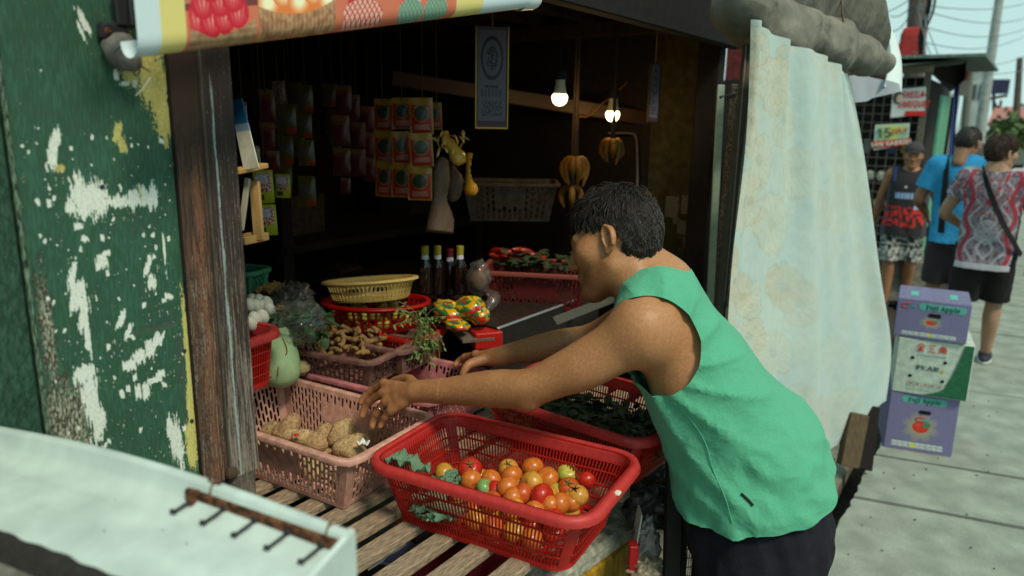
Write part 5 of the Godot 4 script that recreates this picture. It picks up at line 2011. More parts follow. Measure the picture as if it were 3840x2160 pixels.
# ------------------------------------------------------------------ printed banner on its roll
func banner() -> void:
	var b := thing("printed_banner", "printed vinyl banner of baskets of onions and garlic hanging rolled over the opening", "banner", Vector3(-0.9, 1.68, -0.9))
	var w := 1000
	var h := 150
	var im := Image.create(w, h, false, Image.FORMAT_RGB8)
	var ns := FastNoiseLite.new()
	ns.seed = 6
	ns.frequency = 0.05
	# s along the banner 0..1 (0.83 m), y metres above its lower edge
	var onions := []
	for q in [[0.093, 0.037], [0.118, 0.033], [0.141, 0.036], [0.166, 0.040], [0.105, 0.055], [0.135, 0.056], [0.158, 0.06], [0.12, 0.075], [0.148, 0.078]]:
		onions.append(q)
	for y in h:
		for x in w:
			var s := (x + 0.5) / w
			var m := (1.0 - (y + 0.5) / h) * 0.124
			var n := ns.get_noise_2d(x, y)
			var c := rgb(212, 116, 88)
			if s < 0.036 or s > 0.81:
				c = rgb(204, 220, 226)
			elif s < 0.075 or s > 0.715:
				c = rgb(222, 206, 128)
			else:
				if m > 0.05 and s < 0.2:
					c = rgb(196, 120, 96) if int(s * 60.0) % 3 else rgb(232, 190, 150)
				if absf(m - 0.052) < 0.004 and s < 0.3:
					c = rgb(120, 60, 60)
				# bowls
				if s > 0.08 and s < 0.2:
					var t := (s - 0.14) / 0.06
					var lip := 0.018 + 0.014 * t * t
					if m < lip:
						c = rgb(150, 112, 82).lerp(rgb(186, 150, 112), clampf(0.5 + n + 0.3 * sin(m * 900.0), 0, 1))
					for o in onions:
						var d := Vector2((s - o[0]) * 0.83 / 0.017, (m - o[1]) / 0.019)
						if d.length() < 1.0 and m > lip - 0.004:
							c = rgb(205, 30, 52).lerp(rgb(246, 196, 170), clampf(0.9 - d.length() * 1.0, 0, 1) * (0.55 + 0.45 * sin(atan2(d.x, d.y + 1.4) * 26.0)))
				if s > 0.205 and s < 0.37:
					var t := (s - 0.285) / 0.085
					var lip := 0.032 + 0.016 * t * t
					if m < lip and m > 0.006:
						c = rgb(146, 102, 74).lerp(rgb(196, 150, 110), clampf(0.5 + n * 1.2 + 0.25 * sin(s * 700.0), 0, 1))
					elif m >= lip:
						c = rgb(232, 128, 62)
						for k in 5:
							var d := Vector2((s - 0.225 - 0.032 * k) * 0.83 / 0.02, (m - 0.05 - 0.012 * (k % 2)) / 0.02)
							if d.length() < 1.0:
								c = rgb(236, 120, 56).lerp(rgb(255, 246, 206), clampf(1.5 - d.length() * 1.5, 0, 1))
					elif m < 0.006 and int(s * 70.0) % 3 == 0:
						c = rgb(210, 180, 90)
				if s > 0.39 and s < 0.5:
					var d := Vector2((s - 0.44) * 0.83 / 0.045, (m - 0.02) / 0.025)
					if m > 0.032 and absf(s - 0.43) < 0.02 + (0.07 - m) * 0.3:
						c = rgb(206, 40, 48)
					if d.length() < 1.0:
						c = rgb(232, 200, 176).lerp(rgb(196, 52, 62), 1.0 if (sin(s * 480.0 + m * 420.0) > 0.72 or sin(s * 480.0 - m * 520.0) > 0.8) else 0.12)
				for k in 2:
					var d := Vector2((s - 0.575 - 0.075 * k) * 0.83 / 0.03, (m - 0.018) / 0.021)
					if d.length() < 1.0:
						c = rgb(112, 170, 146).lerp(rgb(150, 82, 74), 0.6 if sin(s * 560.0 + m * 500.0) > 0.8 or sin(s * 560.0 - m * 600.0) > 0.85 else 0.0)
					elif absf(d.x) < 0.8 and m > 0.03 and m < 0.052:
						c = rgb(220, 70, 78).lerp(rgb(240, 170, 170), clampf(n * 2.0 + 0.4, 0, 1))
			im.set_pixel(x, y, c)
	var vinyl := mat(Color.WHITE, {"rough": 0.42, "img": ImageTexture.create_from_image(im)})
	var a := Vector3(-0.9, 1.684, -0.49)
	var e := Vector3(-0.9, 1.843, -1.32)
	var sheet := MB.new()
	sheet.grid(60, 26, func(u, v):
		# v 0 at the top of the sheet; past 0.7 it turns under into the roll
		var p: Vector3 = a.lerp(e, u)
		var wave: float = sin(u * 8.0) * 0.003 + sin(u * 21.0) * 0.001
		if v < 0.7:
			return p + Vector3(wave + 0.01, 0.02 + (1.0 - v / 0.7) * 0.104, 0)
		var g: float = (v - 0.7) / 0.3 * PI
		return p + Vector3(wave - 0.01 + 0.02 * cos(g), 0.02 - 0.02 * sin(g), 0))
	for i in sheet.uv.size():
		var v := sheet.uv[i].y
		sheet.uv[i].y = v / 0.7 * 0.84 if v < 0.7 else 0.84 + (v - 0.7) / 0.3 * 0.3
	obj("sheet", sheet, vinyl, b)
	var end := MB.new()
	var ec := Vector3(-0.912, 1.86, -1.305)
	end.tube(PackedVector3Array([ec, ec + Vector3(0.004, 0.006, -0.04), ec + Vector3(0.006, 0.008, -0.055)]), [0.024, 0.023, 0.019], 18, false)
	end.tube(PackedVector3Array([ec, ec + Vector3(0.004, 0.006, -0.05)]), [0.016, 0.015], 14, false)
	obj("rolled_end", end, mat(rgb(206, 216, 222), {"rough": 0.35}), b)
	var rod := MB.new()
	rod.tube(PackedVector3Array([Vector3(-0.93, 1.80, -0.45), Vector3(-0.93, 1.955, -1.36)]), [0.012], 8)
	obj("hanging_rod", rod, M.iron, b)


# ------------------------------------------------------------------ white sheet metal cart top in the near left corner
func cart_top() -> void:
	var c := thing("white_cart", "white painted sheet metal cart top in the near left corner with a rusty hook strip", "cart", Vector3(-0.75, -0.14, -0.36))
	var white := mat(rgb(206, 220, 215), {"rough": 0.5, "tex": noise("simplex", 0.008, 0.84, 1.0, false, 6), "ts": 3.0, "bump": T.bump2, "br": 0.02})
	# local frame: along = rim direction (to the left), across = towards the camera
	var along := Vector3(-0.982, 0.0, 0.187).normalized()
	var across := Vector3(along.z, 0, -along.x) * 1.0
	if across.z < 0:
		across = -across
	var b := Vector3(-0.4906, 1.23, -0.4404)
	var at := func(s: float, w: float, y: float) -> Vector3:
		var bow: float = 0.016 * sin(clampf(s / 0.62, 0, 1) * PI)
		return b + (along * s + across * w + Vector3(0, y - 1.2 + bow * (1.0 - w * 2.0), 0)) * 0.93
	# pan: lip along the back, floor with two shallow creases, outer end face
	var pan := MB.new()
	var prof := [[-0.001, 1.06], [-0.001, 1.192], [0.0005, 1.198], [0.003, 1.2], [0.009, 1.2], [0.0115, 1.1985], [0.0135, 1.196], [0.018, 1.182], [0.026, 1.173], [0.05, 1.1705], [0.054, 1.1722], [0.058, 1.1702], [0.088, 1.1695], [0.092, 1.1712], [0.096, 1.169], [0.14, 1.168], [0.148, 1.167], [0.15, 1.159]]
	pan.grid(40, prof.size() - 1, func(u, v):
		var q: Array = prof[roundi(v * (prof.size() - 1))]
		return at.call(u * 0.62, q[0], q[1]))
	obj("pan", pan, white, c)
	var endf := MB.new()
	endf.quad(at.call(-0.0015, 0.155, 0.78), at.call(-0.0015, -0.001, 0.78), at.call(-0.0015, -0.001, 1.199), at.call(-0.0015, 0.155, 1.166))
	endf.quad(at.call(-0.0015, 0.0, 1.199), at.call(0.004, 0.0, 1.201), at.call(0.004, 0.155, 1.169), at.call(-0.0015, 0.155, 1.167))
	obj("end_panel", endf, white, c)
	var side := MB.new()
	side.quad(at.call(0.0, -0.002, 0.78), at.call(0.62, -0.002, 0.78), at.call(0.62, -0.002, 1.19), at.call(0.0, -0.002, 1.19))
	obj("side_panel", side, white, c)
	# dark rubber strip and grey board along the near edge
	var rub := MB.new()
	rub.grid(60, 6, func(u, v):
		var r: float = sin(u * 90.0) * 0.0012 + sin(u * 41.0) * 0.001
		return at.call(u * 0.62, 0.142 + v * 0.020 + (r if v < 0.4 else 0.0), 1.1705 - 0.018 * v * v + 0.002 * sin(v * PI)))
	obj("rubber_strip", rub, mat(rgb(58, 54, 50), {"rough": 0.85, "tex": T.blotch, "ts": 20.0}), c)
	var edge := MB.new()
	edge.grid(40, 4, func(u, v): return at.call(u * 0.62, 0.162 + v * 0.10, 1.152 - 0.01 * v + 0.0015 * sin(v * 6.0)))
	obj("near_board", edge, mat(rgb(130, 126, 118), {"rough": 0.8, "tex": T.blotch, "ts": 8.0}), c)
	var body := MB.new()
	body.box(at.call(0.31, 0.076, 0.6), Vector3(0.56, 1.0, 0.13), Basis(along, Vector3.UP, across))
	obj("cart_body", body, white, c)
	# rust strip under the lip with five hooks
	var strip := MB.new()
	var rustm := mat(rgb(120, 76, 52), {"rough": 0.95, "tex": noise("spots", 0.014, 0.5, 1.0), "ts": 9.0, "bump": T.bump, "br": 1.0})
	strip.bar(at.call(0.005, 0.016, 1.1835), at.call(0.212, 0.0165, 1.1805), 0.006, 0.019, Vector3.UP, 0.0015)
	strip.tube(PackedVector3Array([at.call(0.208, 0.0165, 1.173), at.call(0.209, 0.0165, 1.191)]), [0.0085], 10)
	obj("rust_strip", strip, rustm, c)
	for i in 5:
		var s: float = 0.028 + 0.0445 * i
		var hk := MB.new()
		var o: Vector3 = at.call(s, 0.018, 1.181)
		hk.tube(smooth_path([o, o + across * 0.012 + Vector3(0, -0.003, 0) + along * 0.003, o + across * 0.022 + along * 0.006 + Vector3(0, -0.006, 0)], 5), [0.0021, 0.002, 0.0019], 6)
		hk.tube(PackedVector3Array([o + across * 0.0215 + along * 0.004 + Vector3(0, -0.006, 0), o + across * 0.023 + along * 0.0095 + Vector3(0, -0.0052, 0)]), [0.0028, 0.0026], 6)
		hk.ball(o + Vector3(0, 0.001, 0), Vector3(0.0045, 0.0055, 0.0045), Basis(), 8, 5)
		obj("hook", hk, M.iron, c)
	for q in [[0.155, 0], [0.025, 1]]:
		var wr := MB.new()
		var o: Vector3 = at.call(q[0] + 0.03 * (1 - q[1]), 0.008, 1.201)
		wr.tube(smooth_path([o + across * 0.010 + Vector3(0, -0.018, 0), o + Vector3(0, 0.001, 0), o - across * 0.011 + Vector3(0, -0.012, 0)], 8), [0.0016], 5)
		if q[1] == 0:
			wr.tube(smooth_path([o + along * 0.008 + Vector3(0, 0.002, 0), o, o - along * 0.009 + Vector3(0, 0.0015, 0)], 5), [0.0012], 5)
		obj("tie_wire", wr, rustm, c)
	# bits of dirt that lie on the pan
	for q in [[395, 1262], [225, 1310], [90, 1230], [110, 1240], [470, 1200], [520, 1270], [260, 1220], [30, 1210]]:
		var d := MB.new()
		var p: Vector3 = Vector3(-0.7939, 1.172, -0.4091)
		var s: float = 0.25 + (q[0] - 395) * -0.0004
		p = at.call(s * 0.8, 0.03 + (q[1] - 1200) * 0.0006, 1.1705)
		d.ball(p, Vector3(0.0012, 0.0006, 0.0009), Basis(), 6, 4)
		obj("speck", d, M.rust, c)

# ------------------------------------------------------------------ inside the stall
const SIDE := Vector3(0.8168, 0.017, -0.5767)       # across the view, level enough for hanging goods


func face_basis() -> Basis:
	var x := Vector3(0.819, 0, -0.574)
	var z := Vector3(0.574, 0, 0.819)
	return Basis(x, Vector3.UP, z)


var pouch_mesh: ArrayMesh

func pouch(parent: Node3D, c: Vector3, w: float, h: float, m: Material, tilt := 0.0) -> void:
	if pouch_mesh == null:
		var mb := MB.new()
		mb.grid(8, 10, func(u, v):
			var e: float = pow(sin(u * PI), 0.6) * pow(clampf(sin((v - 0.06) / 0.88 * PI), 0, 1), 0.6)
			return Vector3(u - 0.5, 0.5 - v, e * 0.11 + 0.012 * sin(u * 9.0 + v * 5.0)))
		mb.grid(8, 10, func(u, v):
			var e: float = pow(sin(u * PI), 0.6) * pow(clampf(sin((v - 0.06) / 0.88 * PI), 0, 1), 0.6)
			return Vector3(0.5 - u, 0.5 - v, -e * 0.11 - 0.002))
		pouch_mesh = mb.mesh()
	var b := face_basis() * Basis(Vector3.UP, tilt) * Basis(Vector3.BACK, tilt * 0.4)
	part("pouch", pouch_mesh, m, parent, Transform3D(Basis(b.x * w, b.y * h, b.z * w), c - where(parent)))


func interior() -> void:
	# printed faces of the pouches
	var ns := FastNoiseLite.new()
	ns.seed = 77
	ns.frequency = 0.4
	var red_face := picture(48, 72, func(u, v):
		var c := rgb(150, 26, 16)
		if v < 0.2 or u < 0.06 or u > 0.94 or v > 0.96:
			c = rgb(150, 112, 26)
		if Vector2((u - 0.48) / 0.34, (v - 0.42) / 0.24).length() < 1.0 and u + v > 0.42:
			c = rgb(150, 112, 30) if Vector2((u - 0.48) / 0.31, (v - 0.42) / 0.21).length() > 1.0 else rgb(34, 44, 32).lerp(rgb(62, 72, 52), clampf(ns.get_noise_2d(u * 40.0, v * 60.0) + 0.3, 0, 1))
		if v > 0.72 and v < 0.88 and u > 0.16 and u < 0.84:
			c = rgb(150, 116, 100) if ns.get_noise_2d(u * 60.0, v * 30.0) > -0.1 else rgb(150, 60, 50)
		return c)
	var lime_face := picture(48, 72, func(u, v):
		var c := rgb(176, 178, 44)
		if u > 0.1 and u < 0.9 and v > 0.08 and v < 0.66:
			c = rgb(120, 44, 56)
			if v > 0.14 and v < 0.4 and u < 0.75:
				c = rgb(214, 208, 220) if ns.get_noise_2d(u * 50.0, v * 40.0) > -0.2 else rgb(150, 120, 150)
			elif ns.get_noise_2d(u * 18.0, v * 22.0) > 0.0:
				c = rgb(196, 186, 168)
			elif u > 0.55:
				c = rgb(170, 50, 40)
		if v > 0.74 and v < 0.9 and u > 0.1 and u < 0.5:
			c = rgb(60, 66, 70)
		return c)
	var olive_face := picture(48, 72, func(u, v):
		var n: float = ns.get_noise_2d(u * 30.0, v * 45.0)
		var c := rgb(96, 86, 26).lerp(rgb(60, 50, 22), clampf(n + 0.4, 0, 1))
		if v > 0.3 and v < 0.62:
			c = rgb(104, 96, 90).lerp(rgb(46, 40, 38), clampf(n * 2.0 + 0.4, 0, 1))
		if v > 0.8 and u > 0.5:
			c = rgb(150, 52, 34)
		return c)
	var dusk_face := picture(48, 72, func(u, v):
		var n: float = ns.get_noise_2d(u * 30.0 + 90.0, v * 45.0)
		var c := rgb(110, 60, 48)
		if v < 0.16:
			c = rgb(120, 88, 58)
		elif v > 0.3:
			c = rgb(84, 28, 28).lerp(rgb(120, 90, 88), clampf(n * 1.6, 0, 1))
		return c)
	var silver_face := picture(48, 72, func(u, v):
		var n: float = ns.get_noise_2d(u * 24.0 + 40.0, v * 30.0)
		return rgb(110, 72, 44).lerp(rgb(200, 196, 200), 1.0 if n > 0.25 else clampf(n + 0.2, 0, 1)))
	var shiny := {"rough": 0.3, "spec": 0.5}
	var faces := {"red": mat(Color.WHITE, shiny.merged({"img": red_face})), "lime": mat(Color.WHITE, shiny.merged({"img": lime_face})), "olive": mat(Color.WHITE, shiny.merged({"img": olive_face})), "dusk": mat(Color.WHITE, shiny.merged({"img": dusk_face})), "silver": mat(Color.WHITE, shiny.merged({"img": silver_face}))}
	var strips := [
		["red", "strip of red and yellow seasoning sachets, nearest and lowest of the red strips", [[Vector3(-1.5564, 1.6257, -1.7297), 0.0705, 0.1070], [Vector3(-1.5425, 1.5237, -1.7109), 0.0705, 0.1022], [Vector3(-1.5269, 1.4242, -1.6939), 0.0705, 0.1046]]],
		["red", "middle strip of red and yellow seasoning sachets, with a glint on its lowest pouch", [[Vector3(-1.6601, 1.6321, -1.7465), 0.0627, 0.1003], [Vector3(-1.6462, 1.5294, -1.7275), 0.0627, 0.1053], [Vector3(-1.6262, 1.428, -1.7132), 0.0627, 0.1053]]],
		["red", "left strip of red and yellow seasoning sachets, dim and partly covered", [[Vector3(-1.7528, 1.6263, -1.7551), 0.0669, 0.1081], [Vector3(-1.7378, 1.5235, -1.7369), 0.0669, 0.1081], [Vector3(-1.7147, 1.4234, -1.725), 0.0592, 0.1081]]],
		["lime", "pair of large lime green food pouches hanging by the timber post", [[Vector3(-1.7228, 1.4283, -1.2699), 0.0568, 0.0895], [Vector3(-1.7056, 1.3412, -1.2576), 0.0568, 0.0895]]],
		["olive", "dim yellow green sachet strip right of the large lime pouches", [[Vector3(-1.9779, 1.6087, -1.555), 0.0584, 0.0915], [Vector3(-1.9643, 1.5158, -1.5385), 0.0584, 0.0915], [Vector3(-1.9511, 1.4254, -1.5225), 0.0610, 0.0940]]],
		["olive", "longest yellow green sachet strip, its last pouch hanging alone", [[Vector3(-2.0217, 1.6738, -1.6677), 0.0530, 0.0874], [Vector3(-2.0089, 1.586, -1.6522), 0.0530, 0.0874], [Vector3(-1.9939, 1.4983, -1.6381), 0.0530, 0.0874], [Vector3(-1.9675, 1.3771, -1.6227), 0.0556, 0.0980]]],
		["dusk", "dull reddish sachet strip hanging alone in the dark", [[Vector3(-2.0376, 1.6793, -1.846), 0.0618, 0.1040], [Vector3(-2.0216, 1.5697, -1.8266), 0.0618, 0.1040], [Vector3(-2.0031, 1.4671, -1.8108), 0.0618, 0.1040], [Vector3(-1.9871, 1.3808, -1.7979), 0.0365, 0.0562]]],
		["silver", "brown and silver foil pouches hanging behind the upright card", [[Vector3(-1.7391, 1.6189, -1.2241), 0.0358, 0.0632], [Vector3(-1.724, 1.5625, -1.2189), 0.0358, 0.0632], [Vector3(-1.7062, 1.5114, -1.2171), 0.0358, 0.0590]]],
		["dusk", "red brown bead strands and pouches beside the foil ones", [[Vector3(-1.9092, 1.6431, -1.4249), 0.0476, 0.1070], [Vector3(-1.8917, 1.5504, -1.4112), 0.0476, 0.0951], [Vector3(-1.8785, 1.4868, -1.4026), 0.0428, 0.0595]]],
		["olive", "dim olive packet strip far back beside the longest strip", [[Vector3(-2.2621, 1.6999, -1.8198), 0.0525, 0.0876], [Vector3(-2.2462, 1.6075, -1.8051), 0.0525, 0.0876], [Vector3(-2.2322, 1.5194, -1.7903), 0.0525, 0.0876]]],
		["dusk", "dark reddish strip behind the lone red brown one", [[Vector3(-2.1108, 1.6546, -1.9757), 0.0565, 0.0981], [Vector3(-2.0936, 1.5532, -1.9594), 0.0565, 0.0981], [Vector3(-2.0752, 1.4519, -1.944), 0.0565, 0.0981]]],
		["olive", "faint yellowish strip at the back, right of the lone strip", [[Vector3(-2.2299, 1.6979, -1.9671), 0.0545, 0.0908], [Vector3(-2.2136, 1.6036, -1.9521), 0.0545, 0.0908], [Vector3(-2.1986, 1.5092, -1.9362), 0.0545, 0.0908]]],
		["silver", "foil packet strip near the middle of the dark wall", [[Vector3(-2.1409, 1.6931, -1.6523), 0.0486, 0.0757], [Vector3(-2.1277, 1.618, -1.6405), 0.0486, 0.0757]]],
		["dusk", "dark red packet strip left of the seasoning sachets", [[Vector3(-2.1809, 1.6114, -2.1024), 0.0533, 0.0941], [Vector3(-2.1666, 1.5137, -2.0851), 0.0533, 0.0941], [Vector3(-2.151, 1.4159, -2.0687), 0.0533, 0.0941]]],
		["lime", "single lime green pouch hanging low beside the large ones", [[Vector3(-1.9159, 1.4027, -1.4782), 0.0497, 0.0771]]],
		["red", "tilted red seasoning sachet at the right end of the red strips", [[Vector3(-1.691, 1.6298, -1.9496), 0.0459, 0.0946]]],
	]
	for s in strips:
		var top: Vector3 = s[2][0][0] + Vector3(0, s[2][0][2] * 0.5, 0)
		var t := thing("sachet_strip", s[1], "sachets", top, "sachet strips hanging in the stall")
		var tapes := MB.new()
		tapes.bar(top + Vector3(0, 0.35, 0), top - Vector3(0, 0.01, 0), 0.003, 0.001)
		obj("hanging_tape", tapes, M.dark_wood, t)
		for q in s[2]:
			pouch(t, q[0] + SIDE * rng.randf_range(-0.004, 0.004) + Vector3(0, rng.randf_range(-0.004, 0.003), rng.randf_range(-0.012, 0.012)), q[1] * rng.randf_range(0.92, 1.06), q[2] * rng.randf_range(0.94, 1.04), faces[s[0]], rng.randf_range(-0.14, 0.14))
	# upright card with the number 12, on its ledge of pale wood
	var card := thing("price_card", "narrow upright card, blue on top with a red 12, cream below", "card", Vector3(-1.2566, 1.517, -0.8947))
	var cc := [Vector3(-1.324, 1.6479, -0.9042), Vector3(-1.291, 1.6517, -0.9084), Vector3(-1.2029, 1.5236, -0.8741), Vector3(-1.2389, 1.5169, -0.867)]
	for q in [[0.0, 0.36, rgb(38, 116, 164), "blue_top"], [0.36, 0.47, rgb(150, 180, 200), "pale_band"], [0.47, 1.0, rgb(222, 220, 200), "cream_face"]]:
		var m := MB.new()
		var a: Vector3 = (cc[0] as Vector3).lerp(cc[3], q[0])
		var b: Vector3 = (cc[1] as Vector3).lerp(cc[2], q[0])
		var c: Vector3 = (cc[1] as Vector3).lerp(cc[2], q[1])
		var d: Vector3 = (cc[0] as Vector3).lerp(cc[3], q[1])
		var nr := (b - a).cross(d - a).normalized() * 0.003
		m.quad(d, c, b, a)
		m.quad(a + nr, b + nr, c + nr, d + nr)
		m.quad(a, b, b + nr, a + nr)
		m.quad(b, c, c + nr, b + nr)
		m.quad(c, d, d + nr, c + nr)
		m.quad(d, a, a + nr, d + nr)
		obj(q[3], m, mat(q[2], {"rough": 0.6, "tex": T.soft, "ts": 8.0}), card)
	var down: Vector3 = ((cc[3] as Vector3) - cc[0]).normalized()
	var rightw: Vector3 = ((cc[1] as Vector3) - cc[0]).normalized()
	var nf: Vector3 = rightw.cross(-down).normalized()
	part("number", lettering("12", 0.0105, 0.001), mat(rgb(206, 40, 36), {"rough": 0.6}), card, Transform3D(Basis(-down, -rightw, nf).orthonormalized(), Vector3(-1.2918, 1.6069, -0.9002) + nf * 0.004 - where(card)))
	var ledge := MB.new()
	ledge.bar(Vector3(-1.2398, 1.5148, -0.8458), Vector3(-1.2635, 1.5222, -0.9315), 0.024, 0.0105, Vector3.UP, 0.002)
	tag(obj("wooden_ledge", ledge, M.pale_wood), "pale wooden ledge under the upright card", "ledge")
	var br := thing("wooden_bracket", "pale yellow wooden board with a leaning slat, under the card's ledge", "bracket", Vector3(-1.2705, 1.3699, -0.894))
	var b1 := MB.new()
	b1.bar(Vector3(-1.2747, 1.4916, -0.9151), Vector3(-1.2498, 1.3747, -0.8998), 0.021, 0.01, Vector3(0.5, 0, 0.8), 0.002)
	obj("board", b1, M.pale_wood, br)
	var b2 := MB.new()
	b2.bar(Vector3(-1.2585, 1.4995, -0.8885), Vector3(-1.2547, 1.3991, -0.8631), 0.0115, 0.008, Vector3(0.5, 0, 0.8), 0.002)
	obj("slat", b2, mat(rgb(170, 160, 140), {"rough": 0.8}), br)
	var b3 := MB.new()
	b3.bar(Vector3(-1.2697, 1.3774, -0.8666), Vector3(-1.2719, 1.3806, -0.926), 0.04, 0.016, Vector3.UP, 0.002)
	obj("foot", b3, M.pale_wood, br)

	# bulbs on the ceiling
	for q in [[Vector3(-1.4114, 1.6965, -2.2893), "left bulb, the larger and nearer of the two lit bulbs"], [Vector3(-1.3946, 1.6447, -2.6623), "right lit bulb, hanging lower over the bananas"]]:
		var c: Vector3 = q[0]
		var t := thing("light_bulb", q[1], "light bulb", c, "lit bulbs in the stall")
		var r := 0.0285
		var globe := MB.new()
		globe.lathe([[0.0, -r * 0.95], [r * 0.5, -r * 0.85], [r * 0.85, -r * 0.5], [r, 0.0], [r * 0.97, r * 0.3], [r * 0.82, r * 0.5]], 20, Transform3D(Basis(), c))
		var lit := mat(rgb(255, 250, 214), {"rough": 0.3})
		lit.emission_enabled = true
		lit.emission = rgb(255, 240, 176)
		lit.emission_energy_multiplier = 3.0
		obj("glowing_globe", globe, lit, t)
		var neck := MB.new()
		neck.lathe([[r * 0.84, r * 0.5], [r * 0.72, r * 1.2], [r * 0.6, r * 1.7], [r * 0.62, r * 1.9], [r * 0.6, r * 2.4], [0.0, r * 2.4]], 16, Transform3D(Basis(), c))
		obj("neck", neck, mat(rgb(196, 190, 168), {"rough": 0.5}), t)
		var sock := MB.new()
		sock.lathe([[r * 0.75, r * 2.2], [r * 0.8, r * 3.2], [r * 0.5, r * 3.5], [0.0, r * 3.5]], 14, Transform3D(Basis(), c))
		sock.tube(PackedVector3Array([c + Vector3(0, r * 3.3, 0), Vector3(c.x, 2.06, c.z)]), [0.003], 5)
		obj("socket", sock, M.black, t)
		var lamp := OmniLight3D.new()
		lamp.name = "bulb_light"
		lamp.light_color = Color(1.0, 0.78, 0.42)
		lamp.light_energy = 0.016
		lamp.light_size = 0.024
		lamp.omni_range = 6.0
		lamp.omni_attenuation = 2.0
		lamp.shadow_enabled = true
		t.add_child(lamp)
	# wiring between the bulbs
	var wire := MB.new()
	wire.tube(smooth_path([Vector3(-1.5045, 1.79, -3.0017), Vector3(-1.5396, 1.7112, -2.8925), Vector3(-1.5468, 1.6901, -2.8439), Vector3(-1.5736, 1.6397, -2.7861), Vector3(-1.5894, 1.6257, -2.7084), Vector3(-1.5489, 1.499, -2.6388)], 14), [0.004], 5)
	tag(obj("electric_wire", wire, mat(rgb(120, 84, 44), {"rough": 0.6})), "brown electric wire looping below the two bulbs", "wire")

	# hanging notice in a brass frame, and the narrow one further right
	for q in [[Vector3(-1.3688, 1.7392, -1.8301), 0.0999, 0.2925, 0.0, "hanging notice in a brass coloured frame with a dark oval emblem"], [Vector3(-1.2076, 1.7243, -2.6276), 0.0446, 0.2081, 1.1, "narrow notice seen at a slant near the right wall"]]:
		var c: Vector3 = q[0]
		var w: float = q[1]
		var h: float = q[2]
		var t := thing("hanging_notice", q[4], "sign", c, "notices hanging in the stall")
		var b := face_basis() * Basis(Vector3.UP, 0.12 + q[3] * 0.3)
		var pic := picture(64, 160, func(u, v):
			var cc2 := rgb(96, 92, 104)
			var d := Vector2((u - 0.5) / 0.4, (v - 0.29) / 0.23).length()
			if d < 1.0 and d > 0.82:
				cc2 = rgb(40, 34, 42)
			elif d < 0.55 and ns.get_noise_2d(u * 20.0, v * 50.0) > -0.1:
				cc2 = rgb(52, 46, 54)
			if v > 0.62 and v < 0.7 and sin(u * 50.0) > -0.2 and u > 0.12 and u < 0.88:
				cc2 = rgb(70, 64, 80)
			if v > 0.74 and v < 0.9 and u > 0.12 and u < 0.88 and ns.get_noise_2d(u * 40.0, v * 60.0) > 0.0:
				cc2 = rgb(60, 54, 66)
			if v > 0.95:
				cc2 = rgb(80, 44, 66)
			return cc2)
		var bd := MB.new()
		bd.box(c, Vector3(w, h, 0.006), b)
		var bdn := obj("board", bd, mat(rgb(80, 76, 84), {"rough": 0.5}), t)
		var fc := MB.new()
		var o: Vector3 = b.z * 0.0045
		fc.quad(c + o - b.x * w * 0.42 - b.y * h * 0.47, c + o + b.x * w * 0.42 - b.y * h * 0.47, c + o + b.x * w * 0.42 + b.y * h * 0.47, c + o - b.x * w * 0.42 + b.y * h * 0.47)
		obj("print", fc, mat(Color.WHITE, {"rough": 0.4, "img": pic}), bdn)
		if q[3] == 0.0:
			var word := lettering("PLEASE", 0.0085, 0.0008)
			part("word", word, mat(rgb(44, 38, 48), {"rough": 0.6}), bdn, Transform3D(b, o + b.z * 0.001 - b.y * h * 0.085))
		var fr := MB.new()
		for s in [-1.0, 1.0]:
			fr.box(c + b.x * w * 0.48 * s, Vector3(w * 0.06, h * 1.02, 0.014), b, 0.002)
		fr.box(c - b.y * h * 0.495, Vector3(w, 0.008, 0.014), b, 0.002)
		obj("frame", fr, mat(rgb(176, 138, 66), {"rough": 0.3, "metal": 0.7}) if q[3] == 0.0 else M.dark_wood, t)
		var st := MB.new()
		st.tube(PackedVector3Array([c + b.y * h * 0.5, Vector3(c.x, 2.07, c.z)]), [0.002], 5)
		obj("string", st, M.string, t)

	# hanging bags: net bags of dried goods, knotted yellow plastic bags
	var nets := mat(rgb(150, 118, 96), {"rough": 0.6, "tex": noise("cell", 0.05, 0.35, 1.0), "ts": 14.0, "bump": T.bump, "br": 0.6})
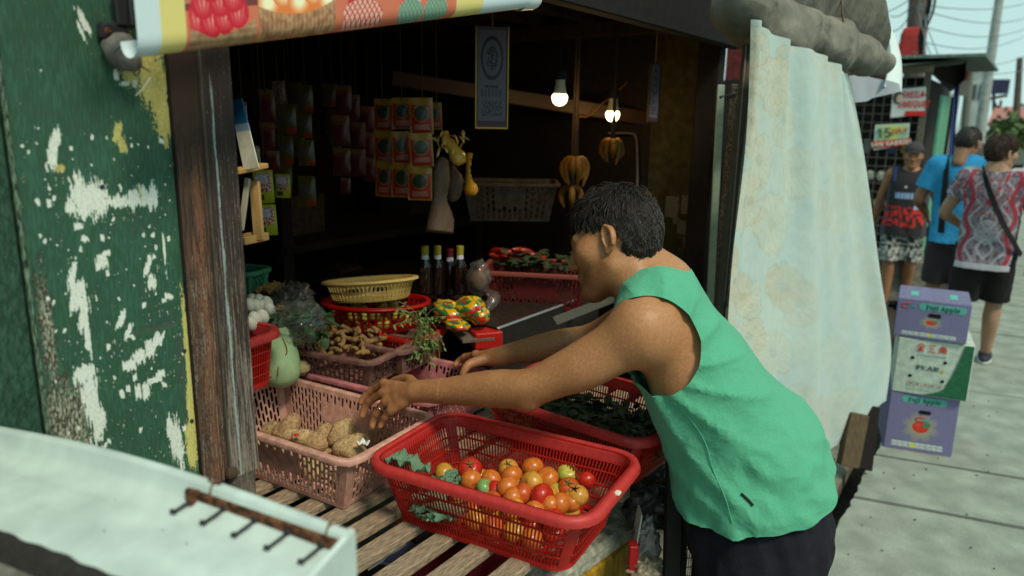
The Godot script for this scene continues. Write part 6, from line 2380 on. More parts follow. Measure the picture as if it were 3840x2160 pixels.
	var hang := [
		[[Vector3(-1.525, 1.502, -1.7797), Vector3(-1.5203, 1.4839, -1.7779), Vector3(-1.5173, 1.4353, -1.7664), Vector3(-1.5115, 1.3747, -1.7535), Vector3(-1.5005, 1.3202, -1.746), Vector3(-1.4954, 1.2717, -1.736)], [0.008, 0.0224, 0.0323, 0.0274, 0.0448, 0.0497], nets, "large pale net bag of dried goods, flaring out at the bottom"],
		[[Vector3(-1.5347, 1.4933, -1.8456), Vector3(-1.5322, 1.4622, -1.8386), Vector3(-1.5205, 1.425, -1.8364), Vector3(-1.5183, 1.3814, -1.8258), Vector3(-1.524, 1.3626, -1.8166)], [0.008, 0.0153, 0.0306, 0.0255, 0.0102], nets, "smaller rounded net bag behind the large one"],
		[[Vector3(-1.5263, 1.581, -1.8008), Vector3(-1.5187, 1.5568, -1.7994), Vector3(-1.4981, 1.5269, -1.8055), Vector3(-1.4823, 1.5029, -1.8098), Vector3(-1.4692, 1.4825, -1.8133)], [0.008, 0.0149, 0.0199, 0.0274, 0.0174], mat(rgb(206, 158, 66), {"rough": 0.25, "back": Color(0.2, 0.14, 0.04)}), "knotted yellow plastic bag hanging from a nail"],
		[[Vector3(-1.4536, 1.5156, -1.8335), Vector3(-1.453, 1.4974, -1.8288), Vector3(-1.4497, 1.461, -1.8209), Vector3(-1.4433, 1.4308, -1.817), Vector3(-1.4362, 1.4103, -1.8162), Vector3(-1.4317, 1.3934, -1.8146), Vector3(-1.4306, 1.3861, -1.8133)], [0.008, 0.0087, 0.0062, 0.0112, 0.0224, 0.0199, 0.0075], mat(rgb(204, 140, 34), {"rough": 0.4, "back": Color(0.2, 0.12, 0.02)}), "small orange bag dangling on a long twist"],
	]
	for q in hang:
		var path: Array = q[0]
		var rad: Array = q[1]
		var mb := MB.new()
		var n := 24
		var rs := []
		for i in n + 1:
			rs.append(maxf(0.002, catmull(rad, float(i) / n)))
		mb.tube(smooth_path(path, n), rs, 18, true, 0.7)
		for i in mb.v.size():
			mb.v[i] += Vector3(sin(i * 2.4), 0, cos(i * 1.9)) * 0.0022
		tag(obj("hanging_bag", mb, q[2]), q[3], "bag", "bags hanging in the stall")
	var glit := MB.new()
	for i in 26:
		var c: Vector3 = Vector3(-1.524, 1.5871, -1.7791) + SIDE * rng.randf_range(-0.01, 0.075) - Vector3(0, rng.randf_range(0, 0.055), 0)
		var d := Vector3(rng.randfn(), rng.randfn() - 1.0, rng.randfn()).normalized() * rng.randf_range(0.015, 0.04)
		leaf(glit, c, c + d, 0.006, Vector3.UP, 0.4)
	tag(obj("plastic_bags", glit, mat(rgb(222, 178, 90), {"rough": 0.12, "spec": 0.7})), "tuft of shiny yellow plastic bags tied above the knotted bag", "plastic bags")

	# bananas
	var ban := mat(rgb(132, 90, 20), {"rough": 0.6, "tex": T.blotch, "ts": 10.0})
	for q in [[Vector3(-1.413, 1.4875, -2.4176), 6, 0.085, "larger banana hand hanging under the left bulb"], [Vector3(-1.3797, 1.5515, -2.6467), 5, 0.075, "smaller banana hand hanging under the right bulb"], [Vector3(-1.4349, 1.3742, -2.4332), 3, 0.07, "lowest banana hand, just over the man's hair"]]:
		var c: Vector3 = q[0]
		var t := thing("banana_hand", q[3], "bananas", c, "banana hands hanging in the stall")
		for i in q[1]:
			var g: float = lerpf(-1.1, 1.1, float(i) / (q[1] - 1))
			var b := face_basis()
			var l: float = q[2]
			var m := MB.new()
			m.tube(smooth_path([c, c + b.x * sin(g) * l * 0.4 - b.y * l * 0.12 + b.z * 0.02 * cos(g * 3.0), c + b.x * sin(g) * l * 0.62 - b.y * l * (0.6 + 0.1 * sin(i * 2.0)) + b.z * 0.03 * cos(g * 3.0), c + b.x * sin(g) * l * 0.4 - b.y * l * (1.15 + 0.18 * sin(i * 2.7))], 8), [0.004, 0.007, 0.011, 0.013, 0.0135, 0.013, 0.0115, 0.007, 0.003], 7)
			obj("banana", m, ban, t)
		var st := MB.new()
		st.tube(PackedVector3Array([c, c + Vector3(0, 0.04, 0), Vector3(c.x, 2.05, c.z)]), [0.011, 0.008, 0.002], 6)
		obj("stalk", st, M.dark_wood, t)
	# conduit on the far wall
	var cd := MB.new()
	cd.tube(smooth_path([Vector3(-1.5431, 1.5693, -2.913), Vector3(-1.4654, 1.571, -2.9678), Vector3(-1.4417, 1.5545, -2.9798), Vector3(-1.4289, 1.4956, -2.9723), Vector3(-1.4067, 1.3439, -2.9454)], 10), [0.006], 6)
	tag(obj("conduit_pipe", cd, mat(rgb(78, 72, 74), {"rough": 0.6})), "thin grey conduit pipe bending down beside the bananas", "pipe")

	# shelves that carry the crates at the back
	var sh := thing("back_shelf", "dark wooden shelves at the back of the stall", "shelf", Vector3(-2.5, -0.14, -2.4))
	for q in [[-2.55, 1.135, -2.3, 0.7, 1.2], [-2.35, 0.80, -2.2, 0.9, 1.5]]:
		var b := MB.new()
		b.box(Vector3(q[0], q[1], q[2]), Vector3(q[3], 0.03, q[4]), Basis(), 0.003)
		obj("shelf_board", b, M.black_wood, sh)
	for z in [-1.72, -2.88]:
		var b := MB.new()
		b.box(Vector3(-2.24, 0.6, z), Vector3(0.05, 1.5, 0.05), Basis(), 0.003)
		obj("upright", b, M.black_wood, sh)
	var stock := [[-2.5, 1.15, -1.95, 0.22, 0.16, 0.2, rgb(70, 56, 44), "brown carton on the back shelf, left of the grey crate"], [-2.6, 1.15, -2.75, 0.2, 0.24, 0.16, rgb(58, 50, 46), "dark carton on the back shelf, right of the grey crate"], [-2.4, 0.815, -1.75, 0.18, 0.14, 0.2, rgb(84, 78, 82), "grey carton on the lower back shelf"], [-2.3, 0.815, -2.05, 0.12, 0.2, 0.12, rgb(60, 34, 32), "dark red box on the lower back shelf"], [-2.5, 0.815, -2.5, 0.2, 0.12, 0.22, rgb(66, 58, 50), "flat brown carton on the lower back shelf"], [-2.2, 0.675, -1.35, 0.2, 0.22, 0.16, rgb(48, 42, 40), "dark box at the left end of the lower bench board"]]
	for q in stock:
		var m := MB.new()
		m.box(Vector3(q[0], q[1] + q[4] * 0.5, q[2]), Vector3(q[3], q[4], q[5]), Basis(Vector3.UP, rng.randf_range(-0.14, 0.14)), 0.004)
		tag(obj("stock_carton", m, mat(q[6], {"rough": 0.8, "tex": T.blotch, "ts": 5.0})), q[7], "carton")
	var g1 := crate_at("grey_crate", "pale grey slatted crate on the back shelf behind the hanging bags", Vector3(-1.7548, 1.2225, -2.4799), 0.62, "crates inside the stall")
	slot_crate(g1, 0.185, 0.12, 0.15, mat(rgb(96, 84, 78), {"rough": 0.7, "tex": T.blotch, "ts": 4.0}), true, 0.022)
	var g2 := crate_at("dark_red_crate", "dark red slotted crate with peppers and greens, left of the man's chin", Vector3(-1.3808, 0.9918, -2.1388), 0.45, "crates inside the stall")
	slot_crate(g2, 0.185, 0.13, 0.125, mat(rgb(104, 28, 28), {"rough": 0.6, "tex": T.soft, "ts": 6.0}), true, 0.014, mat(rgb(124, 60, 50), {"rough": 0.6}))
	var pep := mat(rgb(140, 30, 14), {"rough": 0.35})
	for i in 9:
		var m := MB.new()
		var c: Vector3 = Vector3(-1.58, 1.1477, -2.143) + SIDE * ((i % 5) * 0.029 + (0.088 if i > 6 else 0.0)) - Vector3(0, (i / 5) * 0.02 + rng.randf_range(-0.006, 0.006), 0)
		var d := Vector3(rng.randfn(), rng.randf_range(-0.2, 0.5), rng.randfn()).normalized() * 0.03
		m.tube(PackedVector3Array([c - d, c - d * 0.4, c + d * 0.4, c + d]), [0.006, 0.013, 0.011, 0.003], 8)
		tag(obj("red_pepper", m, pep), "red pepper piled on the dark red crate", "pepper", "red peppers in the dark crate")
	var gl := MB.new()
	for i in 90:
		var c: Vector3 = Vector3(-1.4404, 1.1248, -2.1843) + SIDE * rng.randf_range(-0.086, 0.13) + Vector3(rng.randf_range(-0.06, 0.04), rng.randf_range(-0.02, 0.03), rng.randf_range(-0.08, 0.06))
		var d := Vector3(rng.randfn(), rng.randf_range(-0.4, 0.6), rng.randfn()).normalized() * 0.04
		leaf(gl, c, c + d, 0.012, Vector3.UP, 0.3)
	tag(obj("dark_greens", gl, mat(rgb(40, 52, 30), {"rough": 0.7})), "dark green leaves beside the red peppers in the dark crate", "greens", "", "stuff")

	# display bench with its metal edge and red front
	var be := thing("display_bench", "dark display bench with a bright metal edge and red front panel", "bench", Vector3(-2.0, -0.14, -2.2))
	var e0 := Vector3(-1.2365, 1.016, -1.6955)
	var e1 := Vector3(-1.2548, 1.0061, -2.3562)
	var edge := MB.new()
	edge.bar(e0, e1, 0.008, 0.006, Vector3.UP, 0.001)
	obj("metal_edge", edge, mat(rgb(190, 194, 200), {"rough": 0.3, "metal": 0.6}), be)
	var in_ := Vector3(-0.95, 0, -0.12)
	var topb := MB.new()
	for q in [[e0, e1]]:
		topb.quad(q[0] + Vector3(-0.004, 0, 0), q[1] + Vector3(-0.004, 0, 0), q[1] + in_, q[0] + in_)
		topb.quad(q[0] + in_ - Vector3(0, 0.02, 0), q[1] + in_ - Vector3(0, 0.02, 0), q[1] + Vector3(-0.004, -0.02, 0), q[0] + Vector3(-0.004, -0.02, 0))
	obj("bench_top", topb, mat(rgb(56, 44, 38), {"rough": 0.45, "tex": T.blotch, "ts": 6.0}), be)
	var ft := MB.new()
	ft.quad(e0 + Vector3(0, -0.16, 0), e1 + Vector3(0, -0.16, 0), e1 + Vector3(0, -0.004, 0), e0 + Vector3(0, -0.004, 0))
	obj("apron", ft, mat(rgb(44, 38, 36), {"rough": 0.6, "tex": T.blotch, "ts": 8.0}), be)
	var rp := MB.new()
	rp.box(Vector3(-1.2671, 0.985, -1.6779), Vector3(0.085, 0.05, 0.07), face_basis() * Basis(Vector3.UP, 0.35), 0.003)
	tag(obj("red_box", rp, M.red_plastic), "small red box at the near end of the display bench", "box")
	var lowt := MB.new()
	lowt.box(Vector3(-2.05, 0.66, -1.62), Vector3(0.62, 0.03, 1.5), Basis(), 0.003)
	obj("lower_board", lowt, M.black_wood, be)
	var wl := MB.new()
	wl.box(Vector3(-1.3053, 0.9907, -1.6653), Vector3(0.10, 0.012, 0.12), face_basis() * Basis(Vector3.UP, 0.35), 0.002)
	obj("wooden_end", wl, M.grey_wood, be)
	var ladder := MB.new()
	ladder.bar(Vector3(-1.1625, 1.0076, -1.8953), Vector3(-1.1624, 1.0061, -2.2957), 0.03, 0.006, Vector3(0.5, 0.4, 0.6), 0.001)
	tag(obj("wooden_strip", ladder, mat(rgb(96, 94, 88), {"rough": 0.8, "tex": T.spots, "ts": 30.0})), "worn grey wooden strip lying below the metal edge of the bench", "strip")

	# bottles of sauce with yellow caps
	var glass := mat(rgb(26, 14, 12), {"rough": 0.08, "spec": 0.6})
	for q in [[Vector3(-1.5831, 1.0551, -1.7644), "left bottle of dark sauce with a yellow cap"], [Vector3(-1.5759, 1.0491, -1.8178), "middle bottle of dark sauce with a yellow cap"], [Vector3(-1.5151, 1.0503, -1.8607), "right bottle of dark sauce with a yellow cap"], [Vector3(-1.5791, 1.0306, -1.8855), "bottle with a dark red cap behind the yellow capped ones"]]:
		var c: Vector3 = q[0]
		var t := thing("sauce_bottle", q[1], "bottle", c, "sauce bottles")
		var m := MB.new()
		m.lathe([[0.0, 0.0], [0.022, 0.0], [0.024, 0.006], [0.024, 0.09], [0.02, 0.105], [0.011, 0.12], [0.0105, 0.14], [0.0, 0.14]], 16, Transform3D(Basis(), c))
		obj("body", m, glass, t)
		var cp := MB.new()
		cp.lathe([[0.012, 0.133], [0.0125, 0.158], [0.011, 0.161], [0.0, 0.161]], 14, Transform3D(Basis(), c))
		obj("cap", cp, mat(rgb(150, 140, 36), {"rough": 0.5}) if not "dark red cap" in q[1] else mat(rgb(96, 24, 26), {"rough": 0.5}), t)
		var lb := MB.new()
		lb.lathe([[0.0124, 0.118], [0.0116, 0.132]], 14, Transform3D(Basis(), c))
		obj("neck_label", lb, mat(rgb(200, 200, 210), {"rough": 0.6}), t)
	# clear knotted bag beside them
	var cb := MB.new()
	cb.ball(Vector3(-1.4343, 1.1133, -1.8597), Vector3(0.04, 0.055, 0.04), Basis(), 20, 14, func(d, q): return q * (1.0 + 0.12 * sin(d.x * 9.0 + d.y * 7.0) + 0.08 * sin(d.z * 15.0 + d.y * 11.0) + 0.05 * sin(d.x * 31.0)))
	cb.tube(smooth_path([Vector3(-1.4067, 1.0695, -1.8669), Vector3(-1.3721, 1.062, -1.8639), Vector3(-1.3673, 1.0416, -1.8365), Vector3(-1.3791, 1.0289, -1.8247)], 8), [0.01, 0.014, 0.016, 0.02, 0.022, 0.02, 0.018, 0.02, 0.01], 8)
	tag(obj("clear_bag", cb, mat(rgb(150, 140, 134), {"rough": 0.12, "alpha": 0.14, "spec": 0.8})), "knotted clear plastic bag right of the sauce bottles", "bag")
	var fill := MB.new()
	fill.ball(Vector3(-1.4343, 1.1057, -1.8577), Vector3(0.03, 0.036, 0.03), Basis(), 14, 9)
	tag(obj("bag_contents", fill, mat(rgb(96, 70, 46), {"rough": 0.8})), "brown dried goods inside the knotted clear bag", "dried goods")

	colanders()
	low_goods()


func round_basket(t: Node3D, r0: float, r1: float, ht: float, bars: int, rows: int, m: Material, rim_m: Material, tall := false) -> void:
	var wall := MB.new()
	var at := func(u: float, v: float) -> Vector3:
		var g := -u * TAU
		var r := lerpf(r0, r1, pow(v, 0.8))
		return Vector3(cos(g) * r, v * ht, sin(g) * r)
	for i in bars:
		var u0 := float(i) / bars
		var u1 := float(i + 1) / bars
		var nr: Vector3 = (at.call((u0 + u1) * 0.5, 0.5) as Vector3) * Vector3(1, 0, 1)
		nr = nr.normalized() * 0.0022
		mb_plain(wall, at, u0, u1, 0.0, 0.06, nr)
		mb_plain(wall, at, u0, u1, 0.9, 1.0, nr)
		for j in rows:
			var v0 := lerpf(0.06, 0.9, float(j) / rows)
			var v1 := lerpf(0.06, 0.9, float(j + 1) / rows)
			slot(wall, at, u0, u1, v0, v1, nr)
	part("wall", wall.mesh(), m, t)
	var rim := MB.new()
	rim.lathe([[r1 - 0.002, ht - 0.012], [r1 - 0.002, ht], [r1 + 0.002, ht + 0.004], [r1 + 0.014, ht + 0.003], [r1 + 0.016, ht - 0.004], [r1 + 0.014, ht - 0.005], [r1 + 0.003, ht - 0.001], [r1 + 0.001, ht - 0.012]], 48)
	part("rim", rim.mesh(), rim_m, t)
	var base := MB.new()
	base.lathe([[0.0, 0.002], [r0 * 0.6, 0.001], [r0, 0.0]], 32)
	part("base", base.mesh(), m, t)


func colanders() -> void:
	var red := mat(rgb(176, 16, 14), {"rough": 0.35, "tex": T.soft, "ts": 6.0})
	var c := thing("red_colander", "round red plastic basket with square holes under the yellow strainer", "basket", Vector3(-1.5999, 0.9867, -1.5581))
	c.basis = Basis(Vector3(0.8168, 0.017, -0.5767), -0.08)
	round_basket(c, 0.118, 0.152, 0.082, 40, 5, red, red)
	var y := thing("yellow_strainer", "round cream yellow strainer with upright slits tilted inside the red basket", "strainer", Vector3(-1.611, 1.0754, -1.5501))
	y.basis = Basis(Vector3(-0.5591, -0.2233, -0.7985), -0.07) * Basis(Vector3(0.8168, 0.017, -0.5767), -0.14)
	round_basket(y, 0.112, 0.132, 0.06, 56, 2, M.yellow_plastic, M.yellow_plastic)
	# limes inside, seen through the red holes
	var lime := mat(rgb(168, 170, 70), {"rough": 0.4})
	for i in 22:
		var g := GOLDEN * i
		var r := 0.025 + 0.075 * sqrt(i / 22.0)
		var m := MB.new()
		m.ball(Vector3(-1.5999, 0.9867, -1.5581) + Vector3(cos(g) * r, 0.022 + 0.03 * (i % 2), sin(g) * r), Vector3.ONE * rng.randf_range(0.015, 0.019), Basis(), 10, 7)
		tag(obj("small_lime", m, lime), "small yellow green citrus inside the red round basket", "citrus", "citrus fruits in the round red basket")
	# bright chip packs and herb bunch
	var ns := FastNoiseLite.new()
	ns.seed = 50
	ns.frequency = 0.035
	var pic := picture(96, 96, func(u, v):
		var n: float = ns.get_noise_2d(u * 96.0, v * 96.0)
		var k: float = ns.get_noise_2d(u * 60.0 + 200.0, v * 60.0)
		if k > 0.32:
			return rgb(190, 40, 22)
		if n > 0.05:
			return rgb(222, 160, 22)
		return rgb(60, 122, 62) if n > -0.25 else rgb(40, 92, 66))
	var pm := mat(Color.WHITE, {"rough": 0.12, "img": pic, "spec": 0.7, "coat": 0.5})
	for q in [[Vector3(-1.3857, 1.0504, -1.6507), 0.055, 0.032, 0.3, "green and yellow snack pack lying left, partly under the herbs"], [Vector3(-1.3264, 1.0681, -1.6722), 0.05, 0.034, -0.2, "glossy yellow and green snack pack on the bench end"], [Vector3(-1.2874, 1.0541, -1.6705), 0.034, 0.028, 0.5, "rightmost snack pack with a green corner"], [Vector3(-1.3237, 1.0286, -1.6129), 0.04, 0.016, 0.1, "flattened snack pack at the bottom of the heap"]]:
		var mb := MB.new()
		mb.ball(q[0], Vector3(q[1], q[2], q[1] * 0.8), Basis(Vector3(-0.5591, -0.2233, -0.7985), q[3]), 22, 14, func(d, e): return e * (1.0 + 0.10 * sin(d.x * 7.0 + d.z * 5.0) + 0.07 * sin(d.y * 13.0 + d.x * 9.0)))
		tag(obj("snack_pack", mb, pm), q[4], "snack pack", "snack packs on the bench")
	var herb := MB.new()
	for i in 46:
		var a: Vector3 = Vector3(-1.3565, 1.0554, -1.4973) + SIDE * rng.randf_range(-0.016, 0.016) + Vector3(0, rng.randf_range(-0.016, 0.02), 0)
		var b := face_basis()
		var down := i % 3 != 0
		var l := rng.randf_range(0.05, 0.11)
		var d := (b.x * rng.randf_range(-0.8, 0.8) + Vector3.UP * (-1.0 if down else rng.randf_range(0.0, 0.5)) + b.z * rng.randf_range(-0.2, 0.5)).normalized()
		var mid := a + d * l * 0.5 + b.x * rng.randf_range(-0.015, 0.015)
		var end := a + d * l - Vector3(0, 0.02, 0)
		herb.tube(smooth_path([a, mid, end], 5), [0.0016, 0.0013, 0.001], 4, false)
		for k in 5:
			var p := mid.lerp(end, rng.randf_range(0.2, 1.0))
			var e := Vector3(rng.randfn(), rng.randfn(), rng.randfn()).normalized()
			leaf(herb, p, p + e * rng.randf_range(0.008, 0.016), 0.0035, Vector3(0.3, 1, 0.2), 0.3)
	tag(obj("herb_bunch", herb, mat(rgb(106, 126, 70), {"rough": 0.7, "back": Color(0.1, 0.14, 0.05)})), "loose bunch of green herbs with stems dangling over the crates", "herbs", "", "stuff")


func ginger_root(seed_: int) -> ArrayMesh:
	var f := Field.new(AABB(Vector3(-0.055, -0.03, -0.05), Vector3(0.11, 0.06, 0.10)), 0.0042)
	var r := RandomNumberGenerator.new()
	r.seed = seed_
	var p := Vector3(-0.028, 0, 0)
	for k in 4:
		var q := p + Vector3(0.017, r.randf_range(-0.004, 0.004), r.randf_range(-0.012, 0.012))
		f.cap(p, q, r.randf_range(0.009, 0.013), r.randf_range(0.008, 0.012), 0.004)
		if k % 2 == seed_ % 2:
			f.cap(q, q + Vector3(r.randf_range(-0.004, 0.006), 0.006, r.randf_range(-0.022, 0.022)), 0.009, 0.007, 0.004)
		p = q
	var mb := MB.new()
	f.into(mb)
	return mb.mesh()


func low_goods() -> void:
	# ginger in its greyish crate
	var t := crate_at("ginger_crate", "greyish mauve slotted crate heaped with ginger behind the pink crates", Vector3(-1.538, 0.9069, -1.3787), 0.2, "crates inside the stall")
	slot_crate(t, 0.16, 0.115, 0.085, M.grime_plastic, false, 0.016)
	var roots := []
	for i in 5:
		roots.append(ginger_root(60 + i))
	var gm := mat(rgb(196, 150, 92), {"rough": 0.75, "tex": noise("simplex", 0.03, 0.6, 1.0), "ts": 20.0, "bump": T.bump, "br": 0.5})
	for i in 30:
		var u := (i % 10) / 9.0
		var row := i / 10
		var c: Vector3 = Vector3(-1.5889, 0.9627, -1.3086) + SIDE * (u * 0.163 + rng.randf_range(-0.007, 0.007)) + Vector3(-0.028 * row, u * 0.012 + row * 0.014 + (0.010 if absf(u - 0.55) < 0.3 else 0.0), -0.04 * row)
		var o := MeshInstance3D.new()
		o.mesh = roots[i % 5]
		o.material_override = gm
		o.name = numbered("ginger_root", self)
		add_child(o)
		o.transform = Transform3D(Basis(Vector3(rng.randfn(), rng.randfn() * 2.0, rng.randfn()).normalized(), rng.randf() * 6.0).scaled(Vector3.ONE * 0.64), c)
		tag(o, "knobbly ginger root in the heap behind the pink crates", "ginger", "ginger roots in the mauve grey crate")
	for q in [[Vector3(-1.6668, 1.0111, -1.4179), 1.4], [Vector3(-1.6596, 0.988, -1.4165), 0.3]]:
		var o := MeshInstance3D.new()
		o.mesh = roots[2]
		o.material_override = gm
		o.name = numbered("ginger_root", self)
		add_child(o)
		o.transform = Transform3D(Basis(Vector3(0.4, 0.2, 1).normalized(), q[1]), q[0])
		tag(o, "ginger root propped up left of the round red basket, upper of two" if q[1] > 1.0 else "ginger root propped up left of the round red basket, lower of two", "ginger")
	# second crate edge and red perforated box to the right of it
	var g2 := crate_at("mauve_crate", "greyish mauve slotted crate right of the ginger, half hidden", Vector3(-1.4411, 0.9155, -1.4991), 0.12, "crates inside the stall")
	slot_crate(g2, 0.07, 0.09, 0.075, M.grime_plastic, false, 0.014)
	var rb := crate_at("red_holed_crate", "small red crate with punched holes under the herb bunch", Vector3(-1.4535, 0.9082, -1.5636), 0.12, "crates inside the stall")
	slot_crate(rb, 0.06, 0.08, 0.09, M.red_plastic, false, 0.013)
	# green basket, pulp egg trays with white eggs, by the post
	var gb := crate_at("green_basket", "small green perforated basket at the left above the eggs", Vector3(-1.9705, 1.0795, -1.3496), 0.3, "crates inside the stall")
	slot_crate(gb, 0.062, 0.05, 0.075, M.green_plastic, false, 0.008)
	var pulp := mat(rgb(196, 152, 92), {"rough": 0.95, "tex": T.fine, "ts": 20.0})
	for q in [[Vector3(-1.9342, 1.0961, -1.3796), "upper brown pulp egg tray"], [Vector3(-1.7684, 1.0702, -1.2631), "lower brown pulp egg tray holding white eggs"]]:
		var m := MB.new()
		var b := face_basis()
		var c: Vector3 = q[0]
		m.grid(30, 20, func(u, v):
			var s: float = cos(u * TAU * 4.0) * cos(v * TAU * 3.0)
			return c + b.x * (u - 0.5) * 0.14 + b.z * (0.5 - v) * 0.1 + Vector3.UP * (0.012 * s))
		tag(obj("egg_tray", m, pulp), q[1], "egg tray", "egg trays by the post")
	var shell := mat(rgb(206, 204, 190), {"rough": 0.5, "sss": 0.03})
	var eggs := [Vector3(-1.6706, 1.1226, -1.1609), Vector3(-1.6639, 1.1185, -1.1757), Vector3(-1.6571, 1.1144, -1.1906), Vector3(-1.6424, 1.1105, -1.1998), Vector3(-1.7119, 1.1217, -1.2006), Vector3(-1.6965, 1.1209, -1.2111), Vector3(-1.6796, 1.1159, -1.2216), Vector3(-1.5761, 1.1126, -1.1078), Vector3(-1.5762, 1.1141, -1.1307), Vector3(-1.5657, 1.1049, -1.0891)]
	for i in eggs.size():
		var m := MB.new()
		m.ball(eggs[i], Vector3(0.0165, 0.021, 0.0165), Basis(Vector3(1, 0, 0.4).normalized(), 0.4), 14, 10)
		tag(obj("egg", m, shell), "white egg beside the post, on the brown pulp tray" if i < 7 else "white egg rolled out below the pulp tray", "egg", "white eggs by the post")
	# plastic bag of greens and the pale gourd
	var gin := MB.new()
	for i in 120:
		var c: Vector3 = Vector3(-1.5882, 1.0681, -1.2384) + SIDE * rng.randf_range(-0.065, 0.065) + Vector3(rng.randf_range(-0.03, 0.03), rng.randf_range(-0.04, 0.03), rng.randf_range(-0.04, 0.04))
		var d := Vector3(rng.randfn(), rng.randfn() * 0.6, rng.randfn()).normalized() * 0.045
		leaf(gin, c, c + d, 0.012, Vector3.UP, 0.2)
	tag(obj("bagged_greens", gin, mat(rgb(52, 86, 46), {"rough": 0.6})), "dark green leaves inside the clear plastic bag", "greens", "", "stuff")
	var bg := MB.new()
	var wob := FastNoiseLite.new()
	wob.seed = 13
	wob.frequency = 1.6
	wob.fractal_octaves = 4
	bg.ball(Vector3(-1.5842, 1.0713, -1.2421), Vector3(0.092, 0.055, 0.075), Basis(Vector3(-0.5591, -0.2233, -0.7985), -0.25), 40, 26, func(d, q): return q * (1.0 + wob.get_noise_3dv(d * 1.6) * 0.5))
	tag(obj("plastic_bag", bg, mat(rgb(210, 216, 214), {"rough": 0.1, "alpha": 0.07, "spec": 0.8})), "crumpled clear plastic bag of greens above the pale gourd", "bag")
	var b2 := MB.new()
	b2.ball(Vector3(-1.7628, 1.0881, -1.3722), Vector3(0.065, 0.04, 0.05), Basis(Vector3(-0.5591, -0.2233, -0.7985), -0.3), 34, 22, func(d, q): return q * (1.0 + wob.get_noise_3dv(d * 1.9 + Vector3(5, 0, 0)) * 0.6))
	tag(obj("empty_plastic_bag", b2, mat(rgb(190, 176, 166), {"rough": 0.15, "alpha": 0.12, "spec": 0.8})), "limp smoky plastic bag draped behind the eggs", "bag")
	var go := thing("bottle_gourd", "pale green bottle gourd with brown scars standing behind the pink crate", "gourd", Vector3(-1.5371, 0.9547, -1.1548))
	var gm2 := MB.new()
	gm2.tube(smooth_path([Vector3(-1.63, 1.0513, -1.2044), Vector3(-1.6135, 1.0333, -1.1984), Vector3(-1.578, 1.001, -1.1767), Vector3(-1.5428, 0.9699, -1.1551), Vector3(-1.5103, 0.945, -1.1333)], 16), [0.012, 0.028, 0.036, 0.041, 0.045, 0.047, 0.049, 0.048, 0.049, 0.05, 0.05, 0.05, 0.049, 0.047, 0.042, 0.03, 0.012], 26)
	obj("flesh", gm2, mat(rgb(178, 206, 156), {"rough": 0.5, "tex": noise("simplex", 0.006, 0.82, 1.0, false, 3), "ts": 6.0}), go)
	var sc := MB.new()
	sc.tube(smooth_path([Vector3(-1.5809, 1.0561, -1.1838), Vector3(-1.5461, 1.0392, -1.1721), Vector3(-1.5232, 1.0215, -1.1607), Vector3(-1.5191, 1.0051, -1.1439), Vector3(-1.5126, 0.9905, -1.1231), Vector3(-1.5025, 0.9741, -1.1131)], 14), [0.0022, 0.002, 0.0018], 5)
	sc.tube(smooth_path([Vector3(-1.587, 1.056, -1.1795), Vector3(-1.5821, 1.0397, -1.1596), Vector3(-1.5775, 1.0202, -1.1448)], 8), [0.0028, 0.0022], 5)
	obj("scar", sc, mat(rgb(134, 96, 46), {"rough": 0.9}), go)
	var rc := crate_at("red_basket_corner", "red basket with rolled rim mostly hidden behind the timber post", Vector3(-1.5371, 0.9745, -1.0225), 0.15, "red plastic baskets")
	red_basket(rc, 0.075, 0.075, 0.13)
	# cream sack between gourd and crate
	var cs := MB.new()
	cs.box(Vector3(-1.5763, 0.9457, -1.2376), Vector3(0.06, 0.04, 0.05), face_basis(), 0.015)
	tag(obj("cream_packet", cs, mat(rgb(176, 150, 110), {"rough": 0.8})), "small cream packet between the gourd and the mauve crate", "packet")


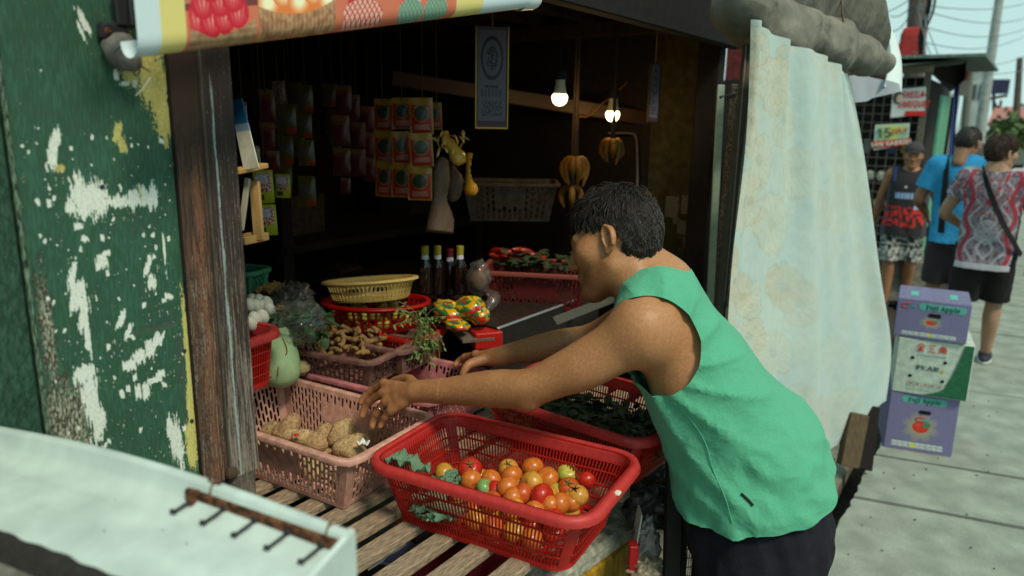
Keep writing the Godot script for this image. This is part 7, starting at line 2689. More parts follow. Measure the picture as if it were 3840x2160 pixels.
# ------------------------------------------------------------------ below the slats and beside the table
func under_table() -> void:
	var knit := MB.new()
	knit.grid(30, 12, func(u, v):
		var p: Vector3 = (Vector3(-1.0852, 0.655, -0.9991) as Vector3).lerp(Vector3(-1.0611, 0.655, -1.1196), u) + Vector3(0.05, 0, -0.05) * (v - 0.5)
		return p + Vector3(0, 0.012 * sin(u * 7.0 + v * 2.0) + 0.01 * sin(v * 6.0), 0))
	tag(obj("knit_cloth", knit, mat(rgb(150, 140, 178), {"rough": 0.95, "tex": noise("cell", 0.1, 0.55, 1.0), "ts": 25.0})), "lilac knitted cloth stuffed under the slats", "cloth")
	var zip := MB.new()
	zip.tube(smooth_path([Vector3(-1.0562, 0.668, -0.9836), Vector3(-1.0465, 0.676, -1.016), Vector3(-1.0499, 0.678, -1.0378), Vector3(-1.0533, 0.672, -1.0662), Vector3(-1.0519, 0.674, -1.0969)], 14), [0.0035], 6)
	tag(obj("trim", zip, mat(rgb(206, 200, 196), {"rough": 0.8})), "wavy white piping on top of the lilac cloth", "piping")
	var sack := mat(rgb(176, 16, 26), {"rough": 0.7, "tex": noise("cell", 0.08, 0.4, 1.0), "ts": 22.0, "bump": T.bump, "br": 0.8})
	for q in [[Vector3(-1.0103, 0.6, -1.1443), Vector3(0.085, 0.05, 0.08), "red mesh sack under the slats, left of the pair"], [Vector3(-0.8925, 0.62, -1.1798), Vector3(0.06, 0.055, 0.07), "red mesh sack under the slats with a raised corner, right of the pair"]]:
		var m := MB.new()
		m.ball(q[0], q[1], Basis(Vector3.UP, 0.4), 24, 14, func(d, e): return e * (1.0 + 0.12 * sin(d.x * 8.0 + d.z * 6.0) + 0.06 * sin(d.y * 15.0 + d.x * 10.0)))
		tag(obj("mesh_sack", m, sack), q[2], "sack", "red mesh sacks under the table")
	var cm := MB.new()
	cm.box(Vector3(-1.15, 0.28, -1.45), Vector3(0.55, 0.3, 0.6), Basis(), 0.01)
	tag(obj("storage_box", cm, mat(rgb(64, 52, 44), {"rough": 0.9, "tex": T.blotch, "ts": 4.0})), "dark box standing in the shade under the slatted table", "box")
	var cr := MB.new()
	cr.box(Vector3(-1.306, 0.5, -1.3471), Vector3(0.03, 0.05, 0.03), Basis(), 0.003)
	tag(obj("orange_block", cr, mat(rgb(176, 84, 40), {"rough": 0.8})), "small orange brown block in the dark under the slats", "block")
	# worn cooler box with a white lid and yellow side
	var cb := thing("cooler_box", "worn cooler box with dirty white lid and yellow side under the basket corner", "cooler", Vector3(-0.70, -0.0, -1.43))
	var ax := Vector3(0.035, 0, -0.30).normalized()
	var ay := Vector3(ax.z, 0, -ax.x)
	var bs := Basis(ay * -1.0, Vector3.UP, ax * -1.0)
	var lid := MB.new()
	lid.box(Vector3(-0.822, 0.60, -1.435), Vector3(0.20, 0.05, 0.36), bs, 0.012)
	obj("lid", lid, mat(rgb(204, 204, 186), {"rough": 0.75, "tex": noise("simplex", 0.018, 0.5, 1.0, false, 6), "ts": 3.0, "bump": T.bump, "br": 0.6}), cb)
	var bd := MB.new()
	bd.box(Vector3(-0.822, 0.285, -1.435), Vector3(0.185, 0.575, 0.345), bs, 0.01)
	obj("body", bd, mat(rgb(206, 160, 40), {"rough": 0.7, "tex": noise("simplex", 0.01, 0.55, 1.0, false, 5), "ts": Vector3(9, 2, 9), "bump": T.bump, "br": 0.5}), cb)
	# dark steel post and rails right of the table, wire basket, plastic bags
	var po := thing("steel_stand", "dark steel stand between the table and the man's leg", "stand", Vector3(-0.5703, 0.5678, -1.4982))
	var pb := MB.new()
	pb.bar(Vector3(-0.5948, 0.8569, -1.5243), Vector3(-0.5148, 0.4023, -1.3781), 0.036, 0.03, Vector3(0.57, 0, 0.82), 0.002)
	pb.bar(Vector3(-0.5876, 0.8396, -1.5746), Vector3(-0.5076, 0.3734, -1.425), 0.016, 0.02, Vector3(0.57, 0, 0.82), 0.002)
	obj("post", pb, mat(rgb(44, 34, 30), {"rough": 0.7, "tex": T.blotch, "ts": 9.0}), po)
	var wb := thing("wire_basket", "dark wire mesh panel holding green vegetables behind the man's hip", "wire basket", Vector3(-0.5698, 0.5172, -1.6096))
	var wm := MB.new()
	for i in 9:
		wm.bar(Vector3(-0.6131, 0.7847, -1.6415).lerp(Vector3(-0.63, 0.7234, -1.813), i / 8.0), Vector3(-0.5826, 0.5379, -1.5438).lerp(Vector3(-0.5954, 0.4425, -1.7085), i / 8.0), 0.002, 0.002)
	for i in 14:
		var k := i / 13.0
		wm.bar(Vector3(-0.6131, 0.7847, -1.6415).lerp(Vector3(-0.5826, 0.5379, -1.5438), k), Vector3(-0.63, 0.7234, -1.813).lerp(Vector3(-0.5954, 0.4425, -1.7085), k), 0.002, 0.002)
	obj("wire_mesh", wm, mat(rgb(96, 66, 48), {"rough": 0.7}), wb)
	tag(wb, "dark wire mesh panel holding green vegetables behind the man's hip", "wire basket")
	var vg := MB.new()
	for i in 40:
		var c: Vector3 = Vector3(-0.6281, 0.6631, -1.7348) + SIDE * rng.randf_range(-0.017, 0.023) + Vector3(rng.randf_range(-0.05, 0), rng.randf_range(-0.13, 0.06), rng.randf_range(-0.08, 0))
		var d := Vector3(rng.randfn() * 0.3, 1, rng.randfn() * 0.3).normalized() * 0.04
		vg.tube(PackedVector3Array([c - d, c, c + d]), [0.004, 0.006, 0.003], 5)
	tag(obj("string_beans", vg, mat(rgb(120, 146, 62), {"rough": 0.6})), "green beans behind the wire mesh", "beans", "", "stuff")
	var wob := FastNoiseLite.new()
	wob.seed = 23
	wob.frequency = 1.5
	wob.fractal_octaves = 4
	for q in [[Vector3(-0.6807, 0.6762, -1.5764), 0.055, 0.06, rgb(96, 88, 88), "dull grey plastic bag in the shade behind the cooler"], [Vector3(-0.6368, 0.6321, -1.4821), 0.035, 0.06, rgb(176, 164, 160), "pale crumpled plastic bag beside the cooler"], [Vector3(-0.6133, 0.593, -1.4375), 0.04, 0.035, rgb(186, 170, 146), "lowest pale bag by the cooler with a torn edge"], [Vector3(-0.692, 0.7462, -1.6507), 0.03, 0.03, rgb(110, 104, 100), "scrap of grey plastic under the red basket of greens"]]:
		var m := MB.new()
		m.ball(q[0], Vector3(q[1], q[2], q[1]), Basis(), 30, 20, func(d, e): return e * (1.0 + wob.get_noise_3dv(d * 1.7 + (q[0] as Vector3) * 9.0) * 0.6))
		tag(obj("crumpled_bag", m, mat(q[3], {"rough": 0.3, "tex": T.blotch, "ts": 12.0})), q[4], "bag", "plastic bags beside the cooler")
	var sl := MB.new()
	sl.box(Vector3(-0.6396, 0.606, -1.4227), Vector3(0.02, 0.12, 0.03), face_basis(), 0.002)
	tag(obj("red_packet", sl, mat(rgb(170, 24, 30), {"rough": 0.5})), "thin red packet wedged beside the yellow cooler", "packet")
	var lp := MB.new()
	lp.box(Vector3(-0.6538, 0.6623, -1.4661), Vector3(0.004, 0.13, 0.05), face_basis() * Basis(Vector3.BACK, -0.1), 0.001)
	tag(obj("white_card", lp, mat(rgb(206, 206, 196), {"rough": 0.7})), "white card sticking up beside the cooler", "card")
	# plank at the foot of the curtain
	var fp := thing("wooden_foot_post", "brown wooden post standing under the curtain's hem", "post", Vector3(-0.4898, 0.1793, -3.2618))
	var f := MB.new()
	f.bar(Vector3(-0.4974, 0.3612, -3.4327), Vector3(-0.5017, 0.1309, -3.3652), 0.085, 0.05, Vector3(0.57, 0, 0.82), 0.003)
	obj("timber", f, mat(rgb(112, 94, 70), {"rough": 0.85, "tex": T.blotch, "ts": Vector3(14, 2, 14)}), fp)
	var dk := MB.new()
	dk.bar(Vector3(-0.4982, 0.3041, -3.7292), Vector3(-0.479, 0.027, -3.6026), 0.09, 0.05, Vector3(0.57, 0, 0.82), 0.003)
	obj("dark_timber", dk, M.black_wood, fp)

# ------------------------------------------------------------------ fruit cartons on the sidewalk
func carton(t: Node3D, w: float, h: float, d: float, skin: Material) -> void:
	var m := MB.new()
	m.box(Vector3(0, h * 0.5, 0), Vector3(w, h, d), Basis(), 0.004)
	part("carton", m.mesh(), skin, t)


func boxes() -> void:
	var ns := FastNoiseLite.new()
	ns.seed = 90
	ns.frequency = 0.12
	var violet := mat(rgb(124, 120, 156), {"rough": 0.8, "tex": T.soft, "ts": 6.0, "bump": T.bump, "br": 0.15})
	var pale := mat(rgb(206, 220, 208), {"rough": 0.8, "tex": T.soft, "ts": 6.0})
	var burst := func(big: float) -> ImageTexture:
		return picture(180, 180, func(u, v):
			var c := rgb(124, 120, 156).lerp(rgb(114, 108, 154), clampf(ns.get_noise_2d(u * 180.0, v * 180.0) + 0.3, 0, 1))
			var o := Vector2(u - 0.5, (v - 0.56)) / big
			var l := o.length()
			var a := o.angle()
			if l < 0.30 * (0.6 + 0.4 * absf(sin(a * 4.0 + 0.4))) and l > 0.05:
				c = c.lerp(rgb(206, 200, 110), 0.75 * (1.0 - l / 0.32))
			if Vector2(o.x / 0.125, o.y / 0.105).length() < 1.0:
				c = rgb(204, 58, 46).lerp(rgb(232, 120, 96), clampf(0.5 - Vector2(o.x + 0.04, o.y + 0.04).length() * 8.0, 0, 1))
			if Vector2((o.x - 0.085) / 0.06, (o.y + 0.045) / 0.05).length() < 1.0:
				c = rgb(70, 130, 92)
			# size table along the foot
			if v > 0.84 and v < 0.95 and u > 0.1 and u < 0.86:
				c = rgb(206, 214, 214)
				if v < 0.85 or v > 0.94 or absf(fposmod((u - 0.1) * 11.8, 1.0)) < 0.08:
					c = rgb(120, 124, 140)
				elif v > 0.87 and v < 0.92 and ns.get_noise_2d(u * 900.0, v * 400.0) > 0.1:
					c = rgb(110, 112, 128)
				if Vector2((u - (0.42 if big > 0.9 else 0.5)) / 0.035, (v - 0.9) / 0.05).length() < 1.0:
					c = rgb(206, 206, 70)
			return c)
	var teal := mat(rgb(92, 170, 160), {"rough": 0.8})
	var ink := mat(rgb(44, 62, 70), {"rough": 0.8})
	var redi := mat(rgb(206, 66, 52), {"rough": 0.8})
	var hole := mat(rgb(26, 20, 22), {"rough": 1.0})
	var rows := [["violet fruit carton at the bottom of the stack with a large apple print", Vector3(-0.333, 0, -4.21), 0.24, 0.31, 0.31, 1.0],
		["violet fruit carton on top of the stack with a small apple print", Vector3(-0.33, 0.60, -4.19), 0.11, 0.315, 0.195, 0.62]]
	for q in rows:
		var t := thing("fruit_carton", q[0], "box", q[1], "fruit cartons stacked on the sidewalk")
		t.rotation.y = q[2]
		var w: float = q[3]
		var h: float = q[4]
		var d := 0.34
		carton(t, w, h, d, violet)
		var f := MB.new()
		f.quad(Vector3(-w * 0.49, 0.004, d / 2 + 0.0015), Vector3(w * 0.49, 0.004, d / 2 + 0.0015), Vector3(w * 0.49, h - 0.004, d / 2 + 0.0015), Vector3(-w * 0.49, h - 0.004, d / 2 + 0.0015))
		part("front_print", f.mesh(), mat(Color.WHITE, {"rough": 0.8, "img": burst.call(q[5])}), t)
		var z := d / 2 + 0.003
		var off: float = 0.0 if q[5] > 0.9 else 0.04
		# name on a teal cloud, hand hole
		var cl := MB.new()
		cl.extrude(rounded(0.2, 0.034, 0.014), Transform3D(Basis(), Vector3(off, h - 0.033, z - 0.001)), 0.0008)
		part("name_ground", cl.mesh(), teal, t)
		part("name", lettering("Fuji Apple", 0.02, 0.001, true, true), ink, t, Transform3D(Basis(), Vector3(off, h - 0.034, z + 0.0008)))
		var hh := MB.new()
		hh.extrude(rounded(0.056, 0.02, 0.0095), Transform3D(Basis(), Vector3(0.01, h * (0.70 if q[5] > 0.9 else 0.63), z - 0.001)), 0.0012)
		part("hand_hole", hh.mesh(), hole, t)
		# crescent mark
		var mk := Vector3(0.005, h * 0.575, z) if q[5] > 0.9 else Vector3(-0.105, h - 0.034, z)
		var cr := MB.new()
		var cp := PackedVector3Array()
		for k in 13:
			var g := lerpf(0.9, 5.0, k / 12.0)
			cp.append(mk + Vector3(cos(g) * 0.026 - 0.004, sin(g) * 0.012, 0))
		cr.tube(cp, [0.001, 0.0022, 0.003, 0.003, 0.003, 0.003, 0.003, 0.003, 0.003, 0.0025, 0.002, 0.0015, 0.001], 5)
		part("crescent_mark", cr.mesh(), redi, t)
		part("mark_text", lettering("Caipo", 0.011, 0.001, true), teal, t, Transform3D(Basis(), mk + Vector3(0.012, 0, 0.001)))
		if q[5] < 0.9:
			for s in [-1.0, 1.0]:
				var b := MB.new()
				b.box(Vector3(0.085 * s, h + 0.0006, 0.02), Vector3(0.034, 0.001, 0.11))
				part("top_print", b.mesh(), teal, t)
			var tape := MB.new()
			tape.box(Vector3(0, h + 0.0005, 0), Vector3(0.003, 0.001, d * 0.98))
			part("flap_seam", tape.mesh(), mat(rgb(110, 104, 150), {"rough": 0.9}), t)
	# the pear carton between them, shifted to the right
	var p := thing("fruit_carton", "pale green pear carton with a dark green corner, in the middle of the stack", "box", Vector3(-0.305, 0.311, -4.2), "fruit cartons stacked on the sidewalk")
	p.rotation.y = 0.16
	var w := 0.33
	var h := 0.285
	carton(p, w, h, 0.34, pale)
	var z := 0.17 + 0.003
	var gp := PackedVector2Array()
	for k in 15:
		var u := k / 14.0
		gp.append(Vector2(0.155 - 0.115 * (1.0 - pow(u, 0.45)) - 0.03, lerpf(0.004, h - 0.004, u)))
	gp[0] = Vector2(-0.03, 0.004)
	gp[1] = Vector2(0.02, 0.02)
	gp.append(Vector2(0.161, h - 0.004))
	gp.append(Vector2(0.161, 0.004))
	var gm := MB.new()
	gm.extrude(gp, Transform3D(Basis(), Vector3(0, 0, z - 0.0015)), 0.001)
	part("green_corner", gm.mesh(), mat(rgb(44, 110, 78), {"rough": 0.8, "tex": T.soft, "ts": 8.0}), p)
	var ln := MB.new()
	for k in range(2, 14):
		var a := gp[k] - Vector2(0.004, 0)
		var b := gp[k + 1 if k < 14 else k] - Vector2(0.004, 0)
		if k < 13:
			ln.bar(Vector3(a.x, a.y, z), Vector3(b.x, b.y, z), 0.0016, 0.001, Vector3.BACK)
	part("outline", ln.mesh(), ink, p)
	part("name", lettering("PEAR", 0.02, 0.001, true, true), ink, p, Transform3D(Basis().scaled(Vector3(1.35, 1, 1)), Vector3(-0.022, h * 0.50, z)))
	var sub := MB.new()
	for k in 9:
		sub.box(Vector3(-0.066 + k * 0.014, h * 0.735, z), Vector3(0.010, 0.007, 0.0008))
	part("small_print", sub.mesh(), mat(rgb(150, 164, 158), {"rough": 0.9}), p)
	# three red characters, built stroke by stroke
	var glyphs := [
		[[-0.5, 0.15, 0.0, 0.55], [0.0, 0.55, 0.5, 0.15], [-0.25, 0.12, 0.25, 0.12], [-0.32, -0.12, 0.32, -0.12], [0.0, 0.12, 0.0, -0.45], [-0.2, -0.2, -0.13, -0.36], [0.2, -0.2, 0.13, -0.36], [-0.45, -0.47, 0.45, -0.47]],
		[[-0.38, 0.42, 0.38, 0.42], [-0.3, 0.0, 0.3, 0.0], [-0.5, -0.45, 0.5, -0.45]],
		[[-0.1, 0.55, -0.4, 0.2], [-0.12, 0.42, 0.2, 0.42], [0.2, 0.42, 0.08, 0.22], [-0.3, 0.2, 0.36, 0.2], [-0.3, 0.2, -0.42, -0.5], [0.36, 0.2, 0.36, -0.5], [-0.3, -0.04, 0.36, -0.04], [-0.32, -0.26, 0.36, -0.26], [0.04, 0.2, 0.04, -0.42]]]
	for k in 3:
		var g := MB.new()
		for s in glyphs[k]:
			g.bar(Vector3(s[0] * 0.036, s[1] * 0.036, 0), Vector3(s[2] * 0.036, s[3] * 0.036, 0), 0.0042, 0.001, Vector3.BACK)
		part("red_character", g.mesh(), redi, p, Transform3D(Basis(), Vector3(-0.062 + 0.048 * k, h * 0.86, z)))
	for q in [[-0.092, 0.66], [0.05, 0.64], [-0.092, 0.33], [0.05, 0.30]]:
		var o := MB.new()
		o.lathe([[0.0, 0.0], [0.0085, 0.0], [0.0085, 0.001], [0.0, 0.001]], 12, Transform3D(Basis(Vector3.RIGHT, PI / 2), Vector3(q[0], h * q[1], z - 0.001)))
		part("vent_hole", o.mesh(), hole, p)
	var tb := MB.new()
	for k in 6:
		tb.bar(Vector3(-0.10 + k * 0.032, h * 0.10, z), Vector3(-0.10 + k * 0.032, h * 0.23, z), 0.0012, 0.0008, Vector3.BACK)
	for k in 3:
		tb.bar(Vector3(-0.10, h * (0.10 + 0.065 * k), z), Vector3(0.06, h * (0.10 + 0.065 * k), z), 0.0012, 0.0008, Vector3.BACK)
	part("size_table", tb.mesh(), mat(rgb(120, 150, 140), {"rough": 0.9}), p)
	var rd := MB.new()
	for k in 5:
		rd.box(Vector3(-0.085 + k * 0.032, h * 0.195, z), Vector3(0.012, 0.006, 0.0008))
	part("red_print", rd.mesh(), redi, p)
	var la := MB.new()
	la.box(Vector3(0.045, h * 0.475, z), Vector3(0.012, 0.014, 0.0014), Basis(Vector3.BACK, 0.3))
	part("orange_sticker", la.mesh(), mat(rgb(222, 150, 50), {"rough": 0.7}), p)


func litter() -> void:
	var m := MB.new()
	for i in 70:
		var z := rng.randf_range(-7.0, -1.6)
		var p := Vector3(-0.40 + absf(rng.randfn()) * 0.35, 0.004, z)
		m.ball(p, Vector3(rng.randf_range(0.002, 0.008), 0.002, rng.randf_range(0.002, 0.007)), Basis(Vector3.UP, rng.randf() * 3.0), 5, 3)
	tag(obj("litter", m, M.dirt), "grit and small litter scattered along the sidewalk edge", "litter", "", "stuff")


func rounded(w: float, h: float, r: float) -> PackedVector2Array:
	var q := PackedVector2Array()
	for c in [[1, 1, 0.0], [-1, 1, PI / 2], [-1, -1, PI], [1, -1, PI * 1.5]]:
		for k in 5:
			var g: float = c[2] + PI / 2 * k / 4.0
			q.append(Vector2((w / 2 - r) * c[0] + cos(g) * r, (h / 2 - r) * c[1] + sin(g) * r))
	return q


# ------------------------------------------------------------------ the next stall, poles, wires, trees, far houses
func street() -> void:
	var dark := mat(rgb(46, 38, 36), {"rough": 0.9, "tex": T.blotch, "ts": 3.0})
	var s := thing("mesh_front_shop", "small shop with a dark wire mesh front and a flat tin roof", "shop", Vector3(-1.9, -0.14, -10.2))
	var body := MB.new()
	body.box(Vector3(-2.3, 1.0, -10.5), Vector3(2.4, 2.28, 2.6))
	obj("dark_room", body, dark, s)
	var gr := MB.new()
	for k in 15:
		gr.bar(Vector3(-2.35 + k * 0.092, -0.1, -8.9), Vector3(-2.35 + k * 0.092, 2.16, -8.9), 0.008, 0.008)
	for k in 24:
		gr.bar(Vector3(-2.4, 0.0 + k * 0.092, -8.892), Vector3(-1.05, 0.0 + k * 0.092, -8.892), 0.008, 0.008)
	obj("wire_mesh", gr, mat(rgb(118, 108, 102), {"rough": 0.6, "metal": 0.4}), s)
	var fr := MB.new()
	fr.bar(Vector3(-1.04, -0.14, -8.87), Vector3(-1.04, 2.24, -8.87), 0.06, 0.06)
	obj("corner_post", fr, mat(rgb(124, 118, 104), {"rough": 0.85, "tex": T.blotch, "ts": 6.0}), s)
	var lint := MB.new()
	lint.box(Vector3(-1.75, 2.2, -8.86), Vector3(1.5, 0.07, 0.07))
	obj("lintel", lint, mat(rgb(140, 132, 112), {"rough": 0.85}), s)
	var rf := MB.new()
	rf.quad(Vector3(-1.4557, 2.1776, -8.3), Vector3(-0.7655, 2.291, -8.9), Vector3(-1.1033, 2.5018, -11), Vector3(-1.711, 2.5123, -11))
	rf.box(Vector3(-1.5, 2.31, -9.9), Vector3(1.9, 0.03, 2.4), Basis(Vector3(0, 0, 1), 0.0))
	obj("tin_roof", rf, mat(rgb(140, 158, 146), {"rough": 0.6, "metal": 0.3, "tex": T.blotch, "ts": 3.0}), s)
	# goods behind the mesh: white packets on shelves
	var shf := MB.new()
	shf.box(Vector3(-1.7, 1.02, -8.98), Vector3(1.2, 0.02, 0.12))
	shf.box(Vector3(-1.7, 1.32, -8.98), Vector3(1.2, 0.02, 0.12))
	shf.box(Vector3(-1.7, 0.72, -8.98), Vector3(1.2, 0.02, 0.12))
	obj("shelf", shf, dark, s)
	var wp := mat(rgb(206, 204, 190), {"rough": 0.7})
	for k in 12:
		var m := MB.new()
		var r := k / 6
		m.ball(Vector3(-1.72 + (k % 6) * 0.115, [1.085, 0.79][r], -8.97), Vector3(0.048, 0.06, 0.045), Basis(), 10, 7)
		tag(obj("white_packet", m, wp), "white rounded packet on the upper shelf behind the wire mesh" if r == 0 else "white rounded packet on the lower shelf behind the wire mesh", "packet", "white packets on the mesh shop's shelves")
	for q in [[Vector3(-1.55, 1.40, -8.97), rgb(120, 120, 116), "grey tin on the top shelf behind the wire mesh"], [Vector3(-1.18, 1.42, -8.97), rgb(176, 160, 40), "yellow packet hanging behind the mesh near the post"], [Vector3(-1.3, 1.38, -8.97), rgb(60, 80, 130), "blue packet hanging behind the mesh"]]:
		var m := MB.new()
		m.box(q[0], Vector3(0.07, 0.16, 0.05), Basis(), 0.008)
		tag(obj("hung_packet", m, mat(q[1], {"rough": 0.6})), q[2], "packet")
	# notices tied to the mesh
	var na := thing("campaign_notice", "white notice with slanting red capitals and a round portrait, tied to the wire mesh", "sign", Vector3(-1.1634, 1.7133, -8.8))
	var nb := MB.new()
	var q0 := [Vector3(-1.3343, 1.7074, -8.82), Vector3(-1.0194, 1.7433, -8.82), Vector3(-1.0399, 2.0206, -8.82), Vector3(-1.3456, 1.9915, -8.82)]
	nb.quad(q0[0], q0[1], q0[2], q0[3])
	nb.quad(q0[1] + Vector3(0, 0, -0.006), q0[0] + Vector3(0, 0, -0.006), q0[3] + Vector3(0, 0, -0.006), q0[2] + Vector3(0, 0, -0.006))
	var nab := obj("board", nb, mat(rgb(222, 226, 222), {"rough": 0.6}), na)
	var slant := Basis(Vector3(1, 0.03, 0), Vector3(0.2, 1, 0), Vector3(0, 0, 1))
	var redw := mat(rgb(206, 46, 48), {"rough": 0.7})
	part("name_line", lettering("SHEILA", 0.07, 0.002), redw, nab, Transform3D(Basis(slant.x * 0.62, slant.y, slant.z), Vector3(-1.149, 1.942, -8.812) - where(nab)))
	part("name_line", lettering("ENRIQUEZ", 0.07, 0.002), redw, nab, Transform3D(Basis(slant.x * 0.60, slant.y, slant.z), Vector3(-1.1298, 1.8462, -8.812) - where(nab)))
	var bn := MB.new()
	bn.box(Vector3(-1.1074, 1.7543, -8.812), Vector3(0.19, 0.05, 0.004), Basis(Vector3.BACK, 0.02))
	obj("red_band", bn, redw, nab)
	var hr := MB.new()
	hr.ball(Vector3(-1.0543, 1.9415, -8.812), Vector3(0.02, 0.014, 0.003), Basis(), 8, 5)
	obj("heart", hr, redw, nab)
	var face := MB.new()
	var fc := Vector3(-1.2863, 1.9105, -8.815)
	face.ball(fc, Vector3(0.05, 0.066, 0.004), Basis(), 16, 8)
	obj("portrait_hair", face, mat(rgb(110, 82, 72), {"rough": 0.8}), nab)
	var f2 := MB.new()
	f2.ball(fc + Vector3(0.018, -0.006, 0.003), Vector3(0.032, 0.046, 0.003), Basis(), 14, 8)
	obj("portrait_face", f2, mat(rgb(222, 196, 176), {"rough": 0.8}), nab)
	var nc := thing("lottery_notice", "small notice in yellow, green and blue with a large 15, under the white notice", "sign", Vector3(-1.2777, 1.3846, -8.75))
	var pic := picture(96, 64, func(u, v):
		var c := rgb(206, 216, 120).lerp(rgb(120, 190, 200), clampf(absf(u - 0.5) * 1.6 + (v - 0.5) * 0.7 + 0.1, 0, 1))
		if sin((u * 3.0 + v * 2.0) * 5.0) > 0.7:
			c = c.lerp(rgb(222, 214, 110), 0.6)
		if u < 0.03 or u > 0.97 or v < 0.04 or v > 0.96:
			c = rgb(210, 222, 220)
		return c)
	var nd := MB.new()
	var q1 := [Vector3(-1.4494, 1.3652, -8.78), Vector3(-1.1313, 1.4424, -8.78), Vector3(-1.1386, 1.653, -8.78), Vector3(-1.4648, 1.6311, -8.78)]
	nd.quad(q1[0], q1[1], q1[2], q1[3])
	var ncb := obj("board", nd, mat(Color.WHITE, {"rough": 0.6, "img": pic}), nc)
	var slope := Basis(Vector3.BACK, 0.13)
	part("figure", lettering("15", 0.10, 0.002), mat(rgb(90, 96, 100), {"rough": 0.7}), ncb, Transform3D(slope, Vector3(-1.3727, 1.5463, -8.772) - where(ncb)))
	part("line", lettering("JULY", 0.05, 0.002), redw, ncb, Transform3D(slope, Vector3(-1.2283, 1.5743, -8.772) - where(ncb)))
	var red2 := MB.new()
	red2.box(Vector3(-1.2851, 1.4457, -8.776), Vector3(0.36, 0.075, 0.003), slope)
	obj("red_band", red2, redw, ncb)
	part("line", lettering("SAN GABRIEL", 0.045, 0.002), mat(rgb(226, 226, 210), {"rough": 0.7}), ncb, Transform3D(slope, Vector3(-1.2842, 1.4459, -8.77) - where(ncb)))
	# green door leaf, blue cloth, dark awning at the shop's corner
	var dr := thing("green_door", "pale green metal door standing open beside the mesh front", "door", Vector3(-0.95, -0.14, -9.2))
	var gd := MB.new()
	gd.bar(Vector3(-0.90, 0.9, -8.95), Vector3(-0.90, 0.9, -9.75), 0.03, 2.08, Vector3.UP, 0.004)
	obj("leaf", gd, mat(rgb(104, 176, 142), {"rough": 0.5, "tex": T.soft, "ts": 4.0}), dr)
	var st2 := MB.new()
	st2.bar(Vector3(-0.885, 0.9, -9.78), Vector3(-0.885, 0.9, -9.86), 0.05, 2.1, Vector3.UP, 0.004)
	obj("door_edge", st2, dark, dr)
	var bl := MB.new()
	bl.grid(6, 14, func(u, v): return (Vector3(-0.8131, 2.1362, -9.6) as Vector3).lerp(Vector3(-0.7468, 1.3078, -9.3), v) + Vector3(-0.05 * u, 0, 0.02 * sin(u * 8.0 + v * 3.0)))
	tag(obj("blue_cloth", bl, mat(rgb(52, 72, 132), {"rough": 0.8})), "narrow blue cloth strip hanging beside the green door", "cloth")
	var av := MB.new()
	av.quad(Vector3(-1.0795, 2.2065, -8.9), Vector3(-0.7875, 2.2797, -9.4), Vector3(-0.8321, 2.0529, -9.6), Vector3(-0.8572, 1.9827, -9.3))
	av.quad(Vector3(-0.7875, 2.2797, -9.4), Vector3(-0.7313, 2.2896, -9), Vector3(-0.7512, 2.1166, -9.4), Vector3(-0.8321, 2.0529, -9.6))
	tag(obj("dark_awning", av, dark), "dark sagging awning cloth over the green door", "awning")
	# red roofed house behind
	var rh := thing("red_roofed_house", "red roofed house showing above the shop", "house", Vector3(-4.3, -0.14, -18.5))
	var h1 := MB.new()
	h1.box(Vector3(-4.6, 1.6, -18.5), Vector3(3.2, 3.5, 2.4))
	obj("wall", h1, mat(rgb(120, 44, 44), {"rough": 0.8, "tex": T.blotch, "ts": 1.0}), rh)
	var h2 := MB.new()
	h2.quad(Vector3(-3.0687, 2.8731, -17), Vector3(-2.3725, 2.99, -17), Vector3(-2.7558, 3.3572, -19), Vector3(-3.3138, 3.5847, -19))
	h2.quad(Vector3(-3.3138, 3.5847, -19), Vector3(-2.7558, 3.3572, -19), Vector3(-2.9017, 3.2181, -21), Vector3(-3.7076, 3.2423, -21))
	obj("roof", h2, mat(rgb(186, 74, 70), {"rough": 0.7, "tex": T.soft, "ts": 1.0}), rh)
	var h3 := MB.new()
	h3.box(Vector3(-2.3888, 3.1429, -17.2), Vector3(0.42, 0.62, 0.5), Basis(Vector3.UP, 0.2), 0.02)
	obj("dormer", h3, mat(rgb(164, 50, 48), {"rough": 0.7}), rh)
	var h4 := MB.new()
	h4.box(Vector3(-2.3676, 3.4295, -17.2), Vector3(0.42, 0.18, 0.5), Basis(Vector3.UP, 0.2), 0.02)
	obj("parapet", h4, mat(rgb(190, 60, 56), {"rough": 0.7}), rh)
	# poles
	var timber := mat(rgb(116, 104, 96), {"rough": 0.9, "tex": T.blotch, "ts": Vector3(4, 0.5, 4)})
	var ash := mat(rgb(176, 182, 180), {"rough": 0.7, "tex": T.soft, "ts": 1.0})
	var p1 := thing("utility_pole", "thick brown utility pole wrapped in cables behind the red roof", "utility pole", Vector3(-1.9864, 1.0159, -16))
	var m1 := MB.new()
	m1.tube(PackedVector3Array([Vector3(-2.7676, 0.561, -22.5), Vector3(-3.0156, 3.3295, -22.5), Vector3(-3.1249, 5.3849, -22.5)]), [0.27, 0.25, 0.23], 14)
	obj("pole", m1, timber, p1)
	for k in 5:
		var cbl := MB.new()
		var o := Vector3(0.18 + 0.05 * sin(k * 2.0), 0, 0.15)
		cbl.tube(smooth_path([Vector3(-2.2342, 4.2828, -15.9) + o, Vector3(-2.1848, 3.7285, -15.85) + o * 1.3, Vector3(-2.1896, 3.2461, -15.85) + o * 0.8, Vector3(-2.1727, 2.8998, -15.9) + o], 10), [0.02], 5)
		obj("cable", cbl, M.black, p1)
	var p2 := thing("utility_pole", "slim pale concrete utility pole leaning left, tallest on the right", "utility pole", Vector3(-1.5017, 1.4636, -26))
	var m2 := MB.new()
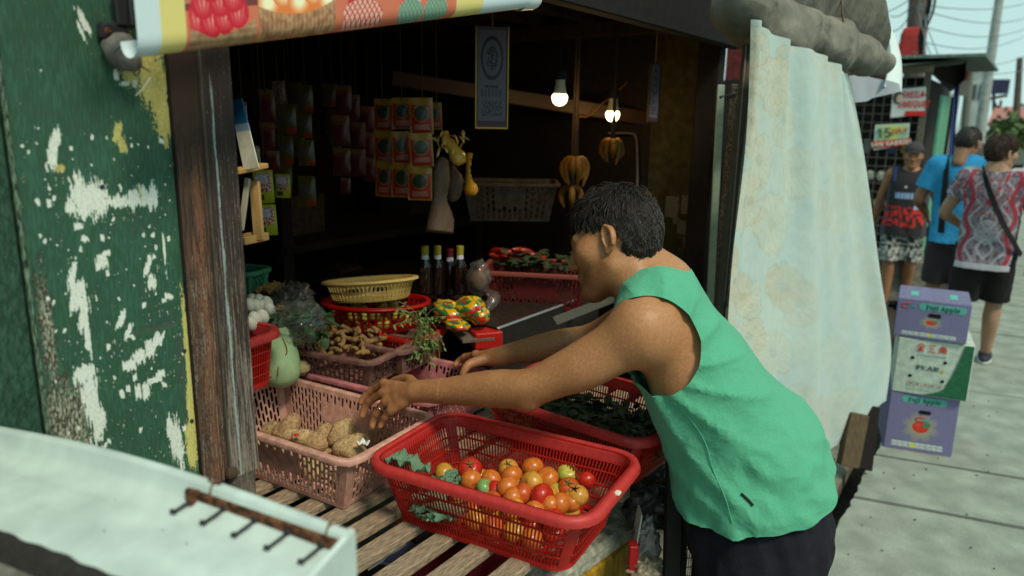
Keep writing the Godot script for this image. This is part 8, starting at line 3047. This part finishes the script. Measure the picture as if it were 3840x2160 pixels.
	m2.tube(PackedVector3Array([Vector3(-1.4928, 1.1768, -26), Vector3(-1.5235, 3.4268, -26), Vector3(-1.5381, 5.472, -26)]), [0.15, 0.13, 0.11], 12)
	obj("pole", m2, ash, p2)
	var m2b := MB.new()
	m2b.bar(Vector3(-1.504, 2.4269, -26), Vector3(-0.9665, 2.5368, -26), 0.08, 0.08)
	m2b.tube(smooth_path([Vector3(-1.2809, 2.3708, -26), Vector3(-1.1831, 2.2258, -26), Vector3(-1.1087, 2.2485, -26), Vector3(-1.1111, 2.4043, -26)], 8), [0.04], 6)
	obj("cross_arm", m2b, timber, p2)
	var p3 := thing("utility_pole", "dark thin utility pole in the distance at the right edge among the trees", "utility pole", Vector3(-0.9773, 1.4974, -40))
	var m3 := MB.new()
	m3.tube(PackedVector3Array([Vector3(-0.9701, 1.2393, -40), Vector3(-1.2609, 4.619, -40)]), [0.17, 0.12], 10)
	obj("pole", m3, timber, p3)
	var p4 := thing("utility_pole", "grey post standing just beyond the green door", "utility pole", Vector3(-0.9556, 1.5657, -13))
	var m4 := MB.new()
	m4.tube(PackedVector3Array([Vector3(-0.9219, 1.0418, -13), Vector3(-0.9987, 2.5298, -13)]), [0.055, 0.055], 10)
	obj("pole", m4, mat(rgb(110, 112, 104), {"rough": 0.8}), p4)
	# wires across the sky
	var wires := [[Vector3(-2.1923, 3.7476, -16), Vector3(-0.5735, 5.2539, -30), 0.3], [Vector3(-2.201, 3.8171, -16), Vector3(-0.635, 5.6762, -30), 0.2], [Vector3(-2.1838, 3.4698, -16), Vector3(-0.5346, 4.9874, -30), 0.35], [Vector3(-2.1901, 3.2044, -16), Vector3(-0.5134, 4.8416, -30), 0.4], [Vector3(-2.1885, 2.9788, -16), Vector3(-0.4173, 4.1826, -30), 0.4],
		[Vector3(-1.9473, 2.8297, -16), Vector3(-0.3456, 3.6911, -30), 0.3], [Vector3(-2.1966, 3.8856, -16), Vector3(-1.2599, 2.2702, -14), 0.1], [Vector3(-2.2141, 3.818, -16), Vector3(-1.4591, 2.5423, -13), 0.1], [Vector3(-2.062, 3.7389, -16), Vector3(-1.6087, 2.6037, -13), 0.05], [Vector3(-1.4893, 2.285, -13), Vector3(-1.4187, 3.3691, -26), 0.2], [Vector3(-2.6425, 3.6367, -16), Vector3(-2.2709, 3.8565, -16), 0.1], [Vector3(-2.6468, 3.389, -16), Vector3(-2.28, 3.7188, -16), 0.15], [Vector3(-3.4943, 3.7616, -16), Vector3(-2.2839, 3.9607, -16), 0.2]]
	for q in wires:
		var path := PackedVector3Array()
		for k in 13:
			var t := k / 12.0
			path.append((q[0] as Vector3).lerp(q[1], t) - Vector3(0, q[2] * 4.0 * t * (1.0 - t), 0))
		var m := MB.new()
		m.tube(path, [0.009], 4, false)
		tag(obj("overhead_wire", m, mat(rgb(104, 116, 120), {"rough": 0.8})), "overhead wire sagging between the utility poles", "wire", "overhead wires across the sky")
	# far along the street: pale buildings, red roof, signs and trees
	var far_b := [
		["pale_building", Vector3(-2.3904, 2.5811, -36), Vector3(0.7, 2.6, 3.0), rgb(206, 214, 212), "white building at the far left of the street beyond the pole"],
		["pale_building", Vector3(-3.2, 1.2, -24.0), Vector3(2.2, 2.6, 3.0), rgb(150, 160, 156), "low grey building just behind the green door"],
		["pale_building", Vector3(4.4, 1.6, -70.0), Vector3(9.0, 3.4, 5.0), rgb(178, 168, 160), "long low beige building at the end of the street"],
	]
	for q in far_b:
		var t := thing(q[0], q[4], "building", Vector3(q[1].x, -0.14, q[1].z))
		var m := MB.new()
		m.box(q[1], q[2])
		obj("wall", m, mat(q[3], {"rough": 0.9, "tex": T.soft, "ts": 0.3}), t)
		for k in 3:
			var wn := MB.new()
			wn.box(q[1] + Vector3(q[2].x * (k - 1) * 0.3, q[2].y * 0.15, q[2].z * 0.5 + 0.01), Vector3(q[2].x * 0.16, q[2].y * 0.22, 0.04))
			obj("window", wn, mat(rgb(70, 80, 84), {"rough": 0.3}), t)
	var red_roof := thing("red_roofed_shop", "low shop with a pale red roof far down the street", "shop", Vector3(0.5, -0.1, -44.0))
	var rs := MB.new()
	rs.box(Vector3(0.6, 1.0, -45.0), Vector3(5.0, 2.2, 3.0))
	obj("wall", rs, mat(rgb(190, 180, 164), {"rough": 0.9}), red_roof)
	var rr := MB.new()
	rr.box(Vector3(0.6, 2.2, -44.6), Vector3(5.6, 0.18, 4.2), Basis(Vector3.RIGHT, 0.2))
	obj("roof", rr, mat(rgb(170, 112, 106), {"rough": 0.8}), red_roof)
	var sg := thing("hanging_sign", "small square shop sign on the post beyond the green door", "sign", Vector3(-0.8536, 2.0097, -11))
	var sgm := MB.new()
	sgm.box(Vector3(-0.8994, 2.2253, -11), Vector3(0.16, 0.44, 0.03), Basis(Vector3.UP, 0.3), 0.004)
	obj("panel", sgm, mat(rgb(206, 190, 180), {"rough": 0.7}), sg)
	var sgr := MB.new()
	sgr.box(Vector3(-0.9032, 2.2712, -10.97), Vector3(0.10, 0.16, 0.02), Basis(Vector3.UP, 0.3), 0.004)
	obj("red_mark", sgr, mat(rgb(196, 90, 80), {"rough": 0.7}), sg)
	var bb := thing("billboard", "small dark blue billboard over the distant trees", "billboard", Vector3(-2.4216, 3.4179, -48))
	var bbm := MB.new()
	bbm.box(Vector3(-2.5236, 3.7675, -48), Vector3(1.5, 0.75, 0.15))
	obj("panel", bbm, mat(rgb(52, 56, 88), {"rough": 0.6}), bb)
	var bbp := MB.new()
	bbp.bar(Vector3(-2.4216, 3.4179, -48), Vector3(-2.1213, 1.2421, -48), 0.15, 0.15)
	obj("post", bbp, M.iron, bb)
	# trees down the street
	var leaves := [mat(rgb(76, 100, 68), {"rough": 0.8}), mat(rgb(60, 84, 58), {"rough": 0.8}), mat(rgb(96, 116, 74), {"rough": 0.8})]
	var spots := [[2.6, -36.0, 4.2, 1.8, 0, "broad tree at the right edge of the view"], [1.1, -42.0, 3.4, 1.4, 1, "darker tree left of the broad one"], [0.2, -52.0, 3.6, 1.6, 0, "tree behind the red roofed shop"], [3.6, -48.0, 5.2, 2.2, 1, "tall dark tree behind the broad one"], [-1.0, -34.0, 2.0, 0.8, 2, "small pale tree beside the slim pole"], [5.5, -58.0, 6.0, 2.6, 0, "far tree at the end of the road"]]
	for q in spots:
		var t := thing("tree", q[5], "tree", Vector3(q[0], -0.14, q[1]), "trees down the street")
		var tr := MB.new()
		tr.tube(PackedVector3Array([Vector3(q[0], -0.14, q[1]), Vector3(q[0] + 0.1, q[2] * 0.5, q[1]), Vector3(q[0], q[2] * 0.85, q[1])]), [0.16, 0.12, 0.05], 7)
		obj("trunk", tr, timber, t)
		var cr := MB.new()
		for i in 700:
			var d := Vector3(rng.randfn(), rng.randfn() * 0.8, rng.randfn())
			d = d.normalized() * pow(rng.randf(), 0.4)
			var lump: float = 0.75 + 0.35 * sin(d.x * 5.0 + q[0]) * sin(d.y * 6.0) + 0.2 * sin(d.z * 7.0)
			var p: Vector3 = Vector3(q[0], q[2] * 0.72, q[1]) + d * q[3] * lump
			var e := Vector3(rng.randfn(), rng.randfn(), rng.randfn()).normalized() * rng.randf_range(0.16, 0.34)
			leaf(cr, p, p + e, 0.1, Vector3(rng.randfn(), 1, rng.randfn()).normalized(), 0.2)
		obj("crown", cr, leaves[q[4]], t)
	# a block of weedy rubble by the shop
	var rb := MB.new()
	rb.box(Vector3(-1.0, 0.12, -8.3), Vector3(0.55, 0.5, 0.5), Basis(Vector3.UP, 0.3), 0.05)
	tag(obj("concrete_block", rb, M.concrete_old), "rough pale concrete block at the foot of the mesh shop", "block")


# ------------------------------------------------------------------ the three passers-by
# A standing or walking figure about 1.7 m tall before scaling, in its own axes: y up, z to the front, x to the left.
func figure(t: Node3D, k: float, tone: Color, o: Dictionary) -> void:
	var dark := tone * Color(0.55, 0.5, 0.5)
	var stride: float = o.get("stride", 0.1)
	var girth: float = o.get("girth", 1.0)
	var head := Vector3(0, 1.575, 0.02)
	var turn := Basis(Vector3.UP, o.get("look", 0.0)) * Basis(Vector3.RIGHT, o.get("nod", 0.0))
	var sh := [Vector3(-0.175 * girth, 1.385, 0), Vector3(0.175 * girth, 1.385, 0)]
	var el: Array = o.elbows
	var wr: Array = o.wrists
	var hip := [Vector3(-0.09, 0.88, 0), Vector3(0.09, 0.88, 0)]
	var kn := [Vector3(-0.095, 0.48, 0.06 + stride * 0.3), Vector3(0.095, 0.48, 0.04 - stride * 0.3)]
	var an := [Vector3(-0.09, 0.08, stride), Vector3(0.09, 0.08, -stride)]
	var f := Field.new(AABB(Vector3(-0.55, -0.02, -0.4), Vector3(1.1, 1.55, 0.8)), 0.016)
	f.limb([Vector3(0, 0.9, 0), Vector3(0, 1.1, 0.01), Vector3(0, 1.3, 0)], [0.11, 0.10, 0.11], 0.05, 6)
	f.cap(sh[0] * 0.75 + Vector3(0, 0.34, 0), sh[1] * 0.75 + Vector3(0, 0.34, 0), 0.075, 0.075, 0.06)
	f.cap(Vector3(0, 1.38, -0.01), Vector3(0, 1.50, 0.0), 0.06, 0.055, 0.05)
	for i in 2:
		f.limb([sh[i], (sh[i] as Vector3).lerp(el[i], 0.5), el[i], (el[i] as Vector3).lerp(wr[i], 0.35), wr[i]], [0.058 * girth, 0.05 * girth, 0.041, 0.042, 0.028], 0.04, 10)
		f.limb([hip[i], (hip[i] as Vector3).lerp(kn[i], 0.5), kn[i], (kn[i] as Vector3).lerp(an[i], 0.3) - Vector3(0, 0, 0.015), an[i]], [0.09, 0.078, 0.056, 0.058, 0.036], 0.03, 12)
	var body := MB.new()
	f.into(body, func(p): return tone.lerp(dark, 0.25 + 0.2 * sin(p.y * 30.0) * sin(p.x * 40.0)))
	for i in 2:
		var hf := Field.new(AABB(wr[i] - Vector3(0.11, 0.16, 0.11), Vector3(0.22, 0.26, 0.22)), 0.006)
		var d: Vector3 = (wr[i] - el[i]).normalized()
		d = (d + Vector3(0, -0.3, 0.1)).normalized()
		var ac := Vector3(0, 0, 1).cross(d).cross(d).normalized()
		var kns := []
		var chs := []
		for j in 4:
			var q: Vector3 = wr[i] + d * 0.085 + ac * (0.024 - 0.017 * j)
			kns.append(q)
			var c := Vector3(-signf(wr[i].x), 0, 0) * 0.012
			chs.append([q + d * 0.036 + c * 0.5, q + d * 0.062 + c * 1.6, q + d * 0.078 + c * 2.8])
		hand_into(hf, wr[i], kns, chs, [wr[i] + d * 0.035 + ac * 0.028, wr[i] + d * 0.065 + ac * 0.04, wr[i] + d * 0.09 + ac * 0.038])
		hf.into(body, func(_p): return tone)
	var hm := MB.new()
	head_field(0.0065).into(hm, func(p): return tone.lerp(dark, 0.2 + 0.5 * exp(-pow((p - Vector3(0, -0.068, 0.1)).length() / 0.02, 2.0)) + (0.8 if Vector2(absf(p.x) - 0.033, p.y - 0.006).length() < 0.012 and p.z > 0.08 else 0.0)))
	var hx := Transform3D(turn, head)
	var off := body.v.size()
	for i in hm.v.size():
		body.tint = hm.c[i]
		body.p(hx * hm.v[i])
	for i in hm.ix:
		body.ix.append(i + off)
	var sc := Transform3D(Basis().scaled(Vector3.ONE * k), Vector3.ZERO)
	part("body", body.mesh(), M.skin, t, sc)
	if o.get("hair", true):
		var hair := MB.new()
		hair_into(hair, o.get("locks", 1500), o.get("hair_length", 0.035), o.get("spike", 0.15), o.get("low", -0.06), o.get("fringe", 0.06), 0.008)
		for i in hair.v.size():
			hair.v[i] = hx * (hair.v[i] * o.get("puff", 1.0))
		part("hair", hair.mesh(), o.get("hair_mat", M.hair), t, sc)
	# top: a loose shell, sleeves to so far down the upper arm, cut at the neck and hem
	var hem: float = o.get("hem", 0.82)
	var loose: float = o.get("loose", 0.0)
	var sf := Field.new(AABB(Vector3(-0.45, 0.6, -0.35), Vector3(0.9, 0.95, 0.7)), 0.013)
	var belly: float = o.get("belly", 0.0)
	sf.limb([Vector3(0, hem - 0.06, 0.0), Vector3(0, lerpf(hem, 1.3, 0.4), 0.01 + belly * 0.4), Vector3(0, 1.3, 0.0)], [0.125 + loose + belly * 0.3, 0.118 + loose * 0.5 + belly * 0.4, 0.125], 0.05, 8)
	for s in [-1.0, 1.0]:
		sf.limb([Vector3(0.075 * s * girth, hem - 0.06, 0), Vector3(0.075 * s * girth, lerpf(hem, 1.3, 0.4), belly * 0.3), Vector3(0.075 * s * girth, 1.28, 0)], [0.125 + loose + belly * 0.3, 0.108 + loose * 0.4 + belly * 0.4, 0.118], 0.05, 8)
	sf.cap(sh[0] * 0.8 + Vector3(0, 0.285, 0), sh[1] * 0.8 + Vector3(0, 0.285, 0), 0.085, 0.085, 0.06)
	sf.cap(Vector3(0, 1.36, -0.01), Vector3(0, 1.44, 0.0), 0.075, 0.068, 0.05)
	var sleeve: float = o.get("sleeve", 0.6)
	if sleeve > 0.0:
		for i in 2:
			sf.cap(sh[i], (sh[i] as Vector3).lerp(el[i], sleeve + 0.1), 0.078 * girth, 0.07 * girth, 0.05)
	var top := MB.new()
	sf.into(top)
	var wn := FastNoiseLite.new()
	wn.seed = 17
	wn.frequency = 7.0
	for i in top.v.size():
		var p := top.v[i]
		var w := wn.get_noise_3d(p.x, p.y * 0.5, p.z) * 0.014 * smoothstep(1.35, 1.0, p.y)
		top.v[i] += Vector3(p.x, 0, p.z).normalized() * w
		top.uv[i] = Vector2(p.x / 0.56 + 0.5, 1.0 - (p.y - hem) / (1.46 - hem))
		if p.z > 0.0 and o.get("back_print", false):
			top.uv[i].x = 0.5 + (0.5 - absf(p.x) / 0.56) * signf(p.x)
	var neck: float = o.get("neck", 0.085)
	var keep := func(p: Vector3) -> float:
		var g := p.y - hem + wn.get_noise_3dv(p * 0.6) * 0.012
		g = minf(g, (p - Vector3(0, 1.475, 0.012)).length() - neck)
		for i in 2:
			if sleeve > 0.0:
				var a: Vector3 = ((el[i] - sh[i]) as Vector3).normalized()
				var cut: float = ((el[i] - sh[i]) as Vector3).length() * sleeve
				if absf(p.x) > 0.17 * girth and p.y < 1.5:
					g = minf(g, cut - (p - sh[i] as Vector3).dot(a)) if signf(p.x) == signf(sh[i].x) else g
			else:
				g = minf(g, (p - (sh[i] as Vector3) * Vector3(1.12, 1, 1)).length() - 0.085)
		return g
	var tm := clipped(top, keep)
	part("top", tm.mesh(), o.top, t, sc)
	# shorts
	var pf := Field.new(AABB(Vector3(-0.35, 0.3, -0.35), Vector3(0.7, 0.75, 0.7)), 0.014)
	pf.cap(Vector3(-0.05, 0.88, 0), Vector3(0.05, 0.88, 0), 0.125, 0.125, 0.04)
	for i in 2:
		pf.limb([hip[i], (hip[i] as Vector3).lerp(kn[i], 0.6), kn[i]], [0.108, 0.102, 0.098], 0.04, 8)
	var pm := MB.new()
	pf.into(pm)
	for i in pm.v.size():
		var p := pm.v[i]
		pm.v[i] += Vector3(p.x, 0, p.z).normalized() * wn.get_noise_3d(p.x * 2.0, p.y * 0.7, p.z * 2.0) * 0.012
	var leg_hem: float = o.get("leg_hem", 0.5)
	part("shorts", clipped(pm, func(p): return minf(p.y - leg_hem + wn.get_noise_3dv(p) * 0.01, 1.0 - p.y)).mesh(), o.shorts, t, sc)
	# shoes
	for i in 2:
		var shoe := MB.new()
		var a: Vector3 = an[i]
		shoe.ball(a + Vector3(0, -0.045, 0.055), Vector3(0.044, 0.042, 0.125), Basis(), 18, 10, func(d, q): return Vector3(q.x, maxf(q.y, -0.03) * (1.0 if d.z < 0.2 else 0.8), q.z))
		shoe.tube(PackedVector3Array([a + Vector3(0, -0.03, 0), a + Vector3(0, 0.004, -0.002)]), [0.048, 0.043], 14, false)
		part("shoe", shoe.mesh(), o.shoe, t, sc)
		var sole := MB.new()
		sole.ball(a + Vector3(0, -0.074, 0.055), Vector3(0.046, 0.012, 0.13), Basis(), 18, 6)
		part("sole", sole.mesh(), o.get("sole", o.shoe), t, sc)


func strap_on(t: Node3D, k: float, pts: Array, w: float, m: Material) -> void:
	var mb := MB.new()
	var path := smooth_path(pts, 24)
	for i in path.size() - 1:
		var n := Vector3(path[i].x, 0, path[i].z).normalized()
		mb.bar(path[i], path[i + 1] + (path[i + 1] - path[i]) * 0.1, w, 0.006, n)
	part("bag_strap", mb.mesh(), m, t, Transform3D(Basis().scaled(Vector3.ONE * k), Vector3.ZERO))


func passers() -> void:
	var ns := FastNoiseLite.new()
	ns.seed = 61
	ns.frequency = 0.05
	ns.fractal_octaves = 3
	# woman in a patterned blouse, walking away
	var print_ := picture(160, 200, func(u, v):
		var m: float = absf(u - 0.5)                 # mirrored print
		var a: float = ns.get_noise_2d(m * 260.0, v * 200.0)
		var b: float = ns.get_noise_2d(m * 520.0 + 300.0, v * 420.0)
		var c := rgb(140, 128, 138).lerp(rgb(104, 96, 108), clampf(b * 1.8 + 0.3, 0, 1))
		if a > 0.18:
			c = rgb(90, 80, 92)
		var sw: float = sin(m * 46.0 + sin(v * 22.0) * 2.4) 
		if sw > 0.72:
			c = rgb(160, 152, 162)
		if absf(m - 0.24 - 0.03 * sin(v * 17.0)) < 0.025 or (a < -0.22 and v < 0.45):
			c = rgb(150, 50, 66)
		if Vector2(m / 0.13, (v - 0.62) / 0.13).length() < 1.0 and sin(Vector2(m * 2.4, v - 0.62).length() * 170.0) > 0.1:
			c = rgb(166, 164, 174)
		if v > 0.94:
			c = rgb(168, 168, 176)
		return c)
	var w := thing("person", "woman with short brown hair, patterned red and grey blouse, black shorts, walking away", "person", Vector3(-0.20, 0.0, -5.86))
	w.rotation.y = PI - 0.05
	var brown := mat(rgb(62, 42, 34), {"rough": 0.5})
	figure(w, 0.925, Color(0.50, 0.29, 0.19), {"elbows": [Vector3(-0.255, 1.12, -0.03), Vector3(0.30, 1.13, 0.02)], "wrists": [Vector3(-0.275, 0.88, 0.03), Vector3(0.20, 1.02, 0.22)], "stride": 0.16, "look": -0.75, "nod": 0.1,
		"girth": 1.02, "hem": 0.76, "loose": 0.035, "sleeve": 0.5, "neck": 0.098, "top": mat(Color.WHITE, {"rough": 0.8, "img": print_}), "back_print": true, "shorts": mat(rgb(30, 26, 28), {"rough": 0.9}), "leg_hem": 0.5, "shoe": mat(rgb(56, 58, 72), {"rough": 0.8}), "sole": mat(rgb(190, 196, 196), {"rough": 0.8}),
		"hair_mat": brown, "locks": 2600, "hair_length": 0.05, "spike": 0.25, "puff": 1.06, "low": -0.075, "belly": 0.03})
	var blk := mat(rgb(24, 22, 26), {"rough": 0.8})
	strap_on(w, 0.925, [Vector3(0.10, 1.475, -0.03), Vector3(0.07, 1.42, -0.095), Vector3(0.0, 1.27, -0.15), Vector3(-0.08, 1.12, -0.165), Vector3(-0.17, 0.97, -0.14), Vector3(-0.22, 0.88, -0.06)], 0.034, blk)
	# man in a bright blue polo shirt just ahead of her
	var b := thing("person", "man in bright blue shirt with dark bag strap, walking away beside the woman", "person", Vector3(-0.44, 0.0, -6.55))
	b.rotation.y = PI + 0.1
	figure(b, 0.955, Color(0.36, 0.18, 0.10), {"elbows": [Vector3(-0.27, 1.12, 0.02), Vector3(0.29, 1.12, -0.02)], "wrists": [Vector3(-0.25, 0.95, 0.2), Vector3(0.22, 0.99, 0.2)], "stride": -0.12, "look": -0.55, "nod": 0.28,
		"girth": 1.08, "hem": 0.80, "loose": 0.02, "sleeve": 0.66, "neck": 0.072, "top": mat(rgb(44, 150, 206), {"rough": 0.85, "bump": T.bump, "br": 0.3, "tex": T.soft, "ts": 6.0}), "shorts": mat(rgb(58, 52, 58), {"rough": 0.9}), "leg_hem": 0.44, "shoe": mat(rgb(52, 46, 44), {"rough": 0.8}), "locks": 2200, "hair_length": 0.03, "spike": 0.15, "belly": 0.05})
	strap_on(b, 0.955, [Vector3(0.12, 1.475, 0.0), Vector3(0.125, 1.42, -0.085), Vector3(0.12, 1.25, -0.145), Vector3(0.11, 1.05, -0.155), Vector3(0.10, 0.88, -0.16)], 0.05, blk)
	var col := MB.new()
	col.lathe([[0.078, 1.445], [0.074, 1.49], [0.07, 1.492], [0.073, 1.447]], 24, Transform3D(Basis(), Vector3(0, 0, 0.0)))
	part("collar", col.mesh(), mat(rgb(40, 140, 196), {"rough": 0.85}), b, Transform3D(Basis().scaled(Vector3.ONE * 0.955), Vector3.ZERO))
	# man in a cap and basketball jersey, coming towards the stall
	var jersey := picture(128, 160, func(u, v):
		var n: float = ns.get_noise_2d(u * 240.0, v * 200.0)
		var c := rgb(44, 40, 44)
		if u < 0.2 or u > 0.8:
			c = c.lerp(rgb(96, 98, 110), 0.5)
		if v > 0.56 and v < 0.86 and n > 0.02 and u < 0.8:
			c = rgb(206, 44, 40)
		if v > 0.36 and v < 0.45 and u > 0.3 and u < 0.72:
			c = rgb(150, 178, 214)
			if sin(u * 120.0) > 0.4:
				c = rgb(70, 84, 120)
		if absf(u - 0.68) < 0.06 and v > 0.48 and v < 0.6:
			c = rgb(160, 186, 220)
			if absf(u - 0.68) < 0.025 and absf(v - 0.54) < 0.03:
				c = rgb(52, 50, 58)
		if v < 0.2 and absf(absf(u - 0.5) - 0.25) < 0.02:
			c = rgb(58, 76, 130)
		if absf(u - 0.45) < 0.02 and absf(v - 0.28) < 0.015:
			c = rgb(210, 210, 210)
		return c)
	var c := thing("person", "man in a dark cap and black and red basketball jersey, walking this way", "person", Vector3(-0.97, -0.14, -8.0))
	c.rotation.y = 0.12
	figure(c, 0.945, Color(0.42, 0.20, 0.10), {"elbows": [Vector3(-0.25, 1.13, -0.05), Vector3(0.26, 1.13, -0.08)], "wrists": [Vector3(-0.28, 0.9, -0.12), Vector3(0.27, 0.90, 0.06)], "stride": 0.1, "look": 0.0, "nod": 0.04,
		"girth": 1.0, "hem": 0.78, "loose": 0.02, "sleeve": 0.0, "neck": 0.098, "top": mat(Color.WHITE, {"rough": 0.8, "img": jersey}), "shorts": mat(rgb(180, 180, 176), {"rough": 0.9, "tex": noise("spots", 0.006, 0.15, 1.0), "ts": 5.0}), "leg_hem": 0.52, "shoe": mat(rgb(60, 54, 50), {"rough": 0.8}), "locks": 500, "hair_length": 0.02, "fringe": 0.05, "belly": 0.02})
	var cap := MB.new()
	var hx := Transform3D(Basis(Vector3.UP, 0.0) * Basis(Vector3.RIGHT, -0.02), Vector3(0, 1.575, 0.02))
	cap.ball(Vector3(0, 0.052, -0.012), Vector3(0.092, 0.092, 0.108), Basis(), 24, 14, func(d, q): return Vector3(q.x, maxf(q.y, -0.004), q.z))
	for i in cap.v.size():
		cap.v[i] = hx * cap.v[i]
	var cm := mat(rgb(60, 58, 62), {"rough": 0.85})
	part("cap", cap.mesh(), cm, c, Transform3D(Basis().scaled(Vector3.ONE * 0.945), Vector3.ZERO))
	var vis := MB.new()
	vis.grid(12, 6, func(u, v):
		var g: float = lerpf(-0.85, 0.85, u)
		var r := Vector3(sin(g) * 0.09, 0.05 - 0.012 * absf(sin(g)), cos(g) * 0.1 - 0.01)
		return hx * (r + Vector3(0, -0.012 * v, cos(g) * 0.065 * v)))
	part("visor", vis.mesh(), cm, c, Transform3D(Basis().scaled(Vector3.ONE * 0.945), Vector3.ZERO))
	var wt := MB.new()
	wt.lathe([[0.034, 0.915], [0.036, 0.925], [0.036, 0.94], [0.034, 0.95]], 14, Transform3D(Basis(), Vector3(0.268, 0, 0.045)))
	part("watch", wt.mesh(), blk, c, Transform3D(Basis().scaled(Vector3.ONE * 0.945), Vector3.ZERO))
